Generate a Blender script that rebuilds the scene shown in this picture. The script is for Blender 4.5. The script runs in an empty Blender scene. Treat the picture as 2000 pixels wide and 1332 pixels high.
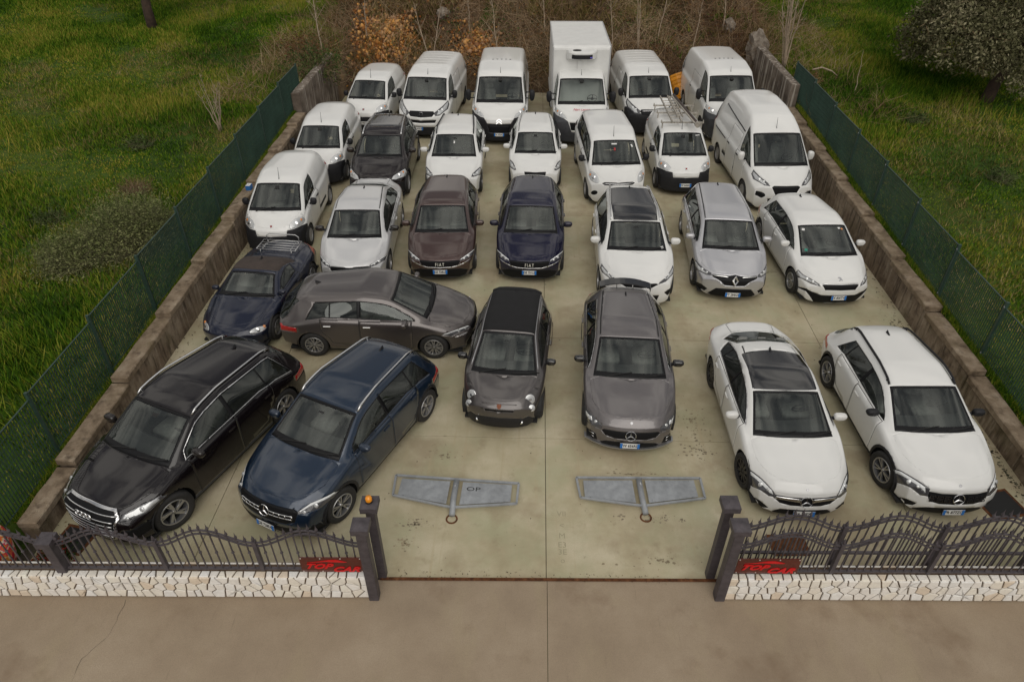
import bpy, bmesh, math, random
import numpy as np
from mathutils import Vector, Matrix
from mathutils.bvhtree import BVHTree
from bisect import bisect_right

scene = bpy.context.scene
COL = scene.collection
rad = math.radians

# ---------------------------------------------------------------- camera
cam_d = bpy.data.cameras.new('camera')
cam = bpy.data.objects.new('camera', cam_d)
COL.objects.link(cam)
cam.location = (0, 0, 9.71)
cam.rotation_euler = (rad(90 - 37.38), 0, rad(1.88))
cam_d.sensor_width = 36.0
cam_d.lens = 1361 / 2000 * 36
cam_d.clip_end = 400
scene.camera = cam

# ---------------------------------------------------------------- world, sun, exposure
SUN_EL, SUN_ROT = 40, 172
world = bpy.data.worlds.new('World')
scene.world = world
world.use_nodes = True
wn = world.node_tree.nodes
wl = world.node_tree.links
wn.clear()
w_out = wn.new('ShaderNodeOutputWorld')
w_bg = wn.new('ShaderNodeBackground')
w_sky = wn.new('ShaderNodeTexSky')
w_sky.sky_type = 'NISHITA'
w_sky.sun_disc = False
w_sky.sun_elevation = rad(SUN_EL)
w_sky.sun_rotation = rad(SUN_ROT)
w_sky.air_density = 1.5
w_sky.dust_density = 4.0
# overcast: broken cloud layer drawn over the blue
w_tc = wn.new('ShaderNodeTexCoord')
w_map = wn.new('ShaderNodeMapping')
w_map.inputs['Scale'].default_value = (1.0, 1.0, 2.2)
w_n1 = wn.new('ShaderNodeTexNoise')
w_n1.inputs['Scale'].default_value = 3.6
w_n1.inputs['Detail'].default_value = 8
w_n1.inputs['Roughness'].default_value = 0.58
w_n1.inputs['Distortion'].default_value = 0.4
w_cr = wn.new('ShaderNodeValToRGB')
w_cr.color_ramp.elements[0].position = 0.40
w_cr.color_ramp.elements[0].color = (2.6, 2.7, 3.0, 1)
w_cr.color_ramp.elements[1].position = 0.61
w_cr.color_ramp.elements[1].color = (12.5, 12.0, 11.2, 1)
w_n2 = wn.new('ShaderNodeTexNoise')
w_n2.inputs['Scale'].default_value = 1.7
w_n2.inputs['Detail'].default_value = 5
w_cv = wn.new('ShaderNodeValToRGB')
w_cv.color_ramp.elements[0].position = 0.30
w_cv.color_ramp.elements[0].color = (0.55, 0.55, 0.55, 1)
w_cv.color_ramp.elements[1].position = 0.44
w_cv.color_ramp.elements[1].color = (1, 1, 1, 1)
w_mx = wn.new('ShaderNodeMixRGB')
wl.new(w_tc.outputs['Generated'], w_map.inputs['Vector'])
wl.new(w_map.outputs['Vector'], w_n1.inputs['Vector'])
wl.new(w_map.outputs['Vector'], w_n2.inputs['Vector'])
wl.new(w_n1.outputs['Fac'], w_cr.inputs['Fac'])
wl.new(w_n2.outputs['Fac'], w_cv.inputs['Fac'])
wl.new(w_cv.outputs['Color'], w_mx.inputs['Fac'])
wl.new(w_sky.outputs['Color'], w_mx.inputs['Color1'])
wl.new(w_cr.outputs['Color'], w_mx.inputs['Color2'])
# an overcast sky is brighter overhead than at the horizon
w_sep = wn.new('ShaderNodeSeparateXYZ'); w_el = wn.new('ShaderNodeMapRange'); w_mul = wn.new('ShaderNodeMixRGB')
w_el.inputs[1].default_value = 0.0; w_el.inputs[2].default_value = 1.0; w_el.inputs[3].default_value = 0.52; w_el.inputs[4].default_value = 1.15
w_mul.blend_type = 'MULTIPLY'; w_mul.inputs['Fac'].default_value = 1.0
wl.new(w_tc.outputs['Generated'], w_sep.inputs[0]); wl.new(w_sep.outputs['Z'], w_el.inputs[0])
wl.new(w_mx.outputs['Color'], w_mul.inputs['Color1']); wl.new(w_el.outputs[0], w_mul.inputs['Color2'])
wl.new(w_mul.outputs['Color'], w_bg.inputs['Color'])
w_bg.inputs['Strength'].default_value = 0.066
wl.new(w_bg.outputs['Background'], w_out.inputs['Surface'])

sun_d = bpy.data.lights.new('sun', 'SUN')
sun_d.energy = 1.25
sun_d.angle = rad(60)
sun_d.color = (1.0, 0.96, 0.9)
sun = bpy.data.objects.new('sun', sun_d)
COL.objects.link(sun)
_sd = Vector((math.sin(rad(SUN_ROT)) * math.cos(rad(SUN_EL)), math.cos(rad(SUN_ROT)) * math.cos(rad(SUN_EL)), math.sin(rad(SUN_EL))))
sun.rotation_euler = _sd.to_track_quat('Z', 'Y').to_euler()

scene.view_settings.view_transform = 'Standard'
scene.view_settings.look = 'None'
scene.view_settings.gamma = 1
scene.view_settings.use_curve_mapping = False
scene.view_settings.exposure = 0.16
scene.render.engine = 'CYCLES'
scene.cycles.max_bounces = 7
scene.cycles.transparent_max_bounces = 12

# ---------------------------------------------------------------- materials
MAT = {}

def srgb(r, g, b):
    f = lambda v: (v / 255 / 12.92) if v <= 10 else ((v / 255 + .055) / 1.055) ** 2.4
    return (f(r), f(g), f(b), 1)

def pmat(name, col, rough=.5, metal=0., coat=0., spec=.5, noise=0., nscale=8., bump=0., bscale=40., coatr=.03):
    """principled material with a procedural colour variation"""
    if name in MAT: return MAT[name]
    m = bpy.data.materials.new(name); m.use_nodes = True
    nt = m.node_tree; N = nt.nodes; K = nt.links
    p = N['Principled BSDF']
    p.inputs['Roughness'].default_value = rough
    p.inputs['Metallic'].default_value = metal
    p.inputs['Coat Weight'].default_value = coat
    p.inputs['Coat Roughness'].default_value = coatr
    p.inputs['Specular IOR Level'].default_value = spec
    c = tuple(col)[:3] + (1,)
    if noise > 0:
        tc = N.new('ShaderNodeTexCoord'); n = N.new('ShaderNodeTexNoise')
        n.inputs['Scale'].default_value = nscale; n.inputs['Detail'].default_value = 6; n.inputs['Roughness'].default_value = .6
        K.new(tc.outputs['Object'], n.inputs['Vector'])
        r = N.new('ShaderNodeValToRGB')
        r.color_ramp.elements[0].position = .3; r.color_ramp.elements[1].position = .7
        r.color_ramp.elements[0].color = tuple(v * (1 - noise) for v in c[:3]) + (1,)
        r.color_ramp.elements[1].color = tuple(min(1, v * (1 + noise)) for v in c[:3]) + (1,)
        K.new(n.outputs['Fac'], r.inputs['Fac']); K.new(r.outputs['Color'], p.inputs['Base Color'])
    else:
        p.inputs['Base Color'].default_value = c
    if bump > 0:
        tc = N.new('ShaderNodeTexCoord'); n = N.new('ShaderNodeTexNoise')
        n.inputs['Scale'].default_value = bscale; n.inputs['Detail'].default_value = 5
        K.new(tc.outputs['Object'], n.inputs['Vector'])
        b = N.new('ShaderNodeBump'); b.inputs['Strength'].default_value = bump; b.inputs['Distance'].default_value = .01
        K.new(n.outputs['Fac'], b.inputs['Height']); K.new(b.outputs['Normal'], p.inputs['Normal'])
    MAT[name] = m
    return m

def paint(name, col, metal=0., rough=.32):
    """car paint: base with light road dust gathered low on the body, under a clear coat"""
    if name in MAT: return MAT[name]
    m = pmat(name, col, rough, metal, coat=1.0, noise=.0)
    nt = m.node_tree; N = nt.nodes; K = nt.links; p = N['Principled BSDF']
    if metal < .3: p.inputs['Specular IOR Level'].default_value = .08
    tc = N.new('ShaderNodeTexCoord')
    n = N.new('ShaderNodeTexNoise'); n.inputs['Scale'].default_value = 2.2; n.inputs['Detail'].default_value = 7; n.inputs['Roughness'].default_value = .65
    K.new(tc.outputs['Object'], n.inputs['Vector'])
    sx = N.new('ShaderNodeSeparateXYZ'); K.new(tc.outputs['Object'], sx.inputs[0])
    mr = N.new('ShaderNodeMapRange'); mr.inputs[1].default_value = .75; mr.inputs[2].default_value = .1
    mr.inputs[3].default_value = .0; mr.inputs[4].default_value = .30 if sum(col[:3]) > .6 else .10
    K.new(sx.outputs['Z'], mr.inputs[0])
    r = N.new('ShaderNodeValToRGB'); r.color_ramp.elements[0].position = .35; r.color_ramp.elements[1].position = .72
    K.new(n.outputs['Fac'], r.inputs['Fac'])
    mu = N.new('ShaderNodeMath'); mu.operation = 'MULTIPLY'
    K.new(r.outputs['Color'], mu.inputs[0]); K.new(mr.outputs[0], mu.inputs[1])
    mx = N.new('ShaderNodeMixRGB'); mx.inputs['Color1'].default_value = tuple(col)[:3] + (1,); mx.inputs['Color2'].default_value = (.22, .19, .14, 1)
    K.new(mu.outputs[0], mx.inputs['Fac']); K.new(mx.outputs['Color'], p.inputs['Base Color'])
    ra = N.new('ShaderNodeMapRange'); ra.inputs[3].default_value = .01; ra.inputs[4].default_value = .10
    K.new(n.outputs['Fac'], ra.inputs[0]); K.new(ra.outputs[0], p.inputs['Coat Roughness'])
    return m

def glass(name, tint, dust=.10, dcol=(.35, .38, .34)):
    if name in MAT: return MAT[name]
    m = bpy.data.materials.new(name); m.use_nodes = True
    nt = m.node_tree; N = nt.nodes; K = nt.links; N.clear()
    out = N.new('ShaderNodeOutputMaterial')
    tr = N.new('ShaderNodeBsdfTransparent'); tr.inputs[0].default_value = tuple(tint) + (1,)
    gl = N.new('ShaderNodeBsdfGlossy'); gl.inputs['Roughness'].default_value = .0; gl.inputs[0].default_value = (.95, 1, .97, 1)
    df = N.new('ShaderNodeBsdfDiffuse'); df.inputs[0].default_value = tuple(dcol) + (1,)
    fr = N.new('ShaderNodeFresnel'); fr.inputs[0].default_value = 1.75
    n = N.new('ShaderNodeTexNoise'); n.inputs['Scale'].default_value = 3; n.inputs['Detail'].default_value = 6
    tc = N.new('ShaderNodeTexCoord'); K.new(tc.outputs['Object'], n.inputs['Vector'])
    mr = N.new('ShaderNodeMapRange'); mr.inputs[1].default_value = .3; mr.inputs[2].default_value = .7
    mr.inputs[3].default_value = dust * .6; mr.inputs[4].default_value = dust * 1.4
    K.new(n.outputs['Fac'], mr.inputs[0])
    m1 = N.new('ShaderNodeMixShader'); m2 = N.new('ShaderNodeMixShader')
    K.new(mr.outputs[0], m1.inputs[0]); K.new(tr.outputs[0], m1.inputs[1]); K.new(df.outputs[0], m1.inputs[2])
    K.new(fr.outputs[0], m2.inputs[0]); K.new(m1.outputs[0], m2.inputs[1]); K.new(gl.outputs[0], m2.inputs[2])
    K.new(m2.outputs[0], out.inputs[0])
    MAT[name] = m
    return m

M_WHITE = paint('paint_white', (.74, .74, .72), rough=.35)
M_SILVER = paint('paint_silver', (.50, .50, .52), metal=.55, rough=.3)
M_PEARL = paint('paint_light_silver', (.62, .62, .62), metal=.35, rough=.3)
M_BLACK = paint('paint_black', (.007, .005, .006), rough=.2)
M_BLUE = paint('paint_blue', (.006, .020, .046), metal=.35, rough=.28)
M_NAVY = paint('paint_navy', (.008, .008, .028), metal=.2, rough=.26)
M_DNAVY = paint('paint_dark_navy', (.010, .014, .032), metal=.2, rough=.3)
M_BROWN = paint('paint_brown', (.060, .031, .026), metal=.45, rough=.3)
M_DBROWN = paint('paint_dark_brown', (.010, .006, .006), metal=.0, rough=.25)
M_GREY = paint('paint_grey', (.110, .096, .092), metal=.6, rough=.3)
M_MGREY = paint('paint_mid_grey', (.155, .142, .142), metal=.6, rough=.36)
M_DGREY = paint('paint_dark_grey', (.095, .085, .082), metal=.6, rough=.3)
M_GLASS = glass('windscreen_glass', (.88, .93, .90), dust=.035)
M_SGLASS = glass('side_glass', (.55, .60, .57), dust=.04)
M_PRIV = glass('privacy_glass', (.03, .03, .03), dust=.03)
M_LENS = glass('clear_lens', (.8, .82, .82), dust=.05, dcol=(.7, .7, .7))
M_BLK = pmat('black_plastic', (.016, .016, .018), .5, noise=.2, nscale=12, spec=.3)
M_GREYP = pmat('grey_plastic', (.045, .047, .052), .55, noise=.2, nscale=10)
M_GLB = pmat('gloss_black', (.008, .008, .009), .12, coat=1)
M_FRIT = pmat('screen_border', (.006, .006, .007), .38, spec=.25)
M_ALU2 = pmat('badge_letters', (.62, .60, .52), .45, metal=.2)
M_GRL = pmat('grille_mesh', (.007, .007, .008), .55, spec=.2)
M_INTD = pmat('dashboard_plastic', (.055, .055, .055), .7)
M_SEAM = pmat('seam_rubber', (.012, .012, .012), .7)
M_RUB = pmat('tyre_rubber', (.022, .021, .020), .8, noise=.25, nscale=20)
M_CHR = pmat('chrome', (.72, .72, .72), .14, metal=1)
M_ALU = pmat('alloy', (.42, .42, .43), .32, metal=.8)
M_DALU = pmat('dark_alloy', (.035, .035, .037), .35, metal=.6)
M_HUBC = pmat('hubcap_silver', (.36, .36, .37), .4, metal=.4)
M_LAMP = pmat('lamp_reflector', (.62, .63, .63), .22, metal=.55)
M_LAMPD = pmat('lamp_housing', (.06, .06, .065), .2, coat=1)
M_DRL = pmat('lamp_strip_white', (.78, .80, .80), .25)
M_AMB = pmat('amber_lens', (.6, .2, .03), .25, coat=1)
M_RED = pmat('red_lens', (.38, .012, .012), .15, coat=1)
M_INT = pmat('interior_fabric', (.19, .19, .18), .85, noise=.25, nscale=15)
M_INTL = pmat('interior_light', (.16, .155, .14), .8)
M_LIN = pmat('cabin_lining', (.10, .10, .095), .85)
M_PLW = pmat('plate_white', (.72, .72, .70), .4)
M_PLB = pmat('plate_blue', (.02, .16, .50), .4)
M_TXT = pmat('plate_black', (.02, .02, .02), .5)
M_SOFT = pmat('soft_top_brown', (.050, .037, .031), .85, noise=.2, nscale=6, bump=.2, bscale=200)
M_SOFTB = pmat('soft_top_black', (.008, .008, .009), .9, noise=.2, nscale=6, bump=.2, bscale=200)
M_STEEL = pmat('steel_bar', (.5, .5, .5), .35, metal=.8)
M_LADD = pmat('aged_aluminium', (.42, .39, .34), .5, metal=.5, noise=.4, nscale=25)

# ---------------------------------------------------------------- object helpers
def mesh_obj(name, verts, faces, mats, parent=None, midx=None, smooth=False, loc=None, rot=None):
    me = bpy.data.meshes.new(name)
    me.from_pydata([tuple(v) for v in verts], [], [tuple(f) for f in faces])
    if not isinstance(mats, (list, tuple)): mats = [mats]
    for m in mats: me.materials.append(m)
    if midx is not None: me.polygons.foreach_set('material_index', midx)
    if smooth: me.polygons.foreach_set('use_smooth', [True] * len(me.polygons))
    me.update()
    o = bpy.data.objects.new(name, me); COL.objects.link(o)
    if parent is not None: o.parent = parent
    if loc is not None: o.location = loc
    if rot is not None: o.rotation_euler = rot
    return o

class MB:
    """collects primitive shapes into one mesh"""
    def __init__(s): s.v = []; s.f = []; s.m = []
    def add(s, v, f, mi=0):
        b = len(s.v); s.v += [tuple(p) for p in v]; s.f += [tuple(i + b for i in q) for q in f]; s.m += [mi] * len(f); return s
    def box(s, c, d, mi=0, R=None, taper=(1, 1)):
        x, y, z = (k / 2 for k in d); c = Vector(c)
        P = []
        for sz in (-1, 1):
            tx, ty = taper if sz > 0 else (1, 1)
            for sx, sy in ((-1, -1), (1, -1), (1, 1), (-1, 1)):
                p = Vector((sx * x * tx, sy * y * ty, sz * z)); P.append(c + (R @ p if R else p))
        return s.add(P, [(3, 2, 1, 0), (4, 5, 6, 7), (0, 1, 5, 4), (1, 2, 6, 5), (2, 3, 7, 6), (3, 0, 4, 7)], mi)
    def bar(s, a, b, w, h=None, mi=0, up=(0, 0, 1)):
        a = Vector(a); b = Vector(b); d = b - a; L = d.length
        if L < 1e-6: return s
        d /= L; u = Vector(up)
        if abs(d.dot(u)) > .98: u = Vector((0, 1, 0))
        r = d.cross(u).normalized(); u = r.cross(d).normalized(); h = h or w
        P = [p + r * sx * w / 2 + u * sz * h / 2 for p in (a, b) for sx, sz in ((-1, -1), (1, -1), (1, 1), (-1, 1))]
        return s.add(P, [(3, 2, 1, 0), (4, 5, 6, 7), (0, 1, 5, 4), (1, 2, 6, 5), (2, 3, 7, 6), (3, 0, 4, 7)], mi)
    def tube(s, pts, r, n=6, mi=0, caps=True):
        pts = [Vector(p) for p in pts]; rs = r if isinstance(r, (list, tuple)) else [r] * len(pts)
        P = []; F = []; last = None
        for i, p in enumerate(pts):
            t = (pts[min(i + 1, len(pts) - 1)] - pts[max(i - 1, 0)]).normalized()
            u = Vector((0, 0, 1)) if abs(t.z) < .9 else Vector((1, 0, 0))
            if last is not None: u = last
            a = t.cross(u).normalized(); b = a.cross(t).normalized(); last = b
            for k in range(n):
                g = 2 * math.pi * k / n; P.append(p + (a * math.cos(g) + b * math.sin(g)) * rs[i])
        for i in range(len(pts) - 1):
            for k in range(n):
                F.append((i * n + k, i * n + (k + 1) % n, (i + 1) * n + (k + 1) % n, (i + 1) * n + k))
        if caps:
            F.append(tuple(range(n))[::-1]); F.append(tuple((len(pts) - 1) * n + k for k in range(n)))
        return s.add(P, F, mi)
    def lathe(s, prof, c=(0, 0, 0), axis='z', n=24, mi=0, a0=0, a1=2 * math.pi, scale=(1, 1)):
        c = Vector(c); P = []; F = []; full = abs(a1 - a0 - 2 * math.pi) < 1e-4; m = n if full else n + 1
        for k in range(m):
            g = a0 + (a1 - a0) * k / n
            for (r, h) in prof:
                x, y = r * math.cos(g) * scale[0], r * math.sin(g) * scale[1]
                P.append(c + (Vector((x, y, h)) if axis == 'z' else Vector((h, x, y)) if axis == 'x' else Vector((x, h, y))))
        q = len(prof)
        for k in range(n):
            k2 = (k + 1) % m
            for i in range(q - 1): F.append((k * q + i, k2 * q + i, k2 * q + i + 1, k * q + i + 1))
        return s.add(P, F, mi)
    def prism(s, poly, h0, h1, plane='xz', mi=0):
        n = len(poly)
        f = {'xz': lambda a, b, h: (a, h, b), 'xy': lambda a, b, h: (a, b, h), 'yz': lambda a, b, h: (h, a, b)}[plane]
        P = [f(a, b, h0) for a, b in poly] + [f(a, b, h1) for a, b in poly]
        F = [tuple(range(n)), tuple(range(2 * n - 1, n - 1, -1))] + [(i, (i + 1) % n + 0, (i + 1) % n + n, i + n) for i in range(n)]
        return s.add(P, F, mi)
    def obj(s, name, mats, parent=None, smooth=False, loc=None, rot=None, bevel=0):
        o = mesh_obj(name, s.v, s.f, mats, parent, s.m, smooth, loc, rot)
        bm = bmesh.new(); bm.from_mesh(o.data); bmesh.ops.recalc_face_normals(bm, faces=bm.faces)
        if bevel: bmesh.ops.bevel(bm, geom=list(bm.edges), offset=bevel, segments=2, affect='EDGES', clamp_overlap=True)
        bm.to_mesh(o.data); bm.free()
        if smooth and smooth != True:
            pass
        return o

def autosmooth(o, ang=35):
    me = o.data; bm = bmesh.new(); bm.from_mesh(me)
    for f in bm.faces: f.smooth = True
    for e in bm.edges:
        if len(e.link_faces) == 2 and e.calc_face_angle(0) > rad(ang): e.smooth = False
    bm.to_mesh(me); bm.free(); return o

def tag(o, label, cat=None, group=None, kind=None):
    if label: o['label'] = label
    if cat: o['category'] = cat
    if group: o['group'] = group
    if kind: o['kind'] = kind
    return o

def empty(name, loc=(0, 0, 0), rz=0.):
    o = bpy.data.objects.new(name, None); COL.objects.link(o); o.location = loc; o.rotation_euler = (0, 0, rz)
    o.empty_display_size = .2
    return o

def copy_tree(o, parent=None):
    c = o.copy(); COL.objects.link(c); c.parent = parent
    for ch in o.children: copy_tree(ch, c)
    return c

_txt = {}
def text_mesh(s, size=1., ext=.002, bold=0.0, shear=0., xs=1.):
    key = (s, size, ext, bold, shear, xs)
    if key in _txt: return _txt[key]
    cu = bpy.data.curves.new('lettering', 'FONT'); cu.body = s; cu.size = size; cu.extrude = ext; cu.offset = bold; cu.shear = shear
    cu.align_x = 'CENTER'; cu.align_y = 'CENTER'; cu.resolution_u = 2
    ob = bpy.data.objects.new('lettering', cu); COL.objects.link(ob)
    bpy.context.view_layer.update()
    me = bpy.data.meshes.new_from_object(ob.evaluated_get(bpy.context.evaluated_depsgraph_get()))
    bpy.data.objects.remove(ob); bpy.data.curves.remove(cu)
    me.name = 'lettering'
    if xs != 1.: me.transform(Matrix.Diagonal((xs, 1, 1, 1)))
    _txt[key] = me
    return me

def text_obj(name, s, mat, parent, loc, rot, **kw):
    me = text_mesh(s, **kw).copy(); me.materials.clear(); me.materials.append(mat)
    o = bpy.data.objects.new(name, me); COL.objects.link(o); o.parent = parent; o.location = loc; o.rotation_euler = rot
    return o
# ================================================================ vehicle builder
def curve(pts, sig=.06):
    ys = np.array([p[0] for p in pts], float); vs = np.array([p[1] for p in pts], float)
    g = np.arange(-.6, 8.0, .02); v = np.interp(g, ys, vs)
    if sig > 0:
        k = np.arange(-40, 41) * .02; w = np.exp(-k * k / (2 * sig * sig)); w /= w.sum()
        # keep the ends anchored by odd reflection
        pad = 40; vp = np.concatenate([np.full(pad, v[0]), v, np.full(pad, v[-1])]); v2 = np.convolve(vp, w, 'valid')
        v = v2
    return lambda y: float(np.interp(y, g, v))

def pip(poly, x, y):
    c = False; n = len(poly); j = n - 1
    for i in range(n):
        xi, yi = poly[i]; xj, yj = poly[j]
        if (yi > y) != (yj > y) and x < (xj - xi) * (y - yi) / (yj - yi) + xi: c = not c
        j = i
    return c

def inset(poly, d):
    n = len(poly); A = sum(poly[i][0] * poly[(i + 1) % n][1] - poly[(i + 1) % n][0] * poly[i][1] for i in range(n))
    s = 1 if A > 0 else -1; out = []
    for i in range(n):
        p0, p1, p2 = Vector(poly[i - 1]), Vector(poly[i]), Vector(poly[(i + 1) % n])
        a = (p1 - p0); b = (p2 - p1)
        if a.length < 1e-6 or b.length < 1e-6: out.append(tuple(p1)); continue
        a.normalize(); b.normalize()
        na = Vector((-a.y, a.x)) * s; nb = Vector((-b.y, b.x)) * s
        m = na + nb
        if m.length < 1e-4: out.append(tuple(p1 + na * d)); continue
        m.normalize(); k = min(2.2, 1 / max(.3, m.dot(na)))
        out.append(tuple(p1 + m * d * k))
    return out

def roundp(poly, r=.03, n=2):
    """rounded corners"""
    out = []; m = len(poly)
    for i in range(m):
        p0, p1, p2 = Vector(poly[i - 1]), Vector(poly[i]), Vector(poly[(i + 1) % m])
        a = p0 - p1; b = p2 - p1
        ra = min(r, a.length * .45); rb = min(r, b.length * .45)
        if ra < 1e-4 or rb < 1e-4: out.append(tuple(p1)); continue
        A = p1 + a.normalized() * ra; B = p1 + b.normalized() * rb
        for k in range(n + 1):
            t = k / n; out.append(tuple(A * (1 - t) ** 2 + p1 * 2 * t * (1 - t) + B * t * t))
    return out

def ell(cx, cy, rx, ry, n=14, ang=0):
    return [(cx + rx * math.cos(t) * math.cos(ang) - ry * math.sin(t) * math.sin(ang), cy + rx * math.cos(t) * math.sin(ang) + ry * math.sin(t) * math.cos(ang)) for t in (2 * math.pi * i / n for i in range(n))]

class Shell:
    def __init__(s, S):
        s.S = S; L = s.L = S['L']; w = s.w = S['W'] / 2
        s.top = curve(S['top'], S.get('tsig', .05)); s.wid = curve(S['wid'], .10); s.belt = curve(S['belt'], .12)
        s.rw = curve(S['rw'], .07); s.crown = curve(S['crown'], .12); s.bot = curve(S['bot'], .06)
        s.bowf = curve(S['bow'], .10)
        zs = [p[0] for p in S['nose']]; vs = [p[1] for p in S['nose']]
        g = np.linspace(0, 3.4, 171); v = np.interp(g, zs, vs); k = np.exp(-(np.arange(-6, 7) * .02) ** 2 / (2 * .03 ** 2)); k /= k.sum()
        v = np.convolve(np.pad(v, 6, 'edge'), k, 'valid'); s.nz = lambda z: float(np.interp(z, g, v))
        zt = [p[0] for p in S['tail']]; vt = [p[1] for p in S['tail']]
        v2 = np.convolve(np.pad(np.interp(g, zt, vt), 6, 'edge'), k, 'valid'); s.tz = lambda z: float(np.interp(z, g, v2))
        s.nfade = S.get('nfade', .8); s.tfade = S.get('tfade', .8)
        s.bowp = S.get('bowp', 2.6)
        s.build()
    def warp(s, x, y, z):
        q = min(1., abs(x) / s.w)
        f = max(0., 1 - y / s.nfade) ** 2; r = max(0., 1 - (s.L - y) / s.tfade) ** 2
        return (x, y + s.bowf(y) * q ** s.bowp + s.nz(z) * f - s.tz(z) * r, z)
    def sect(s, y):
        S = s.S; w = s.wid(y) * s.w; zb = s.bot(y); zs = s.belt(y); wr = s.rw(y); zt = s.top(y); cr = s.crown(y)
        ze = max(zt - cr, zs + .004); h = zs - zb; sh = S.get('shoulder', .05)
        wr = min(wr, w - sh - .01)
        fl = 0
        for wy in (S['fo'], S['fo'] + S['wb']):
            fl = max(fl, math.exp(-((y - wy) / .42) ** 4)) * S.get('flare', .015)
        e = lambda t: (w - sh + (wr - w + sh) * t + S.get('bulge', .018) * math.sin(math.pi * t) * min(1, (ze - zs) / .3), zs + (ze - zs) * t)
        tuck = S.get('tuck', .10); dr = S.get('doorin', .015)
        C = [(w - tuck, zb), (w - .025 + fl * .3, zb + .10 * h + .02), (w - dr + fl, zb + .32 * h), (w - dr * .6 + fl, zb + .55 * h), (w - .004, zb + .78 * h), (w - .012, zs - .07 * h), (w - sh, zs),
             e(.33), e(.66), e(.93), (wr - .05, ze + .34 * cr), (wr * .72, ze + .74 * cr), (wr * .36, ze + .94 * cr), (0, zt)]
        n = [2, 2, 2, 2, 2, 2, 3, 2, 3, 3, 3, 3, 3]
        P = [Vector(c) for c in C]; out = []; idx = []
        for i in range(len(P) - 1):
            p0 = P[i - 1] if i else P[0] * 2 - P[1]; p1 = P[i]; p2 = P[i + 1]; p3 = P[i + 2] if i + 2 < len(P) else Vector((-P[i].x, P[i].y))
            idx.append(len(out))
            for k in range(n[i]):
                t = k / n[i]
                # cardinal spline limited by chord lengths so short spans stay calm
                d = (p2 - p1).length; m1 = (p2 - p0); m2 = (p3 - p1)
                m1 = m1.normalized() * min(m1.length * .5, d) if m1.length > 1e-6 else m1
                m2 = m2.normalized() * min(m2.length * .5, d) if m2.length > 1e-6 else m2
                out.append((2 * t ** 3 - 3 * t * t + 1) * p1 + (t ** 3 - 2 * t * t + t) * m1 + (-2 * t ** 3 + 3 * t * t) * p2 + (t ** 3 - t * t) * m2)
        idx.append(len(out)); out.append(P[-1])
        return out, idx[6]
    def edge(s, y, dx=0., dz=0.):
        w = s.wid(y) * s.w; wr = min(s.rw(y), w - s.S.get('shoulder', .05) - .01)
        return s.warp(wr + dx, y, max(s.top(y) - s.crown(y), s.belt(y)) + dz)
    def shoulder(s, y, dz=0.):
        return s.warp(s.wid(y) * s.w - s.S.get('shoulder', .05), y, s.belt(y) + dz)
    def build(s):
        ys = list(np.unique(np.concatenate([np.arange(0, .3, .035), np.arange(.3, s.L - .3, .075), np.arange(s.L - .3, s.L - .01, .04), [s.L]])))
        bm = bmesh.new(); rows = []; secs = []
        for y in ys:
            p, js = s.sect(y); secs.append(p); rows.append([bm.verts.new(s.warp(v.x, y, v.y)) for v in p])
        n = len(rows[0])
        for i in range(len(rows) - 1):
            for j in range(n - 1): bm.faces.new((rows[i][j], rows[i + 1][j], rows[i + 1][j + 1], rows[i][j + 1]))
        for end, y in ((0, 0.), (-1, s.L)):
            p = secs[end]; R = rows[end]; m = js; nt = n - 1 - js
            zb = p[0].y; zt = p[-1].y; zm = p[m].y
            G = [[None] * (nt + 1) for _ in range(m + 1)]
            for i in range(m + 1):
                u = (p[i].y - zb) / max(1e-6, zm - zb)
                for j in range(nt + 1):
                    v = 1 - p[m + j].x / max(1e-6, p[m].x)
                    if j == 0: G[i][j] = R[i]; continue
                    if i == m: G[i][j] = R[m + j]; continue
                    Lp = Vector((0, zb + (zt - zb) * u)); Bp = Vector((p[0].x * (1 - v), zb))
                    c = (1 - v) * p[i] + v * Lp + (1 - u) * Bp + u * p[m + j] - ((1 - u) * (1 - v) * p[0] + (1 - u) * v * Vector((0, zb)) + u * (1 - v) * p[m] + u * v * Vector((0, zt)))
                    G[i][j] = bm.verts.new(s.warp(max(0, c.x), y, c.y))
            for i in range(m):
                for j in range(nt):
                    q = [G[i][j], G[i + 1][j], G[i + 1][j + 1], G[i][j + 1]]
                    if end == -1: q.reverse()
                    try: bm.faces.new(q)
                    except ValueError: pass
        for v in bm.verts:
            if v.co.x < 1e-4: v.co.x = 0
        bmesh.ops.remove_doubles(bm, verts=bm.verts, dist=.0015)
        bmesh.ops.recalc_face_normals(bm, faces=bm.faces)
        bm.normal_update()
        t = max(bm.faces, key=lambda f: f.calc_center_median().z)
        if t.normal.z < 0:
            for f in bm.faces: f.normal_flip()
        s.bm = bm; s.lay = bm.faces.layers.int.new('part')
        s.names = ['body']; s.info = [dict(mat=None)]
        s.full_bvh()
    def full_bvh(s):
        b2 = s.bm.copy(); g = bmesh.ops.mirror(b2, geom=list(b2.verts) + list(b2.edges) + list(b2.faces), axis='X', merge_dist=-1)
        b2.normal_update(); s.bvh = BVHTree.FromBMesh(b2); b2.free()
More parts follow.
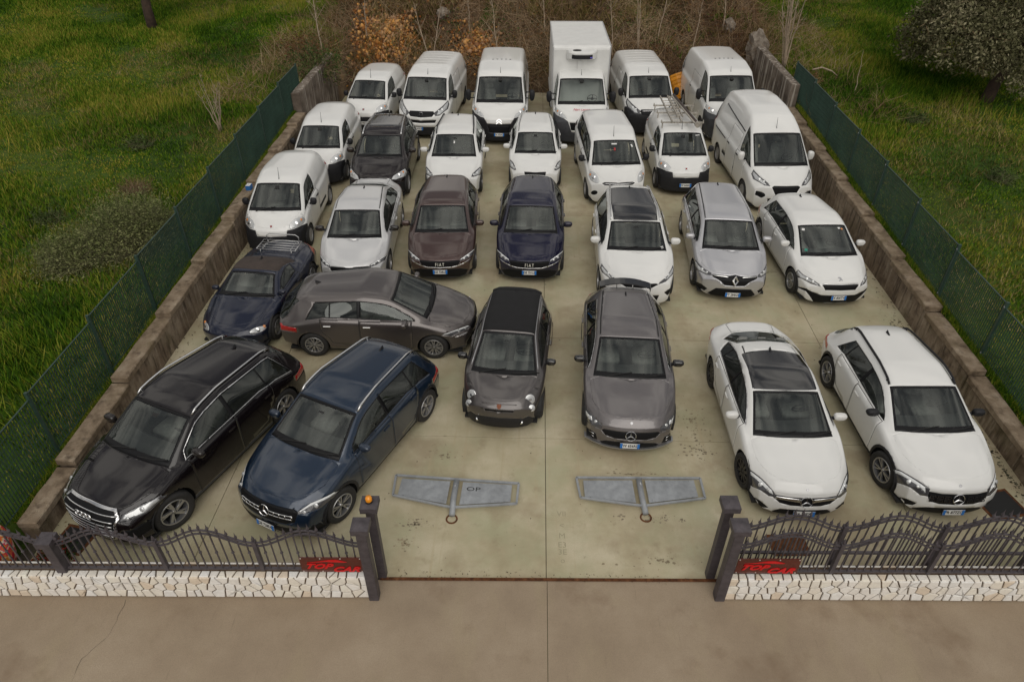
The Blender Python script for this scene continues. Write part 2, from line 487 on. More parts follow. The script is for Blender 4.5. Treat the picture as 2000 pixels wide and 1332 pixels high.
    def cut(s, name, mat, proj, poly, alpha=40, **opt):
        """cut an outline into the shell as seen along a direction; the faces inside become a part"""
        bm = s.bm; lay = s.lay; a = rad(alpha)
        if proj == 'S': P = lambda c: (c.y, c.z); A = Vector((0, 1, 0)); B = Vector((0, 0, 1)); V = Vector((1, 0, 0)); th = .12
        elif proj == 'T': P = lambda c: (c.x, c.y); A = Vector((1, 0, 0)); B = Vector((0, 1, 0)); V = Vector((0, 0, 1)); th = .10
        elif proj == 'F': A = Vector((1, 0, 0)); B = Vector((0, math.sin(a), math.cos(a))); V = Vector((0, -math.cos(a), math.sin(a))); th = .02; P = lambda c: (c.x, c.y * B.y + c.z * B.z)
        else: P = lambda c: (c.x, c.z); A = Vector((1, 0, 0)); B = Vector((0, 0, 1)); V = Vector((0, 1, 0)); th = .15
        ymax = opt.get('ymax', 1.7 if proj == 'F' else 99); ymin = opt.get('ymin', s.L - 1.0 if proj == 'B' else -9); zmin = opt.get('zmin', -9)
        x0 = min(p[0] for p in poly) - .01; x1 = max(p[0] for p in poly) + .01; y0 = min(p[1] for p in poly) - .01; y1 = max(p[1] for p in poly) + .01
        cand = []
        for f in bm.faces:
            if f.normal.dot(V) < th: continue
            c = f.calc_center_median()
            if not (ymin < c.y < ymax) or c.z < zmin: continue
            q = [P(v.co) for v in f.verts]
            if max(t[0] for t in q) < x0 or min(t[0] for t in q) > x1 or max(t[1] for t in q) < y0 or min(t[1] for t in q) > y1: continue
            cand.append(f)
        if not cand: return
        n = len(poly)
        for i in range(n):
            p, q = poly[i], poly[(i + 1) % n]
            dx, dy = q[0] - p[0], q[1] - p[1]
            if dx * dx + dy * dy < 1e-8: continue
            ex0, ex1 = min(p[0], q[0]) - .004, max(p[0], q[0]) + .004; ey0, ey1 = min(p[1], q[1]) - .004, max(p[1], q[1]) + .004
            sel = []
            for f in cand:
                t = [P(v.co) for v in f.verts]
                if max(k[0] for k in t) < ex0 or min(k[0] for k in t) > ex1 or max(k[1] for k in t) < ey0 or min(k[1] for k in t) > ey1: continue
                d = [(k[0] - p[0]) * dy - (k[1] - p[1]) * dx for k in t]
                if min(d) > 0 or max(d) < 0: continue
                sel.append(f)
            if not sel: continue
            no = (A * dy - B * dx).normalized(); co = A * p[0] + B * p[1]
            ed = {e for f in sel for e in f.edges}; vs = {v for f in sel for v in f.verts}
            before = set(sel)
            r = bmesh.ops.bisect_plane(bm, geom=list(vs) + list(ed) + sel, plane_co=co, plane_no=no, dist=1e-5)
            nf = [g for g in r['geom'] if isinstance(g, bmesh.types.BMFace)]
            cand = [f for f in cand if f not in before] + nf
        k = len(s.names); s.names.append(name); s.info.append(dict(mat=mat, **opt)); over = opt.get('over'); hit = 0
        for f in cand:
            if not f.is_valid: continue
            c = f.calc_center_median()
            if c.z < zmin or not (ymin < c.y < ymax): continue
            u = P(c)
            if pip(poly, u[0], u[1]):
                if over is not None and s.names[f[lay]] not in over: continue
                f[lay] = k; hit += 1
        return hit
    def seamcut(s, name, mat, proj, poly, gap=.010, **o):
        s.cut('seam', M_SEAM, proj, poly, **o); s.cut(name, mat, proj, inset(poly, gap), **o)
    def ray(s, o, d):
        return s.bvh.ray_cast(Vector(o), Vector(d).normalized())
    def front(s, x, z):
        h = s.ray((x, -2, z), (0, 1, 0)); return h[0], h[1]
    def frontF(s, x, sv, alpha):
        a = rad(alpha); B = Vector((0, math.sin(a), math.cos(a))); V = Vector((0, -math.cos(a), math.sin(a)))
        h = s.ray(Vector((x, 0, 0)) + B * sv + V * 5, -V); return h[0], h[1]
    def down(s, x, y):
        h = s.ray((x, y, 5), (0, 0, -1)); return h[0], h[1]
    def side(s, y, z, sg=1):
        h = s.ray((sg * 4, y, z), (-sg, 0, 0)); return h[0], h[1]
    def windscreen_poly(s, y0, y1, ins=.045, iy=.0):
        R = []
        for y in np.linspace(y0, y1, 6):
            p = s.edge(y, -ins); R.append((p[0], p[1]))
        T = [(x, s.warp(x, y1, 1.3)[1]) for x in np.linspace(R[-1][0], -.03, 5)[1:]]
        Bm = [(x, s.warp(x, y0, 1.0)[1]) for x in np.linspace(-.03, R[0][0], 7)[:-1]]
        return roundp(R + T + Bm, .035, 2) if False else Bm + R + T
    def dlo(s, ya, yb, drop=.055, rise=.03, endtop=None, endbot=None):
        U = []; Lw = []
        for y in np.linspace(ya, yb, 15):
            u = s.edge(y, 0, -drop); l = s.shoulder(y, rise); U.append((u[1], u[2])); Lw.append((l[1], l[2]))
        lo = lambda yy: float(np.interp(yy, [p[0] for p in Lw], [p[1] for p in Lw]))
        U = [p for p in U if p[1] > lo(p[0]) + .012]
        et = endtop if endtop is not None else U[-1][0]; eb = endbot if endbot is not None else U[-1][0]
        U = [p for p in U if p[0] < et - .02] + [(et, float(np.interp(et, [p[0] for p in U], [p[1] for p in U])))]
        st = U[0][0] - .06
        n = 7
        Lo = [(y, lo(y)) for y in np.linspace(eb, st, n)]
        return U + Lo

def clip_y(poly, a, b):
    """part of a (y,z) outline between two y limits"""
    def half(P, k, keep):
        out = []
        for i in range(len(P)):
            p, q = P[i], P[(i + 1) % len(P)]; ip = keep(p[0]); iq = keep(q[0])
            if ip: out.append(p)
            if ip != iq:
                t = (k - p[0]) / (q[0] - p[0]); out.append((k, p[1] + t * (q[1] - p[1])))
        return out
    P = half(poly, a, lambda v: v >= a)
    return half(P, b, lambda v: v <= b) if P else P

def finish(s, root, paintm):
    """split the cut shell into one mesh object per part"""
    bm = s.bm; lay = s.lay
    hole = {i for i, n in enumerate(s.names) if n == 'opening'}
    bmesh.ops.delete(bm, geom=[f for f in bm.faces if f[lay] in hole], context='FACES')
    bm.normal_update()
    bm.verts.ensure_lookup_table(); bm.verts.index_update()
    vn = [v.normal.copy() for v in bm.verts]
    objs = {}
    groups = {}
    for f in bm.faces: groups.setdefault(f[lay], []).append(f)
    bodykeys = {i for i, n in enumerate(s.names) if n in ('body', 'seam')}
    def emit(name, faces, mats, midx, off, sides, info, parent=root):
        V = {}; vl = []; fl = []; ml = []
        for sg in sides:
            V.clear()
            for f, mi in zip(faces, midx):
                ids = []
                for v in f.verts:
                    k = v.index
                    if k not in V:
                        c = v.co + vn[k] * off
                        V[k] = len(vl); vl.append((c.x * sg, c.y, c.z))
                    ids.append(V[k])
                if sg < 0: ids.reverse()
                fl.append(ids); ml.append(mi)
        me = bpy.data.meshes.new(name); me.from_pydata(vl, [], fl)
        for m in mats: me.materials.append(m)
        me.polygons.foreach_set('material_index', ml); me.polygons.foreach_set('use_smooth', [True] * len(fl))
        if len(sides) == 2:
            b = bmesh.new(); b.from_mesh(me); bmesh.ops.remove_doubles(b, verts=[v for v in b.verts if abs(v.co.x) < 1e-3], dist=.0008)
            b.to_mesh(me); b.free()
        me.update()
        o = bpy.data.objects.new(name, me); COL.objects.link(o); o.parent = parent
        if info.get('solid', True):
            md = o.modifiers.new('thickness', 'SOLIDIFY'); md.thickness = info.get('thick', .012); md.offset = -1; md.use_rim = True
            md.material_offset = info.get('moff', 0); md.material_offset_rim = 0
        return o
    bf = [f for k in bodykeys for f in groups.get(k, [])]
    mi = [1 if s.names[f[lay]] == 'seam' else 0 for f in bf]
    objs['body'] = emit('body', bf, [paintm, M_SEAM, M_LIN], mi, 0, (1, -1), dict(moff=2, thick=.014))
    for k, fs in sorted(groups.items()):
        if k in bodykeys: continue
        nm = s.names[k]; info = s.info[k]; m = info['mat'] or paintm
        if isinstance(m, bpy.types.Material): ms = [m, M_LIN] if info.get('lined') else [m]
        else: ms = list(m)
        inf = dict(info); inf['moff'] = 1 if info.get('lined') else 0
        centre = min(v.co.x for f in fs for v in f.verts) < .004 and not info.get('split')
        par = root
        if info.get('par'):
            par = None
        for sides in ([(1, -1)] if centre else [(1,), (-1,)]):
            pr = root
            if info.get('par'): pr = objs.get((info['par'], sides[0] if not centre else 0)) or objs.get((info['par'], 0)) or root
            o = emit(nm, fs, ms, [0] * len(fs), info.get('off', 0.), sides, inf, pr)
            objs.setdefault((nm, 0 if centre else sides[0]), o)
            if info.get('label'): o['label'] = info['label']
    s.objs = objs
    return objs

_wheel = {}
def wheel_meshes(r, tw, rr, style, n, mat):
    key = (r, tw, rr, style, n, mat.name)
    if key in _wheel: return _wheel[key]
    h = tw / 2
    t = MB(); t.lathe([(rr - .005, -h * .8), (rr + .01, -h * .92), (r - .05, -h), (r - .012, -h * .86), (r, -h * .5), (r, h * .5), (r - .012, h * .86), (r - .05, h), (rr + .01, h * .92), (rr - .005, h * .8)], axis='x', n=32)
    to = t.obj('wheel', M_RUB, smooth=True); tm = to.data; bpy.data.objects.remove(to)
    b = MB(); e = h * .72
    # rim barrel, lip and dark back
    b.lathe([(rr - .005, h * .80), (rr - .012, h * .90), (rr - .03, h * .86), (rr - .035, h * .4), (rr - .04, -.02)], axis='x', n=32, mi=0)
    b.lathe([(rr - .04, -.02), (.0, -.02)], axis='x', n=24, mi=1)
    b.lathe([(.0, e + .004), (.028, e), (.04, e - .02), (.05, 0)], axis='x', n=12, mi=0 if style != 'steel' else 0)
    ro = rr - .028
    def spoke(a0, a1, w0, w1, x0, x1):
        P = []
        for (rad_, a, wd, x) in ((.04, a0, w0, x0), (ro, a1, w1, x1)):
            c, sn = math.cos(a), math.sin(a)
            for k in (-1, 1):
                y = rad_ * c - k * wd / 2 * sn; z = rad_ * sn + k * wd / 2 * c
                P.append((x, y, z)); P.append((x - .035, y, z))
        b.add(P, [(0, 2, 6, 4), (1, 5, 7, 3), (0, 4, 5, 1), (2, 3, 7, 6), (4, 6, 7, 5), (0, 1, 3, 2)], 0)
    for k in range(n):
        a = 2 * math.pi * k / n + math.pi / 2
        if style == 'single': spoke(a, a, .045, .055, e, e)
        elif style == 'wide': spoke(a, a, .075, .06, e, e)
        elif style == 'twin': spoke(a - .06, a - .19, .022, .026, e, e); spoke(a + .06, a + .19, .022, .026, e, e)
        elif style == 'swirl': spoke(a, a + .32, .05, .05, e, e); spoke(a + .1, a + .62, .02, .022, e - .008, e - .008)
        elif style == 'cap': spoke(a, a, .05, .13, e, e)
        elif style == 'steel': spoke(a, a, .10, .10, e - .02, e - .01)
    wo = b.obj('rim', [mat, M_DALU], smooth=False); autosmooth(wo, 40); wm = wo.data; bpy.data.objects.remove(wo)
    _wheel[key] = (tm, wm); return tm, wm

def add_wheels(root, S, steer=0.):
    r, tw, rr, style, n, mat = S['wheel']
    tm, wm = wheel_meshes(r, tw, rr, style, n, mat)
    w = S['W'] / 2 - S.get('wheelin', .012)
    for sg in (1, -1):
        for wy in (S['fo'], S['fo'] + S['wb']):
            o = bpy.data.objects.new('wheel', tm); COL.objects.link(o); o.parent = root
            o.location = (sg * (w - tw / 2), wy, r)
            o.rotation_euler = (0, 0, (0 if sg > 0 else math.pi) + (steer if wy == S['fo'] else 0))
            q = bpy.data.objects.new('rim', wm); COL.objects.link(q); q.parent = o; q.rotation_euler = (random.uniform(0, 6.28), 0, 0)
            # liner inside the wheel arch
            R = S.get('arch', r + .05) + .02; b = MB()
            xo = S['W'] / 2 - .045
            b.lathe([(R, 0), (R, -.34)], c=(0, 0, 0), axis='x', n=14, a0=-.25, a1=math.pi + .25)
            b.lathe([(R, -.34), (0.01, -.34)], c=(0, 0, 0), axis='x', n=14, a0=-.25, a1=math.pi + .25)
            l = b.obj('wheel_arch', M_SEAM, root, loc=(sg * xo, wy, r), rot=(0, 0, 0 if sg > 0 else math.pi))

def add_mirror(root, sh, y, z, mat, size=(.22, .13, .14), out=.10, big=False):
    for sg in (1, -1):
        p, n = sh.side(y, z, 1)
        if p is None: continue
        x = p.x
        b = MB(); sx, sy, sz = size
        # rounded housing from a squashed sphere grid with a flat back
        V = []; F = []; nu, nv = 12, 8
        for i in range(nu):
            for j in range(nv + 1):
                u = 2 * math.pi * i / nu; v = math.pi * j / nv
                cx, cy, cz = math.cos(u) * math.sin(v), -math.cos(v), math.sin(u) * math.sin(v)
                f = lambda t, e: math.copysign(abs(t) ** e, t)
                yy = f(cy, .7) * sy / 2
                if yy > sy * .28: yy = sy * .28
                V.append((f(cx, .62) * sx / 2 * (1 - .12 * (cz < 0)), yy, f(cz, .62) * sz / 2 * (1 - .1 * cx)))
        for i in range(nu):
            for j in range(nv):
                F.append((i * (nv + 1) + j, ((i + 1) % nu) * (nv + 1) + j, ((i + 1) % nu) * (nv + 1) + j + 1, i * (nv + 1) + j + 1))
        V = [(sg * a, bb, c) for a, bb, c in V]
        b.add(V, F, 0)
        if big:
            b.bar((-sg * (sx / 2 + out), .02, sz * .25), (0, .02, sz * .3), .035, .03, 1); b.bar((-sg * (sx / 2 + out), .02, -sz * .25), (0, .02, -sz * .3), .035, .03, 1)
        else:
            b.bar((-sg * (sx / 2 + out), .015, -sz * .38), (-sg * sx * .1, .015, -sz * .3), .06, .035, 1)
        o = b.obj('wing_mirror', [mat, M_BLK], root, smooth=True, loc=(sg * (x + out + sx / 2 - .01), y, z))
        autosmooth(o, 50)

def add_plate(root, sh, z, text, x=0., w=.36, tilt=None):
    p, n = sh.front(x, z)
    if p is None: p = Vector((x, 0, z)); n = Vector((0, -1, 0))
    h = .11
    # find the foremost body point across the plate so that it stands clear
    ym = min([q[0].y for q in (sh.front(x + dx, z + dz) for dx in (-w / 2, 0, w / 2) for dz in (-h / 2, h / 2)) if q[0] is not None] + [p.y])
    t = rad(6) if tilt is None else tilt
    b = MB(); b.box((0, 0, 0), (w + .02, .014, h + .02), 1); b.box((0, -.010, 0), (w, .008, h), 0)
    o = b.obj('number_plate', [M_PLW, M_BLK], root, loc=(x, ym - .014, z), rot=(-t, 0, 0))
    for sg in (-1, 1):
        c = MB(); c.box((sg * (w / 2 - .022), -.0165, 0), (.044, .005, h - .004)); c.obj('blue_band', M_PLB, o)
    if text: text_obj('plate_number', text, M_TXT, o, (0, -.0155, 0), (rad(90), 0, 0), size=.088, ext=.001, bold=.002, xs=.80)
    return o

def star_badge(root, p, n, R, mat=None, parent=None, ring=.012):
    mat = mat or M_CHR
    b = MB()
    b.lathe([(R, 0), (R - ring / 2, ring / 2), (R - ring, 0), (R - ring / 2, -ring / 2), (R, 0)], axis='z', n=28)
    for k in range(3):
        a = math.pi / 2 + k * 2 * math.pi / 3
        c, s_ = math.cos(a), math.sin(a); w = R * .16
        b.add([(c * R * .95, s_ * R * .95, .002), (-s_ * w, c * w, .001), (s_ * w, -c * w, .001), (0, 0, .014)], [(0, 1, 3), (0, 3, 2), (1, 2, 3), (0, 2, 1)])
    return place_badge(b, 'badge', mat, root, p, n)

def place_badge(b, name, mat, root, p, n, off=.012, up=(0, 0, 1)):
    z = Vector(n).normalized(); x = Vector(up).cross(z).normalized(); y = z.cross(x)
    M = Matrix((x, y, z)).transposed().to_4x4(); M.translation = Vector(p) + z * off
    o = b.obj(name, mat, root) if isinstance(b, MB) else b
    o.matrix_local = M
    return o

def interior(root, sh, S, vinyl=None):
    yc, zc = S['cowl']; w = S['W'] / 2
    seat_y = S.get('seaty', yc + 1.15); zf = S.get('floor', .38); hs = S.get('seatz', zf + .24)
    b = MB(); b.box((0, S['L'] / 2, S['bot'][0][1] + .01), (2 * w - .20, S['L'] - .55, .05)); b.obj('underbody', M_SEAM, root)
    # dashboard: follows the base of the windscreen
    wd = w - .22; b = MB(); zt = zc - .075
    P = []; xs = np.linspace(-wd, wd, 9)
    for x in xs:
        bow = sh.bowf(yc) * (abs(x) / w) ** sh.bowp
        for (dy, dz) in ((.10, 0.0), (.34, .015), (.52, -.02), (.60, -.12), (.55, -.42), (.10, -.42)): P.append((x, yc + dy + bow * .8, zt + dz + (.02 if x > .1 and x < .55 and dz > -.05 else 0)))
    F = []
    for i in range(8):
        for j in range(6): F.append((i * 6 + j, (i + 1) * 6 + j, (i + 1) * 6 + (j + 1) % 6, i * 6 + (j + 1) % 6))
    b.add(P, F); b.obj('dashboard', M_INTD, root, smooth=False)
    xd = w * .42
    mb = MB(); yt, zt_ = S['wt']; mb.box((0, yt + .02, zt_ - .085), (.22, .05, .075)); mb.box((0, yt - .10, zt_ - .075), (.13, .14, .03), R=Matrix.Rotation(rad(22), 3, 'X')); mb.obj('rear_view_mirror', M_SEAM, root, bevel=.008)
    sw = MB(); sw.lathe([(.185, 0), (.175, .014), (.163, 0), (.175, -.014), (.185, 0)], axis='z', n=24)
    sw.lathe([(.0, .0), (.055, -.005), (.06, -.03)], axis='z', n=12)
    sw.bar((-.17, 0, -.01), (.17, 0, -.01), .03, .02); sw.bar((0, 0, -.01), (0, -.17, -.01), .03, .02)
    o = sw.obj('steering_wheel', M_BLK, root, smooth=True, loc=(xd, yc + .78, zc - .02)); o.rotation_euler = (rad(-62), 0, 0)
    m = vinyl or M_INT
    rows = [seat_y] if S.get('onerow') else [seat_y, seat_y + .85]
    top = S['H'] - .42
    for i, y in enumerate(rows):
        for x in ((-xd, xd) if i == 0 else (-xd, 0, xd)):
            b = MB(); bw = .48 if i == 0 else .40
            b.box((0, -.05, hs), (bw, .5, .16)); R = Matrix.Rotation(rad(-16), 3, 'X')
            bh = min(.62, top - hs + .02)
            b.box((0, .25 + .08, hs + .06 + bh / 2), (bw, .13, bh), R=R, taper=(.82, .9))
            b.box((0, .25 + .08 + bh * .30, hs + .10 + bh + .06), (.25, .09, .16), R=R, taper=(.85, .85))
            so = b.obj('seat', m, root, loc=(x, y, 0), bevel=.03)
            for p_ in so.data.polygons: p_.use_smooth = True

def strip_on(sh, pts2, how, w, lift, name, mat, root, h=None, n=14):
    """a bar that follows the body surface through 2-D points (x,y) from above or (x,z) from the front"""
    P = []
    for i in range(n):
        t = i / (n - 1) * (len(pts2) - 1); k = min(int(t), len(pts2) - 2); f = t - k
        u = pts2[k][0] + (pts2[k + 1][0] - pts2[k][0]) * f; v = pts2[k][1] + (pts2[k + 1][1] - pts2[k][1]) * f
        if how == 'T': p, nn = sh.down(u, v)
        elif how == 'Z': p, nn = sh.front(u, v)
        elif how == 'S+': p, nn = sh.side(u, v, 1)
        elif how == 'S-': p, nn = sh.side(u, v, -1)
        else: p, nn = sh.frontF(u, v, how)
        if p is None: continue
        if nn.dot(Vector((0, -1, 1)) if how not in ('S+', 'S-') else Vector((1 if how == 'S+' else -1, 0, 0))) < 0: nn = -nn
        P.append(p + nn * lift)
    b = MB()
    if len(P) > 1:
        b.tube(P, w / 2, n=6)
        return b.obj(name, mat, root, smooth=True)

def lamp_spot(root, parent, sh, x, sv, alpha, r, mat=None, ring=True):
    for sg in (1, -1):
        p, n = sh.frontF(sg * x, sv, alpha)
        if p is None: continue
        if n.y > 0: n = -n
        b = MB(); b.lathe([(0, .012), (r * .6, .010), (r * .95, .003), (r, -.006)], axis='z', n=16)
        d = Vector((0, -1, .25)).normalized()
        par = sh.objs.get((parent, sg)) or root
        place_badge(b, 'lamp_bulb', mat or M_LAMP, par, p, (n + d).normalized(), .002)
# ================================================================ the place
rng = np.random.default_rng(7); random.seed(11)

def ramp_mat(name, stops, scale=3., rough=.85, detail=8, bump=.3, bscale=30., extra=None, streak=None, coord='Object', dist=.0):
    """noise-driven colour with several stops, optional second blotch layer and vertical streaks"""
    m = bpy.data.materials.new(name); m.use_nodes = True; nt = m.node_tree; N = nt.nodes; K = nt.links; p = N['Principled BSDF']
    p.inputs['Roughness'].default_value = rough; p.inputs['Specular IOR Level'].default_value = .25
    tc = N.new('ShaderNodeTexCoord'); src = tc.outputs[coord]
    if coord == 'World': pass
    n = N.new('ShaderNodeTexNoise'); n.inputs['Scale'].default_value = scale; n.inputs['Detail'].default_value = detail; n.inputs['Roughness'].default_value = .62; n.inputs['Distortion'].default_value = dist
    K.new(src, n.inputs['Vector'])
    r = N.new('ShaderNodeValToRGB'); e = r.color_ramp.elements
    e[0].position = stops[0][0]; e[0].color = stops[0][1] + (1,); e[1].position = stops[-1][0]; e[1].color = stops[-1][1] + (1,)
    for q, c in stops[1:-1]: x = e.new(q); x.color = c + (1,)
    K.new(n.outputs['Fac'], r.inputs['Fac']); col = r.outputs['Color']
    def layer(col, sc, lo, hi, c2, amt, mapscale=None, det=6):
        n2 = N.new('ShaderNodeTexNoise'); n2.inputs['Scale'].default_value = sc; n2.inputs['Detail'].default_value = det; n2.inputs['Roughness'].default_value = .6
        if mapscale:
            mp = N.new('ShaderNodeMapping'); mp.inputs['Scale'].default_value = mapscale; K.new(src, mp.inputs['Vector']); K.new(mp.outputs[0], n2.inputs['Vector'])
        else: K.new(src, n2.inputs['Vector'])
        mr = N.new('ShaderNodeMapRange'); mr.inputs[1].default_value = lo; mr.inputs[2].default_value = hi; mr.inputs[3].default_value = 0; mr.inputs[4].default_value = amt
        K.new(n2.outputs['Fac'], mr.inputs[0]); mx = N.new('ShaderNodeMixRGB'); mx.inputs['Color2'].default_value = c2 + (1,)
        K.new(mr.outputs[0], mx.inputs['Fac']); K.new(col, mx.inputs['Color1']); return mx.outputs['Color']
    for a in (extra or []): col = layer(col, *a)
    K.new(col, p.inputs['Base Color'])
    if bump:
        n3 = N.new('ShaderNodeTexNoise'); n3.inputs['Scale'].default_value = bscale; n3.inputs['Detail'].default_value = 8; K.new(src, n3.inputs['Vector'])
        b = N.new('ShaderNodeBump'); b.inputs['Strength'].default_value = bump; b.inputs['Distance'].default_value = .02; K.new(n3.outputs['Fac'], b.inputs['Height']); K.new(b.outputs['Normal'], p.inputs['Normal'])
    MAT[name] = m; return m

M_CONC = ramp_mat('yard_concrete', [(.32, (.34, .29, .18)), (.48, (.44, .385, .255)), (.66, (.56, .50, .36))], scale=.8, rough=.8, bump=.12, bscale=60,
    extra=[(.9, .47, .64, (.37, .375, .235), .55, None, 7), (.8, .56, .74, (.52, .44, .32), .6, (1, .5, 1), 6), (2.6, .60, .74, (.24, .185, .115), .55, None, 9), (.6, .52, .62, (.30, .235, .150), .6, None, 9), (7, .64, .78, (.13, .10, .06), .55, None, 9), (70, .4, .7, (.36, .32, .22), .4, None, 3), (1.5, .58, .70, (.42, .35, .225), .6, (6, .25, 1), 5)])
M_ROAD = ramp_mat('road_surface', [(.30, (.28, .215, .15)), (.5, (.345, .27, .19)), (.70, (.405, .325, .235))], scale=.7, rough=.88, bump=.25, bscale=120,
    extra=[(1.3, .52, .70, (.38, .31, .20), .6, (1, .35, 1), 6), (.9, .56, .70, (.20, .135, .085), .6, None, 8), (5, .62, .76, (.20, .15, .10), .4, (3, .3, 1), 8), (110, .42, .62, (.22, .17, .12), .4, None, 2)])
M_JOINT = pmat('joint_dark', (.085, .072, .05), .9, noise=.5, nscale=3)
M_WALL = ramp_mat('stained_wall', [(.28, (.10, .070, .050)), (.48, (.21, .160, .115)), (.72, (.33, .27, .20))], scale=1.6, rough=.92, bump=.7, bscale=22,
    extra=[(2.4, .48, .66, (.045, .032, .022), .8, (3.2, 3.2, .55), 9), (4.0, .54, .72, (.42, .36, .28), .6, (2.4, 2.4, .30), 8), (1.1, .55, .70, (.085, .075, .03), .5, None, 7), (14, .55, .72, (.04, .028, .02), .5, None, 6)])
M_COPE = ramp_mat('coping_concrete', [(.28, (.13, .095, .062)), (.5, (.25, .19, .13)), (.72, (.38, .31, .23))], scale=3.2, rough=.92, bump=.6, bscale=30,
    extra=[(5, .52, .70, (.05, .033, .022), .7, None, 8), (1.3, .55, .72, (.13, .105, .05), .5, None, 7)])
M_MORTAR = ramp_mat('mortar', [(.3, (.07, .042, .026)), (.7, (.17, .115, .075))], scale=7, rough=.95, bump=.6, bscale=40)
M_STONE = []
for i, c in enumerate([(.82, .77, .68), (.84, .80, .74), (.74, .63, .50), (.82, .76, .66), (.85, .83, .79)]):
    M_STONE.append(ramp_mat('white_stone_%d' % i if False else 'white_stone' + 'abcde'[i], [(.3, tuple(v * .86 for v in c)), (.55, c), (.75, tuple(min(.85, v * 1.12) for v in c))], scale=6, rough=.7, bump=.35, bscale=35,
        extra=[(3, .60, .74, (.50, .38, .24), .3, None, 6)]))
M_IRON = pmat('fence_iron', (.072, .062, .068), .5, noise=.3, nscale=9, spec=.4)
M_GREENP = pmat('green_grating', (.026, .056, .042), .5, noise=.25, nscale=2)
M_GALV = pmat('galvanised_grey', (.30, .315, .33), .6, metal=.15, noise=.22, nscale=6, bump=.2, bscale=25)
M_RUST = ramp_mat('rust', [(.3, (.045, .018, .009)), (.55, (.13, .05, .02)), (.75, (.22, .10, .045))], scale=14, rough=.9, bump=.4, bscale=60)
M_SOIL = ramp_mat('bank_soil', [(.28, (.055, .036, .022)), (.5, (.11, .075, .045)), (.72, (.18, .13, .075))], scale=1.3, rough=1, bump=1, bscale=9,
    extra=[(.5, .52, .64, (.035, .045, .012), .7, None, 6), (1.9, .60, .70, (.24, .15, .07), .6, None, 7)])
M_TURF = ramp_mat('turf', [(.28, (.018, .036, .004)), (.5, (.040, .078, .008)), (.72, (.085, .105, .014))], scale=.35, rough=1, bump=.8, bscale=12,
    extra=[(3.2, .5, .66, (.012, .022, .005), .7, None, 8), (.16, .52, .66, (.075, .070, .018), .6, None, 4)])

# ---------- terrain
def field_h(x, y):
    b = .38 + .052 * max(0, y - 7)
    if y < 7: b = .38 * max(0, min(1, (y - 3.2) / 3.0)) if abs(x) > 8.6 else 0
    b += .10 * math.sin(x * .45 + 1.2) * math.sin(y * .38) * min(1, max(0, (abs(x) - 9) / 3))
    b += .05 * math.sin(x * 1.3 + y * .9) * min(1, max(0, (abs(x) - 9) / 3))
    return b
def ground_h(x, y):
    if y <= 6.0 and not (abs(x) > 9.9 and y > 4.5): return -.03
    inside = -8.30 < x < 9.26
    if inside and y < 30.2: return -.09
    if inside and y >= 30.2:
        t = min(1, (y - 30.2) / 5.5); return max(-.09, -.09 + t * (field_h(x, y) + 1.4) * 1.0) if y < 60 else field_h(x, y)
    return field_h(x, y)
XS = sorted(set([-160, -110, -75, -55] + list(np.arange(-45, -9, 1.0)) + [-8.9, -8.6, -8.36, -8.29] + list(np.arange(-8, 9, 1.0)) + [9.25, 9.32, 9.6] + list(np.arange(10, 46, 1.0)) + [55, 75, 110, 160]))
YS = sorted(set([-60, -20, -5, 0, 3, 4.4, 5.0, 5.6, 5.98, 6.02] + list(np.arange(7, 30, 1.0)) + [30.15, 30.25, 31, 32, 33, 34, 35, 36] + list(np.arange(38, 60, 2.)) + [70, 90, 130, 200]))
V = [(x, y, ground_h(x, y)) for y in YS for x in XS]; nx = len(XS)
F = [(j * nx + i, j * nx + i + 1, (j + 1) * nx + i + 1, (j + 1) * nx + i) for j in range(len(YS) - 1) for i in range(nx - 1)]
tag(mesh_obj('ground', V, F, M_TURF, smooth=True), None, kind='structure')

# ---------- bank behind the yard (its own soil sheet, rising behind the vans)
def bank_h(x, y):
    e = min(1, max(0, (x + 10.0) / 1.4)) * min(1, max(0, (10.6 - x) / 1.4))
    t = max(0, min(1, (y - 30.0) / 5.0)); base = field_h(x, y)
    n = .30 * math.sin(x * 1.7 + y) + .22 * math.sin(x * 3.1 - y * 1.7) + .16 * math.sin(x * .8)
    top = base + 1.3 + n
    z = (1 - t) * 0 + top * (t ** .75) + n * .4 * t
    if y < 30.4 and -8.2 < x < 9.2: z = -.15
    if x < -8.2 or x > 9.2: z = base + .02 + (z - base) * min(1, max(0, (y - 30.0) / 3.))
    return (base - .5) * (1 - e) + z * e
XB = np.arange(-10.2, 10.9, .35); YB = list(np.arange(28.2, 40, .4)) + [42, 46, 50]
V = [(x, y, bank_h(x, y)) for y in YB for x in XB]; nx = len(XB)
F = [(j * nx + i, j * nx + i + 1, (j + 1) * nx + i + 1, (j + 1) * nx + i) for j in range(len(YB) - 1) for i in range(nx - 1)]
tag(mesh_obj('earth_bank', V, F, M_SOIL, smooth=True), None, kind='structure')

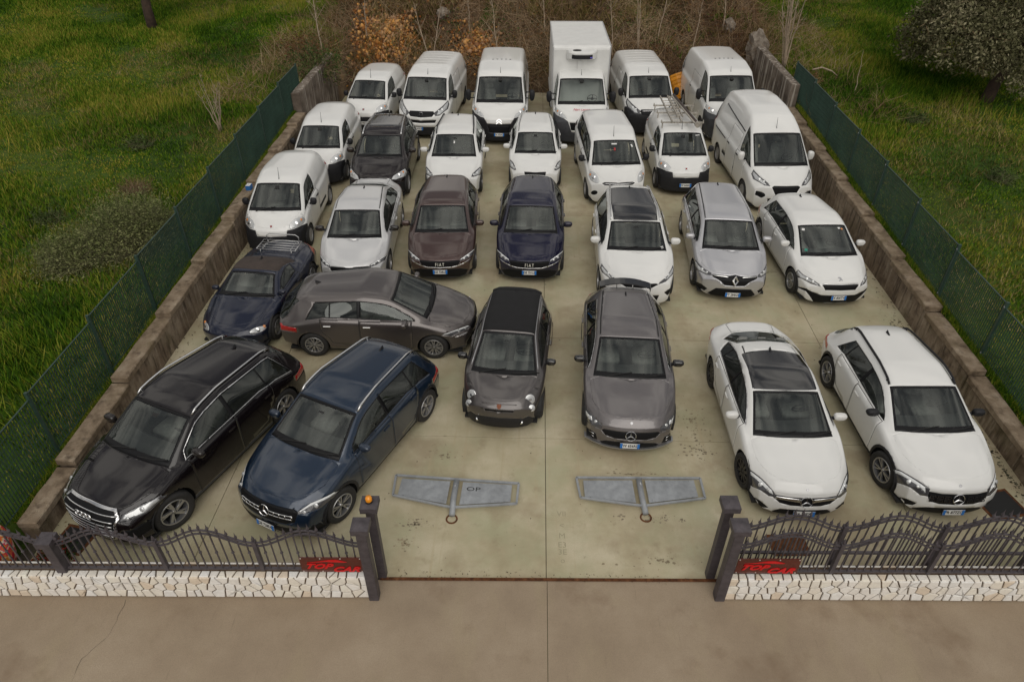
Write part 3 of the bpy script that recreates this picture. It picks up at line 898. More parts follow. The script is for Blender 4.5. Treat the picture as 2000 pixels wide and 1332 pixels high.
# ---------- yard: dark bed with concrete slabs
def fy(x, d=0.): return 6.155 + .027 * x + d
bed = mesh_obj('yard_paving', [(-8.3, fy(-8.3, .3), -.03), (9.27, fy(9.27, .3), -.03), (9.27, 31.2, -.03), (-8.3, 31.2, -.03)], [(0, 1, 2, 3)], M_JOINT)
tag(bed, None, kind='structure')
JX = [-8.0, -5.40, .33, 6.60, 8.95]; JY = [None, 9.62, 12.85, 15.75, 18.95, 22.06, 25.2, 28.3, 31.0]
for i in range(len(JX) - 1):
    for j in range(len(JY) - 1):
        x0, x1 = JX[i] + .005, JX[i + 1] - .005
        if i == 0: x0 -= .06
        if i == len(JX) - 2: x1 += .06
        ya0 = fy(x0, .36) if j == 0 else JY[j] + .005 + .002 * x0; ya1 = fy(x1, .36) if j == 0 else JY[j] + .005 + .002 * x1
        yb0 = JY[j + 1] - .005 + .002 * x0; yb1 = JY[j + 1] - .005 + .002 * x1
        t = .004
        P = [(x0, ya0), (x1, ya1), (x1, yb1), (x0, yb0)]
        Q = [(x0 + t, ya0 + t), (x1 - t, ya1 + t), (x1 - t, yb1 - t), (x0 + t, yb0 - t)]
        V = [(a, b, -.028) for a, b in P] + [(a, b, -.004) for a, b in P] + [(a, b, 0) for a, b in Q]
        F = [(k, (k + 1) % 4, (k + 1) % 4 + 4, k + 4) for k in range(4)] + [(k + 4, (k + 1) % 4 + 4, (k + 1) % 4 + 8, k + 8) for k in range(4)] + [(8, 9, 10, 11)]
        mesh_obj('concrete_slab', V, F, M_CONC, bed)

# ---------- road in front
rd = mesh_obj('road', [(-160, -60, -.012), (.340, -60, -.012), (.340, fy(.34, .33), -.012), (-10.2, fy(-10.2, .30), -.012), (-12, 4.6, -.012), (-160, 4.6, -.012),
     (.348, -60, -.012), (160, -60, -.012), (160, 4.8, -.012), (12, 4.8, -.012), (10.2, fy(10.2, .30), -.012), (.348, fy(.34, .33), -.012)], [(0, 1, 2, 3, 4, 5), (6, 7, 8, 9, 10, 11)], M_ROAD)
tag(rd, None, kind='structure')
def crack(pts, w, z=-.008):
    V = []; F = []
    P = []
    for i in range(len(pts) - 1):
        a, b = Vector(pts[i]), Vector(pts[i + 1])
        for k in range(6): P.append(a.lerp(b, k / 6) + Vector((random.uniform(-1, 1), random.uniform(-1, 1))) * .018)
    P.append(Vector(pts[-1]))
    for i, p in enumerate(P):
        t = (P[min(i + 1, len(P) - 1)] - P[max(i - 1, 0)]).normalized(); n = Vector((-t.y, t.x)) * w * random.uniform(.15, 1) / 2
        V += [(p.x - n.x, p.y - n.y, z), (p.x + n.x, p.y + n.y, z)]
        if i: F.append((2 * i - 2, 2 * i - 1, 2 * i + 1, 2 * i))
    o = mesh_obj('crack', V, F, M_JOINT, rd); return o
crack([(-6.17, 5.93), (-6.13, 5.4), (-6.35, 5.0), (-6.3, 4.2)], .006)
# sliding gate track at the threshold
b = MB(); b.bar((-2.30, fy(-2.3, .335), .004), (9.6, fy(9.6, .335), .004), .05, .012); b.bar((-2.3, fy(-2.3, .335), .014), (9.6, fy(9.6, .335), .014), .016, .016)
tag(b.obj('gate_track', M_RUST), 'thin rusty steel track of the sliding gate set across the yard entrance', 'gate track')

# ---------- retaining walls, in stepped lengths
def roughbox(name, x0, x1, y0, y1, z0, z1, mat, parent, jit=.012, seg=3, bev=.02):
    bm = bmesh.new(); bmesh.ops.create_cube(bm, size=1)
    for v in bm.verts: v.co = Vector((x0 + (v.co.x + .5) * (x1 - x0), y0 + (v.co.y + .5) * (y1 - y0), z0 + (v.co.z + .5) * (z1 - z0)))
    bmesh.ops.subdivide_edges(bm, edges=[e for e in bm.edges if abs(e.verts[0].co.y - e.verts[1].co.y) > .3], cuts=seg, use_grid_fill=True)
    for v in bm.verts:
        if v.co.z > z0 + .01: v.co += Vector((random.uniform(-1, 1), 0, random.uniform(-1, 1))) * jit
    bmesh.ops.bevel(bm, geom=list(bm.edges), offset=bev, segments=1, affect='EDGES', clamp_overlap=True)
    me = bpy.data.meshes.new(name); bm.to_mesh(me); bm.free(); me.materials.append(mat)
    o = bpy.data.objects.new(name, me); COL.objects.link(o); o.parent = parent; return o
WL = []
def stepped_wall(x0, x1, ystart, y1st, tops, yend, label, front):
    root = empty('retaining_wall', (0, 0, 0)); tag(root, label, 'wall', 'stepped concrete walls along the yard')
    y = ystart; nxt = y1st
    for k, t in enumerate(tops):
        e = min(nxt, yend)
        roughbox('wall_segment', x0, x1, y + .004, e - .004, -.1, t - .15, M_WALL, root, jit=.006, bev=.01)
        cx0, cx1 = (x0 - .02, x1 + .025) if front > 0 else (x0 - .025, x1 + .02)
        roughbox('coping_block', cx0, cx1, y - .03 if k else y, e - .036, t - .148, t, M_COPE, root)
        WL.append((x0, y, e, t)); y = e; nxt = e + 2.08
        if y >= yend - .05: break
    return root
stepped_wall(-8.31, -8.0, 6.95, 8.22, [.47, .62, .75, .86, .95, 1.06, 1.14, 1.22, 1.30], 23.9, 'low stepped concrete wall stained brown along the left side of the yard', 1)
stepped_wall(8.95, 9.26, 6.75, 9.1, [.45, .54, .67, .80, .91, .99, 1.07, 1.15, 1.24], 25.2, 'low stepped concrete wall stained brown along the right side of the yard', -1)
M_DRIP = ramp_mat('drip_wall', [(.28, (.06, .045, .035)), (.50, (.15, .12, .095)), (.72, (.26, .22, .18))], scale=1.8, rough=.92, bump=.5, bscale=22,
    extra=[(5, .54, .62, (.48, .44, .38), .8, (1.6, 1.6, .09), 4), (1.2, .5, .66, (.05, .035, .025), .6, None, 7)])
def tall(x0, x1, y0, y1, z, label, lean=0.):
    root = empty('tall_wall', (0, 0, 0)); tag(root, label, 'wall', 'tall concrete walls at the rear corners')
    roughbox('wall_segment', x0, x1, y0, y1, -.1, z, M_DRIP, root, jit=.008, seg=6)
    n = int((y1 - y0) / .62)
    for k in range(1, n):
        b = MB(); yy = y0 + k * .62; xx = x1 if x0 < 0 else x0; b.box((xx, yy, z / 2 - .05), (.012, .018, z - .05)); b.obj('board_mark', M_DRIP, root)
    return root
tall(-8.42, -8.12, 23.95, 28.9, 1.92, 'tall concrete wall with pale drip streaks at the rear left corner')
tall(9.02, 9.32, 25.25, 30.2, 2.0, 'tall concrete wall with board marks at the rear right corner')

# ---------- green grating fences
def grating_mesh(L, H):
    b = MB(); n = int(L / .062)
    for k in range(n + 1): b.box((0, k * L / n, H / 2), (.025, .0028, H))
    for k in range(10): b.box((0, L / 2, .02 + k * (H - .04) / 9), (.006, L, .006))
    b.box((0, L / 2, .012), (.028, L, .006)); b.box((0, L / 2, H - .004), (.028, L, .008))
    o = b.obj('grating_panel', M_GREENP); me = o.data; bpy.data.objects.remove(o); return me
GM = grating_mesh(2.03, 1.33)
def green_fence(x, y0, n, bases, label):
    root = empty('grating_fence', (x, y0, 0)); tag(root, label, 'fence', 'green steel grating fences')
    for k in range(n):
        o = bpy.data.objects.new('grating_panel', GM); COL.objects.link(o); o.parent = root; o.location = (0, k * 2.075 + .02, bases[k]); o['kind'] = 'stuff'
    for k in range(n + 1):
        z = bases[min(k, n - 1)]; z0 = bases[max(0, k - 1)]
        b = MB(); b.box((0, 0, (z + 1.36 + z0 - .3) / 2), (.055, .05, z + 1.36 - z0 + .3)); b.box((-.032, 0, z + 1.25), (.012, .03, .03), 1); b.box((-.032, 0, z + .1), (.012, .03, .03), 1)
        b.obj('fence_post', [M_GREENP, M_GALV], root, loc=(0, k * 2.075, 0))
green_fence(-8.45, 6.42, 9, [.45, .56, .68, .78, .88, .98, 1.06, 1.14, 1.22], 'green steel grating fence stepping up beside the left wall')
green_fence(9.40, 5.44 + .02, 10, [.42, .46, .52, .62, .74, .84, .92, 1.0, 1.08, 1.16], 'green steel grating fence stepping up beside the right wall')

# ---------- white stone plinths
def clip_poly(P, a, b, c):
    out = []
    for i in range(len(P)):
        p, q = P[i], P[(i + 1) % len(P)]; dp = a * p[0] + b * p[1] - c; dq = a * q[0] + b * q[1] - c
        if dp <= 0: out.append(p)
        if dp * dq < 0: t = dp / (dp - dq); out.append((p[0] + t * (q[0] - p[0]), p[1] + t * (q[1] - p[1])))
    return out
def voronoi(u0, u1, v0, v1, du, rows, jit=.42):
    S = []
    for r in range(rows):
        v = v0 + (v1 - v0) * (r + .5) / rows; n = int((u1 - u0) / du)
        for k in range(n): S.append((u0 + (k + .5 + random.uniform(-jit, jit) + .25 * (r % 2)) * (u1 - u0) / n, v + random.uniform(-jit, jit) * (v1 - v0) / rows * .6))
    out = []
    for i, s in enumerate(S):
        P = [(u0, v0), (u1, v0), (u1, v1), (u0, v1)]
        for j, t in enumerate(S):
            if i == j or abs(t[0] - s[0]) > .5: continue
            a, b = t[0] - s[0], t[1] - s[1]; P = clip_poly(P, a, b, (t[0] ** 2 + t[1] ** 2 - s[0] ** 2 - s[1] ** 2) / 2)
            if len(P) < 3: break
        if len(P) >= 3: out.append(P)
    return out
def stone_plinth(x0, x1, label, endface):
    root = empty('stone_plinth', (0, fy(0), 0), math.atan(.027)); tag(root, label, 'wall', 'white stone plinths beside the entrance')
    H = .50; b = MB(); b.box(((x0 + x1) / 2, .155, H / 2 - .03), (x1 - x0 - .03, .27, H + .03)); b.obj('mortar_core', M_MORTAR, root)
    def stone(P, f, th):
        P = inset(P, .0105)
        if len(P) < 3: return
        A = abs(sum(P[i][0] * P[(i + 1) % len(P)][1] - P[(i + 1) % len(P)][0] * P[i][1] for i in range(len(P)))) / 2
        if A < .0006: return
        Q = inset(P, .006); n = len(P); d = th * random.uniform(.75, 1.25)
        V = [f(u, v, 0) for u, v in P] + [f(u, v, d * .7) for u, v in P] + [f(u, v, d) for u, v in Q]
        F = [tuple(range(n))] + [(k, (k + 1) % n, (k + 1) % n + n, k + n) for k in range(n)] + [(k + n, (k + 1) % n + n, (k + 1) % n + 2 * n, k + 2 * n) for k in range(n)] + [tuple(range(3 * n - 1, 2 * n - 1, -1))]
        o = mesh_obj('stone', V, F, random.choices(M_STONE, [3, 4, 1, 2, 3])[0], root)
        bm = bmesh.new(); bm.from_mesh(o.data); bmesh.ops.recalc_face_normals(bm, faces=bm.faces); bm.to_mesh(o.data); bm.free()
    for P in voronoi(x0, x1, .0, H, .150, 3): stone(P, lambda u, v, d: (u, .018 - d, v - .0), .022)
    for P in voronoi(x0, x1, .02, .14, .13, 1): stone(P, lambda u, v, d: (u, v - .012, H - .012 + d), .02)
    for P in voronoi(x0, x1, .235, .285, .22, 1, .3): stone(P, lambda u, v, d: (u, v, H - .012 + d), .016)
    if endface:
        xe = x1 if endface > 0 else x0
        for P in voronoi(.02, .28, .0, H, .13, 4): stone(P, lambda u, v, d: (xe - endface * .018 + endface * d, u, v), .02)
    return root
stone_plinth(-9.9, -2.40, 'low plinth of irregular white stones under the left iron fence', 1)
stone_plinth(3.06, 9.9, 'low plinth of irregular white stones under the right iron fence', -1)

# ---------- iron fences with waved rails and spear tips
def wave(x, x0, x1): return .5 - .5 * math.cos(2 * math.pi * (x - x0) / (x1 - x0))
def tube_rail(root, P, w, h, name='rail'):
    b = MB()
    for i in range(len(P) - 1): b.bar(P[i], P[i + 1], w, h)
    return b.obj(name, M_IRON, root)
def bar_obj(root, x, y, z0, zt, knob, lean=0):
    b = MB(); b.bar((x, y, z0), (x, y, zt), .017, .017)
    b.lathe([(.0, 0), (.012, .0), (.026, .035), (.010, .075), (.0, .15)], c=(x, y, zt - .02), n=5)
    if knob: b.lathe([(.009, -.03), (.026, 0), (.009, .03)], c=(x, y, knob), n=6)
    return b.obj('fence_bar', M_IRON, root)
def iron_fence(posts, base, low, peak, d, label, name='iron_fence', cat='fence', group=None, knob=None, mid=None, pw=.06, sp=.118, endw=None, skip=()):
    root = empty(name, (0, fy(0), 0), math.atan(.027)); tag(root, label, cat, group)
    for k, x in enumerate(posts):
        if k in skip: continue
        w = endw if (endw and k == 0) else pw
        b = MB(); b.box((x, d, (base + low + .05) / 2), (w, w, low + .05 - base)); b.lathe([(0, 0), (.014, 0), (.026, .04), (0, .12)], c=(x, d, low + .05), n=6); b.obj('fence_post', M_IRON, root)
    for k in range(len(posts) - 1):
        a, c = posts[k], posts[k + 1]; n = max(2, int(round((c - a) / sp)))
        for q in (0, -.075):
            P = [(a + (c - a) * i / 16, d, low + q + (peak - low) * wave(a + (c - a) * i / 16, a, c)) for i in range(17)]; tube_rail(root, P, .030, .018)
        b = MB(); b.bar((a, d, base + .03), (c, d, base + .03), .04, .03); b.obj('rail', M_IRON, root)
        if mid: b = MB(); b.bar((a, d, mid), (c, d, mid), .04, .04); b.obj('rail', M_IRON, root)
        for i in range(1, n):
            x = a + (c - a) * i / n; bar_obj(root, x, d, base + .02, low + .04 + (peak - low) * wave(x, a, c), (base + .42 if i % 2 else None) if knob else None)
    return root
iron_fence([-9.9, -8.55, -7.0, -5.44, -3.98, -2.42], .52, 1.17, 1.46, .14, 'dark iron fence with waved rails and spear tips on the left plinth', group='waved iron fences beside the entrance', knob=True, skip=(2, 5))
iron_fence([3.10, 4.62, 6.08, 7.55, 9.0, 9.9], .52, 1.17, 1.46, .14, 'dark iron fence with waved rails and spear tips on the right plinth', group='waved iron fences beside the entrance', skip=(0,))
iron_fence([3.22, 4.75, 6.25, 7.75, 9.2], .10, 1.22, 1.50, .42, 'dark iron sliding gate standing open behind the right fence', name='sliding_gate', cat='gate', mid=.62, pw=.07)
def gate_post(x, d, z, w, label, cap=.25):
    root = empty('gate_post', (x, fy(x, d), 0), math.atan(.027)); tag(root, label, 'gate post', 'iron gate posts')
    b = MB(); b.box((0, 0, z / 2 - .02), (w, w, z)); b.obj('post_shaft', M_IRON, root, bevel=.006)
    b = MB(); b.box((0, 0, z - .02), (cap, cap, .10)); b.add([(-cap / 2, -cap / 2, z + .03), (cap / 2, -cap / 2, z + .03), (cap / 2, cap / 2, z + .03), (-cap / 2, cap / 2, z + .03), (0, 0, z + .055)], [(0, 1, 4), (1, 2, 4), (2, 3, 4), (3, 0, 4)]); b.obj('post_cap', M_IRON, root)
    return root
gate_post(-2.33, .03, 1.72, .15, 'dark iron gate post at the right end of the left plinth')
gate_post(-2.27, .40, 1.74, .13, 'dark iron gate post carrying the orange beacon')
gate_post(3.00, .05, 1.72, .15, 'dark iron gate post at the left end of the right plinth')
gate_post(2.93, .42, 1.76, .13, 'dark iron gate post behind the right plinth, nearest the yard')
gate_post(-7.02, .14, 1.22, .15, 'wide iron post with a square cap in the left fence', .23)
gate_post(8.72, .40, 1.45, .22, 'thick dark post behind the right fence by the picture edge', .24)

# ---------- signs
M_SIGN = pmat('sign_plexiglass', (.085, .010, .006), .18, noise=.35, nscale=3, coat=.6)
M_SRED = pmat('sign_red', (.62, .006, .010), .35)
M_SCREW = pmat('screw_head', (.75, .74, .7), .3, metal=.4)
def top_sign(x, z, d, label, group):
    root = empty('shop_sign', (x, fy(x, d), z), math.atan(.027)); tag(root, label, 'sign', group)
    w, h = .93, .35
    P = roundp([(-w / 2, -h / 2), (w / 2, -h / 2), (w / 2, h / 2), (-w / 2, h / 2)], .03, 3)
    b = MB(); b.prism(P, 0, .014, 'xz'); b.obj('sign_panel', M_SIGN, root)
    text_obj('sign_lettering', 'TOP', M_SRED, root, (-.215, -.006, -.030), (rad(90), 0, 0), size=.165, ext=.004, bold=.006, shear=.45, xs=1.25)
    text_obj('sign_lettering', 'CAR', M_SRED, root, (.195, -.006, -.105), (rad(90), 0, 0), size=.165, ext=.004, bold=.006, shear=.45, xs=1.25)
    b = MB(); b.prism([(-.36, .060), (-.20, .085), (-.02, .125), (.08, .128), (.16, .105), (.24, .075), (.20, .068), (.02, .075), (-.08, .085), (-.22, .070)], -.006, -.001, 'xz'); b.obj('sign_emblem', M_SRED, root)
    b = MB()
    for sx in (-.44, -.15, .15, .44):
        for sz in (-.155, .155): b.lathe([(.0, -.008), (.010, -.006), (.010, 0)], c=(sx, -.0, sz), axis='y', n=8)
    b.obj('screws', M_SCREW, root)
    return root
top_sign(-2.90, .735, .075, 'red and brown company sign on the left fence beside the gate post', 'company signs')
top_sign(3.60, .755, .075, 'red and brown company sign on the right fence beside the gate post', 'company signs')

# orange beacon
root = empty('warning_beacon', (-2.27, fy(-2.27, .40), 1.80)); tag(root, 'orange flashing beacon on top of the left gate post', 'beacon')
b = MB(); b.lathe([(.06, 0), (.06, .02)], n=16); b.obj('beacon_base', M_BLK, root)
b = MB(); b.lathe([(.048, .02), (.050, .06), (.040, .09), (.0, .10)], n=16); b.obj('beacon_dome', pmat('orange_dome', (.85, .30, .01), .3, coat=.5), root, smooth=True)

# ---------- folding parking barriers
def barrier(cx, cy, rot, flip, label):
    root = empty('parking_barrier', (cx, cy, 0), rot); tag(root, label, 'parking barrier', 'folded parking barriers on the concrete')
    O = [(-1.12, .44), (1.12, .42), (1.11, -.04), (.06, -.20), (-.06, -.20), (-1.08, -.02)]
    b = MB()
    for i in range(6): b.bar((*O[i], .075), (*O[(i + 1) % 6], .075), .038, .03)
    b.obj('barrier_frame', M_GALV, root)
    for s in (-1, 1):
        P = [(s * .115, .385), (s * 1.0, .385), (s * 1.0, .0), (s * .115, -.13)]
        b = MB(); b.prism(P, .058, .064, 'xy'); o = b.obj('barrier_sheet', M_GALV, root)
        b = MB()
        for u in (.18, .42, .66, .9):
            b.lathe([(0, .010), (.010, .008), (.010, 0)], c=(s * u, .36, .064), n=6); b.lathe([(0, .010), (.010, .008), (.010, 0)], c=(s * u, -.08 + .09 * u, .064), n=6)
        b.obj('rivets', M_GALV, root)
    b = MB(); b.tube([(0, .36, .10), (0, -.05, .085), (0.02, -.36, .05)], .052, n=12); b.obj('barrier_tube', M_GALV, root, smooth=True)
    b = MB(); b.lathe([(.105, .002), (.100, .014), (.080, .014), (.075, .002)], c=(.02, -.40, 0), n=22); b.obj('base_ring', M_RUST, root)
    b = MB(); b.lathe([(.0, .012), (.022, .009), (.02, 0)], c=(0, .22, .15), n=10, scale=(.5, 1.9)); b.obj('lock', M_CHR, root)
    return root
br = barrier(-1.29, 8.03, -.045, 1, 'grey folded parking barrier on the left, with the letters OP on it')
text_obj('barrier_lettering', 'OP', M_TXT, br, (.32, .23, .066), (0, 0, 0), size=.13, ext=.0008, xs=1.5)
barrier(2.02, 8.17, .035, -1, 'grey folded parking barrier on the right, with the rusty base ring')

# pits and plates in the yard; flat dark sheets paint the pits' inner shade
b = MB(); b.box((0, 0, .006), (.62, .5, .010)); b.box((0, 0, .004), (.72, .6, .006), 1)
tag(b.obj('painted_drain_pit', [M_SEAM, M_RUST], loc=(8.30, 8.25, 0), rot=(0, 0, .25)), 'open drain with its shaded pit painted dark beside the right wall near the white crossover', 'drain')
b = MB(); b.box((0, 0, .006), (.50, .42, .010)); b.box((0, 0, .004), (.60, .52, .006), 1)  # dark sheet in a rusty frame stands for the shade down the hole
tag(b.obj('painted_drain_pit', [M_SEAM, M_RUST], loc=(-7.55, 7.0, 0), rot=(0, 0, -.2)), 'rusty drain with its shaded pit painted dark beside the left wall near the black car', 'drain')
b = MB(); b.box((0, 0, .006), (.62, .42, .012))
tag(b.obj('floor_plate', M_RUST, loc=(4.35, 7.28, 0), rot=(0, 0, .05)), 'rust red steel plate lying behind the right fence', 'steel plate')

# stamped marks on the slab, faint
M_MARK = pmat('faint_mark', (.33, .30, .20), .85)
for k, (s_, yy) in enumerate([('o', 6.86), ('3E', 7.02), ('E3', 7.16), ('M', 7.34), ('<', 7.55), ('VII', 7.80)]):
    text_obj('stamped_mark', s_, M_MARK, bed, (.60, yy, .002), (0, 0, 0), size=.15, ext=.0006)

# ---------- scattered small leaves and grit on the yard and road
def specks(name, n, area, size, mats, z=.004, label=None, cat=None):
    V = []; F = []; M = []
    for k in range(n):
        x = random.uniform(area[0], area[1]); y = random.uniform(area[2], area[3]); s = random.uniform(*size); a = random.uniform(0, 6.28)
        c, q = math.cos(a) * s, math.sin(a) * s; b = len(V)
        V += [(x + c, y + q, z), (x - q * .5, y + c * .5, z + s * .3), (x - c, y - q, z), (x + q * .5, y - c * .5, z + s * .2)]; F.append((b, b + 1, b + 2, b + 3)); M.append(random.randrange(len(mats)))
    o = mesh_obj(name, V, F, mats, None, M); tag(o, label, cat, kind='stuff'); return o
ML = [pmat('leaf_brown', (.06, .035, .015), .8), pmat('leaf_dark', (.025, .018, .010), .9), pmat('leaf_pale', (.20, .15, .08), .8)]
specks('leaf_litter', 420, (-7.9, 8.9, 6.8, 29), (.008, .022), ML, label='small dry leaves and grit scattered over the concrete', cat='leaves')
specks('leaf_litter', 260, (-8.0, -7.75, 6.6, 24), (.012, .035), ML, label='dry leaves gathered at the foot of the left wall', cat='leaves')
specks('leaf_litter', 340, (8.65, 8.95, 7.2, 25), (.012, .035), ML, label='dry leaves gathered at the foot of the right wall', cat='leaves')
specks('leaf_litter', 160, (-2.3, 3.0, 6.47, 6.62), (.006, .016), ML, label='grit and small leaves along the gate track', cat='leaves', z=.006)

# oil drips and dirt smears on the slabs (thin irregular films)
M_STAIN = pmat('dirt_film', (.27, .22, .14), .9, noise=.4, nscale=6)
M_OIL = pmat('oil_film', (.20, .165, .11), .75, noise=.4, nscale=8)
M_MOSS = pmat('moss_film', (.045, .042, .022), .95, noise=.4, nscale=9)
def smear(x, y, rx, ry, n, mat, s=(.006, .03)):
    V = []; F = []
    for k in range(n):
        r = abs(random.gauss(0, .5)); a = random.uniform(0, 6.28); px, py = x + math.cos(a) * r * rx, y + math.sin(a) * r * ry; q = s[0] + (s[1] - s[0]) * random.random() ** 2.2; m = random.randint(5, 7); b = len(V); ph = random.uniform(0, 6)
        V += [(px + math.cos(ph + 6.283 * i / m) * q * random.uniform(.5, 1.3), py + math.sin(ph + 6.283 * i / m) * q * random.uniform(.4, 1.0), .0035 + .0001 * (k % 5)) for i in range(m)]; F.append(tuple(range(b, b + m)))
    me = bpy.data.meshes.new('stain'); me.from_pydata(V, [], F); me.materials.append(mat); o = bpy.data.objects.new('stain', me); COL.objects.link(o); o.parent = bed; o['kind'] = 'stuff'
for (x, y, rx, ry, n, m) in ((3.25, 10.2, .45, .9, 130, M_STAIN), (3.3, 9.4, .5, .35, 80, M_OIL), (2.3, 7.75, .6, .12, 46, M_OIL), (1.6, 7.78, .2, .1, 22, M_OIL), (1.9, 8.75, .9, .12, 60, M_STAIN), (-1.9, 7.5, .35, .2, 60, M_OIL), (-2.0, 7.1, .25, .2, 50, M_STAIN), (-1.6, 9.1, .4, .3, 45, M_STAIN), (-.7, 20.6, .35, .3, 60, M_OIL), (.9, 21.0, .5, .5, 45, M_STAIN), (2.2, 6.9, .8, .2, 60, M_STAIN), (5.6, 13.3, .4, .2, 35, M_OIL), (-3.2, 13.9, .3, .2, 30, M_OIL), (6.6, 9.5, .4, .9, 70, M_STAIN), (8.75, 12.5, .16, 2.2, 260, M_MOSS), (8.8, 9.0, .14, 1.8, 200, M_MOSS), (8.6, 13.4, .30, .8, 120, M_MOSS), (-7.6, 10.8, .25, 1.6, 100, M_STAIN), (1.5, 16.2, .5, .4, 40, M_STAIN), (6.3, 15.9, .6, .2, 45, M_OIL)):
    smear(x, y, rx, ry, n, m)
# ---------------------------------------------------------------- vehicle shapes
def base(L, W, H, wb, fo, cowl, wt, roof, rear, hoodz, belt, /, peak=None, **k):
    w = W / 2; yc, zc = cowl; yw, zw = wt; yr, zr = roof
    pk = peak or (yw + (yr - yw) * .35, H)
    S = dict(L=L, W=W, H=H, wb=wb, fo=fo, cowl=cowl, wt=wt, roof=roof)
    S['top'] = [(0, hoodz - .15), (.04, hoodz - .06), (.13, hoodz), (yc * .55, hoodz + (zc - hoodz) * .62), (yc - .05, zc), (yc + (yw - yc) * .5, zc + (zw - zc) * .53), (yw, zw), (yw + .25, zw + (pk[1] - zw) * .6), pk, (yr, zr)] + rear
    rz = rear[-1][1]
    S['wid'] = [(0, .80), (.12, .885), (.4, .965), (.9, 1), (L - 1.0, 1), (L - .4, .965), (L - .12, .90), (L, .83)]
    S['belt'] = [(0, hoodz - .22), (.25, hoodz - .09), (yc, belt[0]), (L * .75, belt[1]), (L - .15, min(belt[1], rz - .06)), (L, rz - .1)]
    S['rw'] = [(0, .60 * w), (.3, .74 * w), (yc - .1, .84 * w), (yw, .70 * w), (yw + .5, .69 * w), (yr, .595 * w), (L, .55 * w)]
    S['crown'] = [(0, .03), (.3, .05), (yc - .1, .06), (yw, .05), ((yw + yr) / 2, .05), (L - .3, .05), (L, .04)]
    S['bot'] = [(0, .17), (.5, .16), (L - .5, .17), (L, .24)]
    S['bow'] = [(0, .34), (.5, .26), (yc, .17), (yw, .08), (L * .6, 0), (L - .8, -.06), (L, -.20)]
    S['nose'] = [(0, .12), (.20, .05), (.34, .01), (.55, 0), (.70, .03), (hoodz + .05, .10), (2, .1)]
    S['tail'] = [(0, .14), (.3, .05), (.5, 0), (.8, .02), (1.0, .08), (2.5, .1)]
    S['tuck'] = .12
    S.update(k); return S

def van(L, W, H, wb, fo, cowl, wt, roof, hoodz, belt, /, **k):
    """panel van with an upright tail"""
    w = W / 2; yc, zc = cowl; yw, zw = wt; yr, zr = roof
    S = base(L, W, H, wb, fo, cowl, wt, roof, [(L - .10, zr - .10), (L, zr - .28)], hoodz, belt)
    S['rw'] = [(0, .60 * w), (.3, .76 * w), (yc - .05, .88 * w), (yw, .78 * w), (yw + .5, .80 * w), (L, .79 * w)]
    S['wid'] = [(0, .84), (.12, .91), (.4, .975), (.9, 1), (L - .4, 1), (L - .1, .97), (L, .93)]
    S['belt'] = [(0, hoodz - .22), (.25, hoodz - .08), (yc, belt[0]), (yw + .3, belt[1]), (L, belt[1])]
    S['crown'] = [(0, .03), (.3, .05), (yc - .1, .07), (yw, .06), (yw + .6, .07), (L, .07)]
    S['bow'] = [(0, .34), (.5, .24), (yc, .18), (yw, .09), (yw + .9, 0), (L - .6, 0), (L, -.05)]
    S['tail'] = [(0, .06), (.3, .0), (1.2, .0), (2.6, .05)]
    S['bulge'] = .03; S['tfade'] = .5; S['seam_roof'] = True; S['onerow'] = True; S['van'] = True
    S.update(k); return S

TY = {}
# hatchback with slim lamps joined by a dark band (front traced in the (x, height-ish) plane seen from 33 degrees above)
TIPO_F = [
 ('grille', M_GRL, 'F', [(-.02, .585), (.50, .625), (.52, .60), (.46, .50), (.30, .455), (-.02, .435)], dict(alpha=33)),
 ('headlight', M_LAMPD, 'F', [(.86, .93), (.82, .77), (.64, .65), (.50, .595), (.52, .64), (.66, .745), (.80, .86)], dict(alpha=33, split=True)),
 ('lamp_strip', M_DRL, 'F', [(.855, .925), (.845, .895), (.66, .725), (.52, .63), (.525, .655), (.67, .765), (.80, .87)], dict(alpha=33, split=True, par='headlight')),
 ('air_intake', M_GRL, 'F', [(-.02, .385), (.50, .42), (.70, .40), (.60, .22), (.3, .17), (-.02, .165)], dict(alpha=33)),
 ('trim_strip', M_CHR, 'F', [(-.02, .432), (.30, .450), (.46, .495), (.62, .57), (.80, .70), (.80, .69), (.63, .555), (.47, .48), (.30, .435), (-.02, .418)], dict(alpha=33)),
 ('trim_strip', M_GREYP, 'F', [(-.02, .20), (.45, .21), (.62, .27), (.78, .42), (.78, .40), (.63, .25), (.45, .185), (-.02, .175)], dict(alpha=33)),
]
TY['tipo'] = base(4.37, 1.79, 1.49, 2.64, .89, (.95, 1.0), (1.72, 1.39), (3.62, 1.39), [(3.93, 1.29), (4.25, 1.00), (4.35, .94), (4.37, .85)], .78, (.93, 1.0),
    feats=TIPO_F, hood=[(0, .10), (.35, .115), (.60, .18), (.72, .32)], dloend=(3.42, 3.64), pillars=[(2.42, 2.50)], quarter=3.08,
    doors=[(1.32, 2.46), (2.46, 3.32)], wheel=(.315, .205, .215, 'twin', 7, M_ALU), mirror=(1.47, 1.0, (.23, .13, .15)), plate=.40, badge='FIAT')
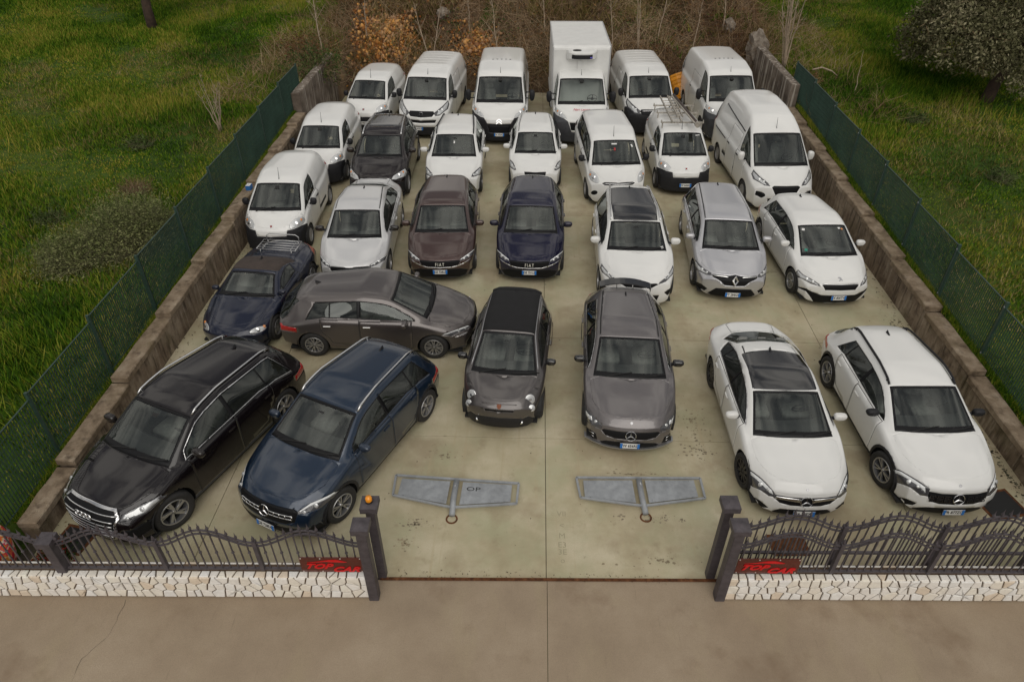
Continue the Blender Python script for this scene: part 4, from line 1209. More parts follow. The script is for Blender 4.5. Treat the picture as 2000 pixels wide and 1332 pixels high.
TY['tiposedan'] = base(4.53, 1.79, 1.50, 2.64, .89, (.93, 1.0), (1.70, 1.40), (3.05, 1.45), [(3.45, 1.34), (3.95, 1.12), (4.25, 1.10), (4.48, 1.08), (4.53, .95)], .78, (.93, 1.0),
    feats=[('grille', M_GRL, 'F', [(-.02, .56), (.50, .61), (.52, .59), (.46, .49), (.30, .44), (-.02, .42)], dict(alpha=33)),
           ('headlight', M_LAMPD, 'F', [(.86, .93), (.82, .77), (.64, .64), (.46, .57), (.50, .64), (.66, .745), (.80, .86)], dict(alpha=33, split=True)),
           ('lamp_strip', M_DRL, 'F', [(.855, .925), (.845, .895), (.66, .725), (.52, .62), (.525, .65), (.67, .765), (.80, .87)], dict(alpha=33, split=True, par='headlight')),
           ('air_intake', M_GRL, 'F', [(-.02, .36), (.50, .39), (.62, .22), (-.02, .165)], dict(alpha=33)),
           ('rear_window', M_PRIV, 'T', [(-.02, 3.20), (.50, 3.17), (.60, 3.72), (.30, 3.83), (-.02, 3.85)], dict(ymin=3, moff=0, solid=False, off=-.006))],
    hood=[(0, .10), (.35, .115), (.60, .18), (.72, .32)], dloend=(3.66, 3.5), pillars=[(2.42, 2.50)], quarter=3.2, boot=(4.0, 4.47),
    doors=[(1.32, 2.46), (2.46, 3.30)], wheel=(.315, .205, .20, 'twin', 7, M_ALU), mirror=(1.45, 1.0, (.23, .13, .15)), plate=.40, ditch=True)
TY['aclass'] = base(4.42, 1.80, 1.42, 2.73, .87, (1.12, .95), (1.90, 1.33), (3.58, 1.335), [(3.92, 1.25), (4.23, 1.00), (4.39, .95), (4.42, .85)], .74, (.90, .96),
    nose=[(0, .10), (.16, .03), (.3, .0), (.5, .02), (.62, .07), (.80, .14), (2, .14)],
    feats=[('grille', M_GRL, 'F', [(-.02, .405), (.25, .415), (.50, .45), (.545, .43), (.47, .34), (.30, .285), (-.02, .265)], dict(alpha=46)),
           ('headlight', M_LAMPD, 'F', [(.88, .90), (.78, .78), (.64, .62), (.53, .51), (.56, .445), (.70, .50), (.87, .64), (.91, .80)], dict(alpha=46, split=True)),
           ('lamp_strip', M_DRL, 'F', [(.885, .87), (.90, .82), (.80, .66), (.72, .60), (.72, .64), (.80, .73)], dict(alpha=46, split=True, par='headlight')),
           ('air_intake', M_GRL, 'F', [(.64, .36), (.70, .40), (.89, .52), (.88, .42), (.78, .30), (.60, .25)], dict(alpha=46, split=True)),
           ('lower_grille', M_GRL, 'F', [(-.02, .215), (.45, .24), (.55, .225), (.45, .13), (-.02, .11)], dict(alpha=46))],
    hood=[(0, .16), (.35, .18), (.62, .27), (.72, .42)], dloend=(3.38, 3.62), pillars=[(2.42, 2.50)], quarter=3.16, plate=.25,
    doors=[(1.40, 2.46), (2.46, 3.30)], wheel=(.325, .225, .235, 'twin', 5, M_DALU), mirror=(1.62, .97, (.23, .13, .14)), chrome_dlo=True, ditch=True, star=(.34, 46, .10), badge_small=.575, wing=True, splitter=True)
TY['smallhatch'] = base(3.66, 1.63, 1.47, 2.30, .72, (.70, .98), (1.50, 1.39), (3.0, 1.42), [(3.25, 1.32), (3.52, 1.00), (3.63, .90), (3.66, .8)], .80, (.93, .98),
    wid=[(0, .76), (.12, .87), (.38, .97), (.8, 1), (2.8, 1), (3.3, .95), (3.55, .87), (3.66, .78)],
    rw=[(0, .45), (.3, .60), (.62, .70), (1.5, .55), (3.0, .53), (3.66, .50)],
    feats=[('bumper', M_BLK, 'F', [(-.02, .335), (.45, .36), (.56, .42), (.66, .40), (.72, .22), (.5, .12), (-.02, .10)], dict(alpha=45)),
           ('air_intake', M_GRL, 'F', [(-.02, .475), (.28, .49), (.27, .455), (-.02, .44)], dict(alpha=45))],
    hood=[(0, .115), (.30, .135), (.50, .20), (.60, .32)], dloend=(2.66, 2.84), pillars=[(1.98, 2.06)], plate=None, hoodside=.03,
    doors=[(1.08, 2.16)], wheel=(.295, .195, .215, 'twin', 5, M_DALU), mirror=(1.18, .98, (.20, .12, .14)), chrome_ap=True)
TY['coupe'] = base(4.63, 1.78, 1.43, 2.70, .86, (1.10, .94), (1.88, 1.31), (3.15, 1.36), [(3.48, 1.28), (4.12, 1.03), (4.40, 1.01), (4.60, .99), (4.63, .88)], .75, (.90, .97),
    peak=(2.45, 1.42), nose=[(0, .10), (.14, .02), (.3, .0), (.5, .03), (.66, .09), (.80, .15), (2, .15)],
    feats=[('grille', M_GRL, 'F', [(-.02, .415), (.30, .435), (.55, .475), (.58, .46), (.42, .33), (.25, .29), (-.02, .275)], dict(alpha=47)),
           ('grille_bar', M_CHR, 'F', [(.10, .40), (.54, .455), (.50, .41), (.10, .345)], dict(alpha=47, split=True, off=.012, par='grille')),
           ('headlight', M_LAMPD, 'F', [(.86, .90), (.70, .74), (.55, .54), (.48, .42), (.60, .44), (.79, .58), (.88, .74)], dict(alpha=47, split=True)),
           ('lamp_strip', M_DRL, 'F', [(.845, .86), (.70, .71), (.57, .54), (.54, .47), (.60, .50), (.72, .66), (.85, .81)], dict(alpha=47, split=True, par='headlight')),
           ('air_intake', M_GRL, 'F', [(.92, .53), (.90, .44), (.80, .30), (.62, .235), (.56, .24), (.66, .32), (.78, .42)], dict(alpha=47, split=True)),
           ('lower_grille', M_GRL, 'F', [(-.02, .215), (.40, .23), (.50, .19), (.42, .13), (-.02, .105)], dict(alpha=47)),
           ('panoramic_roof', M_GLB, 'T', [(-.02, 1.90), (.40, 1.93), (.565, 1.965), (.575, 2.4), (.56, 2.96), (-.02, 3.04)], dict(zmin=1.2)),
           ('rear_window', M_PRIV, 'T', [(-.02, 3.42), (.45, 3.37), (.53, 3.40), (.66, 3.86), (.45, 4.02), (-.02, 4.08)], dict(ymin=3.2, solid=False, off=-.004))],
    hood=[(0, .17), (.35, .20), (.62, .30), (.72, .48)], dloend=(3.62, 3.45), pillars=[(2.45, 2.52)], quarter=3.25, plate=.24, boot=(4.12, 4.57),
    doors=[(1.42, 2.48), (2.48, 3.35)], wheel=(.33, .225, .24, 'single', 10, M_DALU), mirror=(1.62, .96, (.24, .13, .14)), ditch=True, star=(.355, 47, .105), badge_small=.56, chrome_dlo=True)
TY['suvwhite'] = base(4.42, 1.81, 1.50, 2.70, .88, (1.12, 1.03), (1.90, 1.41), (3.60, 1.42), [(3.93, 1.32), (4.22, 1.06), (4.39, .98), (4.42, .88)], .84, (.97, 1.03),
    nose=[(0, .12), (.18, .04), (.34, .0), (.55, .02), (.74, .08), (.90, .15), (2, .15)],
    feats=[('grille', M_GRL, 'F', [(-.02, .475), (.30, .49), (.48, .525), (.52, .50), (.44, .36), (.28, .315), (-.02, .30)], dict(alpha=47)),
           ('headlight', M_LAMPD, 'F', [(.90, .92), (.82, .88), (.48, .57), (.49, .44), (.59, .46), (.83, .67), (.91, .80)], dict(alpha=47, split=True)),
           ('lamp_strip', M_DRL, 'F', [(.87, .89), (.80, .84), (.55, .60), (.53, .50), (.57, .55), (.78, .76), (.87, .85)], dict(alpha=47, split=True, par='headlight')),
           ('air_intake', M_GRL, 'F', [(.96, .49), (.93, .40), (.82, .32), (.62, .285), (.59, .32), (.78, .42)], dict(alpha=47, split=True)),
           ('lower_grille', M_GRL, 'F', [(-.02, .24), (.45, .26), (.60, .24), (.52, .14), (-.02, .11)], dict(alpha=47))],
    hood=[(0, .17), (.35, .20), (.62, .30), (.72, .48)], dloend=(3.40, 3.64), pillars=[(2.42, 2.50)], quarter=3.22, plate=.27, clad=True,
    doors=[(1.42, 2.46), (2.46, 3.34)], wheel=(.345, .235, .24, 'twin', 5, M_ALU), mirror=(1.60, 1.06, (.22, .13, .14)), ditch=True, rails=M_BLK, star=(.395, 47, .10), badge_small=.63)
TY['suvblue'] = base(4.41, 1.83, 1.60, 2.73, .88, (1.10, 1.10), (1.86, 1.50), (3.68, 1.50), [(3.98, 1.40), (4.27, 1.10), (4.38, 1.0), (4.41, .88)], .90, (1.02, 1.08),
    nose=[(0, .12), (.20, .04), (.38, .0), (.6, .02), (.78, .08), (.95, .16), (2, .16)],
    feats=[('grille', M_GRL, 'F', [(-.02, .80), (.52, .82), (.60, .78), (.55, .58), (.40, .52), (-.02, .50)], dict(alpha=15)),
           ('headlight', M_LAMPD, 'F', [(.88, .97), (.90, .88), (.84, .80), (.60, .75), (.58, .79), (.70, .90)], dict(alpha=15, split=True)),
           ('lamp_strip', M_DRL, 'F', [(.88, .965), (.895, .93), (.72, .865), (.62, .785), (.60, .795), (.70, .895)], dict(alpha=15, split=True, par='headlight')),
           ('lower_grille', M_GRL, 'F', [(-.02, .42), (.62, .44), (.80, .48), (.82, .34), (.6, .24), (-.02, .22)], dict(alpha=15)),
           ('trim_strip', M_CHR, 'F', [(-.02, .265), (.55, .275), (.70, .33), (.70, .31), (.56, .245), (-.02, .235)], dict(alpha=15))],
    hood=[(0, .17), (.35, .20), (.62, .30), (.74, .48)], dloend=(3.62, 3.92), pillars=[(2.40, 2.48)], quarter=3.25, plate=.36, clad=True,
    doors=[(1.40, 2.44), (2.44, 3.34)], wheel=(.345, .225, .235, 'twin', 5, M_ALU), mirror=(1.56, 1.12, (.23, .13, .15)), rails=M_CHR, star=(.66, 15, .105), badge_small=None, starbar=True)
TY['suvblack'] = base(4.66, 1.90, 1.65, 2.82, .89, (1.10, 1.12), (1.88, 1.55), (3.82, 1.54), [(4.18, 1.42), (4.50, 1.12), (4.62, 1.0), (4.66, .88)], .93, (1.05, 1.10),
    nose=[(0, .12), (.20, .04), (.38, .0), (.72, .0), (.82, .04), (.98, .14), (2, .14)],
    feats=[('grille_frame', M_CHR, 'F', [(-.02, .955), (.50, .945), (.61, .84), (.50, .38), (-.02, .36)], dict(alpha=8)),
           ('grille', M_GRL, 'F', [(-.02, .925), (.48, .915), (.57, .82), (.475, .41), (-.02, .39)], dict(alpha=8)),
           ('headlight', M_LAMPD, 'F', [(.90, .99), (.93, .93), (.86, .82), (.63, .80), (.62, .88), (.74, .94)], dict(alpha=8, split=True)),
           ('lamp_strip', M_LAMP, 'F', [(.89, .975), (.91, .93), (.84, .84), (.65, .82), (.645, .87), (.75, .925)], dict(alpha=8, split=True, par='headlight')),
           ('air_intake', M_GRL, 'F', [(.58, .52), (.64, .62), (.88, .66), (.88, .48), (.70, .36), (.56, .38)], dict(alpha=8, split=True))],
    hood=[(0, .13), (.40, .15), (.66, .25), (.78, .48)], dloend=(3.86, 4.14), pillars=[(2.50, 2.58)], quarter=3.42, plate=None, hoodside=.02,
    doors=[(1.42, 2.54), (2.54, 3.50)], wheel=(.37, .255, .255, 'swirl', 5, M_ALU), mirror=(1.58, 1.15, (.25, .14, .17)), rails=M_CHR, chrome_dlo=True, sill=M_GREYP, rings=True)
TY['roadster'] = base(3.95, 1.68, 1.22, 2.265, .80, (1.12, .86), (1.72, 1.14), (2.38, 1.16), [(2.80, .92), (3.2, .90), (3.7, .86), (3.92, .78), (3.95, .7)], .66, (.82, .86),
    peak=(2.05, 1.21), feats=[('headlight', M_LAMP, 'F', ell(.60, .62, .15, .065, 16, .55), dict(alpha=38, split=True)),
           ('air_intake', M_GRL, 'F', ell(0, .20, .42, .055, 18), dict(alpha=30)),
           ('soft_top', M_SOFT, 'T', [(-.02, 1.80), (.50, 1.84), (.56, 1.9), (.60, 2.3), (.66, 2.72), (.50, 2.86), (-.02, 2.92)], dict(zmin=.93, thick=.02))],
    rw=[(0, .50), (.3, .60), (1.05, .72), (1.72, .56), (2.4, .54), (2.85, .62), (3.95, .52)], crown=[(0, .04), (.4, .06), (1.0, .07), (1.8, .06), (2.4, .06), (2.8, .05), (3.95, .05)],
    bow=[(0, .44), (.5, .30), (1.1, .17), (1.72, .06), (2.8, -.04), (3.2, -.1), (3.95, -.34)], belt=[(0, .48), (.25, .58), (.8, .76), (1.5, .80), (2.9, .83), (3.6, .78), (3.95, .62)],
    hood=[(0, .20), (.35, .24), (.50, .34), (.60, .55)], dloend=(2.35, 2.30), pillars=[(1.55, 1.59)], plate=None, H=1.22,
    doors=[(1.28, 2.36)], wheel=(.295, .20, .19, 'wide', 5, M_ALU), mirror=(1.36, .88, (.17, .11, .11)), onerow=True, seaty=2.1, boot=(2.98, 3.75))
TY['wagonsilver'] = base(4.60, 1.81, 1.45, 2.67, .90, (.98, .97), (1.80, 1.36), (3.95, 1.41), [(4.20, 1.32), (4.46, 1.02), (4.57, .93), (4.60, .84)], .77, (.92, 1.0),
    feats=[('grille', M_GRL, 'F', [(-.02, .705), (.14, .675), (.54, .70), (.53, .64), (.34, .53), (.24, .44), (-.02, .425)], dict(alpha=34)),
           ('headlight', M_LAMPD, 'F', [(.87, 1.06), (.90, .93), (.86, .80), (.66, .68), (.54, .67), (.56, .73), (.72, .84)], dict(alpha=34, split=True)),
           ('lamp_strip', M_LAMP, 'F', [(.875, 1.03), (.885, .94), (.82, .80), (.64, .70), (.66, .735), (.76, .83), (.83, .93)], dict(alpha=34, split=True, par='headlight')),
           ('trim_strip', M_CHR, 'F', [(.16, .655), (.52, .685), (.52, .665), (.16, .625)], dict(alpha=34, split=True, off=.006, par='grille')),
           ('lower_grille', M_GRL, 'F', [(-.02, .36), (.42, .37), (.58, .25), (.40, .17), (-.02, .165)], dict(alpha=34)),
           ('air_intake', M_GRL, 'F', [(.60, .35), (.70, .42), (.90, .58), (.90, .50), (.80, .38), (.66, .30)], dict(alpha=34, split=True))],
    hood=[(0, .12), (.12, .14), (.45, .15), (.62, .20), (.74, .36)], dloend=(3.88, 4.08), pillars=[(2.45, 2.53)], quarter=3.35, plate=.27,
    doors=[(1.36, 2.49), (2.49, 3.36)], wheel=(.32, .205, .215, 'twin', 5, M_ALU), mirror=(1.50, 1.02, (.24, .13, .15)), ditch=True, diamond=(.55, 34))
TY['hatchwhite'] = base(4.25, 1.80, 1.46, 2.62, .86, (.93, .97), (1.78, 1.37), (3.50, 1.38), [(3.84, 1.29), (4.12, 1.02), (4.22, .94), (4.25, .85)], .77, (.92, .99),
    feats=[('grille', M_GRL, 'F', [(-.02, .60), (.40, .615), (.44, .60), (.36, .48), (-.02, .465)], dict(alpha=34)),
           ('headlight', M_LAMPD, 'F', [(.84, 1.0), (.88, .90), (.84, .80), (.66, .64), (.47, .56), (.50, .63), (.62, .74), (.76, .86)], dict(alpha=34, split=True)),
           ('lamp_strip', M_LAMP, 'F', [(.845, .98), (.865, .90), (.82, .80), (.64, .66), (.52, .60), (.54, .64), (.66, .75), (.78, .86)], dict(alpha=34, split=True, par='headlight')),
           ('trim_strip', M_CHR, 'F', [(-.02, .625), (.42, .64), (.45, .625), (.42, .625), (-.02, .61)], dict(alpha=34)),
           ('lower_grille', M_GRL, 'F', [(-.02, .345), (.40, .36), (.66, .47), (.84, .60), (.84, .585), (.68, .40), (.52, .22), (.40, .19), (-.02, .175)], dict(alpha=34))],
    hood=[(0, .13), (.35, .15), (.60, .22), (.72, .38)], dloend=(3.42, 3.68), pillars=[(2.42, 2.50)], quarter=3.14, plate=.36,
    doors=[(1.34, 2.46), (2.46, 3.30)], wheel=(.32, .205, .215, 'twin', 6, M_ALU), mirror=(1.48, 1.02, (.23, .13, .15)), lion=.74)
TY['crossover'] = base(4.45, 1.86, 1.63, 2.67, .90, (1.05, 1.10), (1.80, 1.50), (3.75, 1.56), [(4.05, 1.46), (4.30, 1.14), (4.42, 1.0), (4.45, .9)], .88, (1.02, 1.08),
    feats=[('grille', M_GRL, 'F', [(-.02, .66), (.40, .69), (.46, .67), (.30, .58), (-.02, .56)], dict(alpha=34)),
           ('headlight', M_LAMPD, 'F', [(.86, 1.16), (.90, 1.05), (.86, .94), (.64, .74), (.44, .66), (.48, .72), (.68, .88), (.80, 1.04)], dict(alpha=34, split=True)),
           ('lamp_strip', M_LAMP, 'F', [(.865, 1.10), (.88, 1.04), (.82, .93), (.66, .79), (.68, .85)], dict(alpha=34, split=True, par='headlight')),
           ('air_intake', M_GRL, 'F', [(.62, .48), (.72, .56), (.84, .64), (.84, .52), (.72, .42)], dict(alpha=34, split=True)),
           ('lower_grille', M_GRL, 'F', [(-.02, .40), (.50, .41), (.46, .28), (-.02, .26)], dict(alpha=34)),
           ('panoramic_roof', M_GLB, 'T', [(-.02, 1.82), (.30, 1.835), (.55, 1.88), (.57, 2.4), (.55, 3.62), (-.02, 3.66)], dict(zmin=1.3))],
    hood=[(0, .16), (.35, .18), (.62, .26), (.74, .44)], dloend=(3.65, 3.92), pillars=[(2.42, 2.50)], quarter=3.3, plate=.40,
    doors=[(1.38, 2.46), (2.46, 3.36)], wheel=(.345, .225, .225, 'twin', 5, M_ALU), mirror=(1.52, 1.12, (.25, .14, .17)), rails=M_CHR)
TY['suvdark'] = base(4.36, 1.84, 1.62, 2.61, .86, (1.05, 1.10), (1.82, 1.50), (3.55, 1.56), [(3.95, 1.45), (4.22, 1.12), (4.33, 1.0), (4.36, .9)], .88, (1.02, 1.10),
    feats=[('grille', M_CHR, 'F', [(-.02, .74), (.44, .76), (.50, .72), (.42, .66), (-.02, .64)], dict(alpha=28)),
           ('headlight', M_LAMP, 'F', [(.84, 1.10), (.90, 1.0), (.86, .86), (.62, .74), (.50, .74), (.54, .84), (.70, .97)], dict(alpha=28, split=True)),
           ('bumper', M_BLK, 'F', [(-.02, .60), (.50, .62), (.95, .72), (.95, .2), (-.02, .15)], dict(alpha=28)),
           ('panoramic_roof', M_GLB, 'T', [(-.02, 2.3), (.48, 2.34), (.48, 3.4), (-.02, 3.45)], dict(zmin=1.3))],
    hood=[(0, .16), (.35, .18), (.62, .26), (.74, .44)], dloend=(3.5, 3.75), pillars=[(2.40, 2.48)], quarter=3.15, plate=.40, clad=True,
    doors=[(1.38, 2.44), (2.44, 3.28)], wheel=(.345, .225, .23, 'twin', 5, M_HUBC), mirror=(1.54, 1.12, (.24, .13, .16)), rails=M_CHR)
TY['suvrail'] = base(4.30, 1.80, 1.58, 2.60, .86, (1.02, 1.06), (1.80, 1.48), (3.55, 1.52), [(3.90, 1.42), (4.15, 1.10), (4.27, 1.0), (4.30, .9)], .86, (1.0, 1.07),
    feats=[('headlight', M_LAMPD, 'F', [(.84, 1.10), (.90, .98), (.84, .84), (.66, .76), (.58, .76), (.62, .86), (.74, 1.0)], dict(alpha=28, split=True)),
           ('lamp_strip', M_LAMP, 'F', [(.84, 1.06), (.87, .98), (.82, .86), (.66, .79), (.68, .86), (.76, .97)], dict(alpha=28, split=True, par='headlight')),
           ('grille', M_GRL, 'F', [(-.02, .70), (.44, .72), (.42, .58), (-.02, .56)], dict(alpha=28))],
    hood=[(0, .16), (.35, .18), (.62, .26), (.74, .44)], dloend=(3.5, 3.75), pillars=[(2.40, 2.48)], quarter=3.15, plate=.40,
    doors=[(1.38, 2.44), (2.44, 3.28)], wheel=(.335, .215, .215, 'twin', 5, M_ALU), mirror=(1.54, 1.08, (.24, .13, .15)), rails=M_BLK, mast=.3)
TY['hatchsmall'] = base(4.03, 1.70, 1.49, 2.51, .84, (.92, .98), (1.65, 1.40), (3.35, 1.45), [(3.70, 1.36), (3.92, 1.06), (4.0, .96), (4.03, .86)], .80, (.94, 1.0),
    feats=[('headlight', M_LAMPD, 'F', [(.80, 1.10), (.84, .98), (.80, .84), (.66, .74), (.60, .74), (.62, .84), (.70, 1.0)], dict(alpha=28, split=True)),
           ('lamp_strip', M_LAMP, 'F', [(.80, 1.06), (.82, .98), (.77, .86), (.65, .77), (.66, .84), (.72, .97)], dict(alpha=28, split=True, par='headlight')),
           ('grille', M_GRL, 'F', [(-.02, .66), (.34, .68), (.32, .56), (-.02, .54)], dict(alpha=28))],
    hood=[(0, .14), (.35, .16), (.58, .24), (.68, .40)], dloend=(3.28, 3.52), pillars=[(2.25, 2.33)], quarter=3.0, plate=.40,
    doors=[(1.25, 2.29), (2.29, 3.10)], wheel=(.305, .195, .20, 'cap', 6, M_HUBC), mirror=(1.42, 1.02, (.23, .13, .15)), ditch=True)
# small rounded van with black lower bumper
TY['minivan'] = van(3.86, 1.72, 1.70, 2.513, .76, (.60, 1.10), (1.36, 1.56), (3.30, 1.65), .88, (1.02, 1.10),
    peak=(2.3, 1.70), rw=[(0, .58), (.25, .68), (.56, .76), (1.36, .62), (2.4, .66), (3.3, .60), (3.86, .54)], wid=[(0, .84), (.1, .92), (.35, .985), (.8, 1), (3.0, 1), (3.6, .96), (3.86, .88)],
    nose=[(0, .06), (.2, .0), (.45, .0), (.62, .02), (.80, .08), (1.0, .13), (2, .13)],
    bow=[(0, .36), (.4, .26), (.6, .20), (1.36, .09), (2.6, -.02), (3.3, -.06), (3.86, -.16)], shoulder=.06, bulge=.05,
    feats=[('headlight', M_LAMP, 'F', roundp([(.76, 1.12), (.82, 1.02), (.77, .90), (.60, .80), (.47, .77), (.46, .90), (.56, 1.04)], .05), dict(alpha=27, split=True)),
           ('bumper', M_BLK, 'F', [(-.02, .575), (.39, .59), (.42, .74), (.60, .79), (.78, .90), (.95, .98), (.95, .1), (-.02, .05)], dict(alpha=27, over=('body',), ymax=.62)),
           ('bumper_panel', None, 'F', [(-.02, .70), (.40, .72), (.385, .60), (-.02, .585)], dict(alpha=27, moff=0))],
    hood=[(0, .10), (.40, .13), (.56, .24), (.64, .40)], hoodside=.03, dloA=(.62, 1.98), dloend=(1.98, 1.90), pillars=[], plate=.40, ftab=True,
    doors=[(1.02, 2.06)], wheel=(.30, .185, .19, 'cap', 6, M_HUBC), mirror=(1.20, 1.10, (.18, .13, .20)), seaty=1.85, badge_sq=.845, sidestrip=.52, nobump=True)
TY['combi'] = van(4.21, 1.83, 1.80, 2.70, .84, (.62, 1.15), (1.40, 1.62), (3.70, 1.76), .90, (1.06, 1.14),
    rw=[(0, .62), (.25, .72), (.56, .80), (1.40, .66), (2.2, .70), (4.21, .64)], shoulder=.06, bulge=.05,
    feats=[('headlight', M_LAMP, 'F', roundp([(.80, 1.16), (.86, 1.02), (.80, .86), (.66, .76), (.56, .78), (.60, .98), (.68, 1.10)], .05), dict(alpha=28, split=True)),
           ('grille', M_GRL, 'F', [(-.02, .76), (.42, .79), (.50, .76), (.42, .70), (-.02, .66)], dict(alpha=28)),
           ('grille_bar', M_CHR, 'F', [(-.02, .725), (.44, .755), (.44, .74), (-.02, .705)], dict(alpha=28, off=.006, par='grille')),
           ('air_intake', M_GRL, 'F', ell(.70, .50, .09, .065, 14), dict(alpha=28, split=True)),
           ('lower_grille', M_GRL, 'F', [(-.02, .45), (.45, .46), (.40, .28), (-.02, .26)], dict(alpha=28))],
    hood=[(0, .10), (.42, .13), (.60, .24), (.68, .40)], hoodside=.03, dloA=(.62, 3.75), dloend=(3.75, 3.65), pillars=[(2.02, 2.14), (2.98, 3.08)], plate=.38, sp='combi',
    doors=[(1.02, 2.10), (2.10, 3.05)], wheel=(.31, .195, .20, 'cap', 6, M_HUBC), mirror=(1.22, 1.14, (.20, .13, .20)), onerow=False, seaty=1.85)
VAN_TAIL = dict()
TY['midvan'] = van(5.0, 1.95, 1.96, 3.10, 1.0, (.80, 1.20), (1.52, 1.80), (4.60, 1.92), .98, (1.12, 1.22), shoulder=.06,
    nose=[(0, .06), (.2, .0), (.5, .0), (.75, .02), (.95, .09), (1.1, .14), (2, .14)],
    feats=[('headlight', M_LAMPD, 'F', [(.86, 1.44), (.92, 1.30), (.90, 1.12), (.66, .86), (.52, .83), (.44, .93), (.54, 1.02), (.72, 1.22)], dict(alpha=22, split=True)),
           ('lamp_strip', M_LAMP, 'F', [(.86, 1.38), (.885, 1.28), (.86, 1.13), (.66, .90), (.56, .88), (.60, 1.0), (.74, 1.17)], dict(alpha=22, split=True, par='headlight')),
           ('grille', M_GRL, 'F', [(-.02, .99), (.43, 1.0), (.48, .92), (.40, .80), (-.02, .76)], dict(alpha=22)),
           ('lower_grille', M_GRL, 'F', [(-.02, .66), (.55, .70), (.50, .60), (-.02, .57)], dict(alpha=22)),
           ('bumper', M_BLK, 'F', [(-.02, .44), (.60, .46), (.95, .60), (1.0, .1), (-.02, .05)], dict(alpha=22))],
    hood=[(0, .10), (.45, .15), (.64, .28), (.76, .50)], hoodside=.02, dloA=(.85, 2.05), dloend=(2.05, 1.95), pillars=[], plate=.42, ribs=True,
    doors=[(1.22, 2.14), (2.14, 3.3)], wheel=(.33, .215, .205, 'steel', 5, M_GREYP), mirror=(1.30, 1.28, (.20, .16, .30)), seaty=2.05, ring=.88, mast=.18)
TY['midvanb'] = dict(TY['midvan'], feats=[
           ('headlight', M_LAMPD, 'F', [(.86, 1.44), (.92, 1.30), (.90, 1.12), (.66, .86), (.52, .83), (.44, .93), (.54, 1.02), (.72, 1.22)], dict(alpha=22, split=True)),
           ('lamp_strip', M_LAMP, 'F', [(.86, 1.38), (.885, 1.28), (.86, 1.13), (.66, .90), (.56, .88), (.60, 1.0), (.74, 1.17)], dict(alpha=22, split=True, par='headlight')),
           ('bumper', M_BLK, 'F', [(-.02, .84), (.45, .86), (.60, .90), (.92, 1.14), (1.0, 1.1), (1.0, .1), (-.02, .05)], dict(alpha=22, over=('body',), ymax=.8)),
           ('grille', M_GRL, 'F', [(-.02, .99), (.43, 1.0), (.48, .92), (.40, .80), (-.02, .76)], dict(alpha=22))], ring=None, lip=True)
TY['bigvan'] = van(5.0, 2.05, 2.27, 3.0, .95, (.68, 1.32), (1.42, 2.02), (4.7, 2.20), 1.06, (1.22, 1.32), shoulder=.07,
    nose=[(0, .05), (.2, .0), (.6, .0), (.85, .03), (1.05, .08), (1.3, .10), (3, .1)],
    feats=[('headlight', M_LAMP, 'F', [(.93, 1.42), (.96, 1.30), (.88, 1.14), (.66, 1.01), (.54, .99), (.60, 1.10), (.76, 1.24)], dict(alpha=21, split=True)),
           ('bumper', M_BLK, 'F', [(-.02, .74), (.42, .76), (.54, .96), (.66, .99), (.88, 1.12), (.97, 1.25), (1.05, 1.2), (1.05, .1), (-.02, .05)], dict(alpha=21, over=('body',), ymax=.75)),
           ('grille', M_GRL, 'F', [(-.02, .68), (.40, .70), (.34, .46), (-.02, .44)], dict(alpha=21))],
    hood=[(0, .10), (.45, .14), (.70, .26), (.80, .45)], hoodside=.02, dloA=(.72, 1.95), dloend=(1.95, 1.85), pillars=[], plate=.42, chev=.86, vents=True,
    doors=[(1.12, 2.04), (2.04, 3.2)], wheel=(.34, .215, .20, 'cap', 5, M_HUBC), mirror=(1.16, 1.45, (.20, .18, .40)), mirrorbig=True, seaty=1.95, mast=.18)
TY['bigvanb'] = dict(TY['bigvan'], chev=None, feats=TY['bigvan']['feats'][:1] + [
           ('bumper', M_GREYP, 'F', [(-.02, .52), (.36, .54), (.50, .90), (.60, .98), (.88, 1.12), (.97, 1.25), (1.05, 1.2), (1.05, .1), (-.02, .05)], dict(alpha=21, over=('body',), ymax=.75)),
           ('grille', M_GRL, 'F', [(-.02, .84), (.44, .86), (.38, .60), (-.02, .58)], dict(alpha=21))])
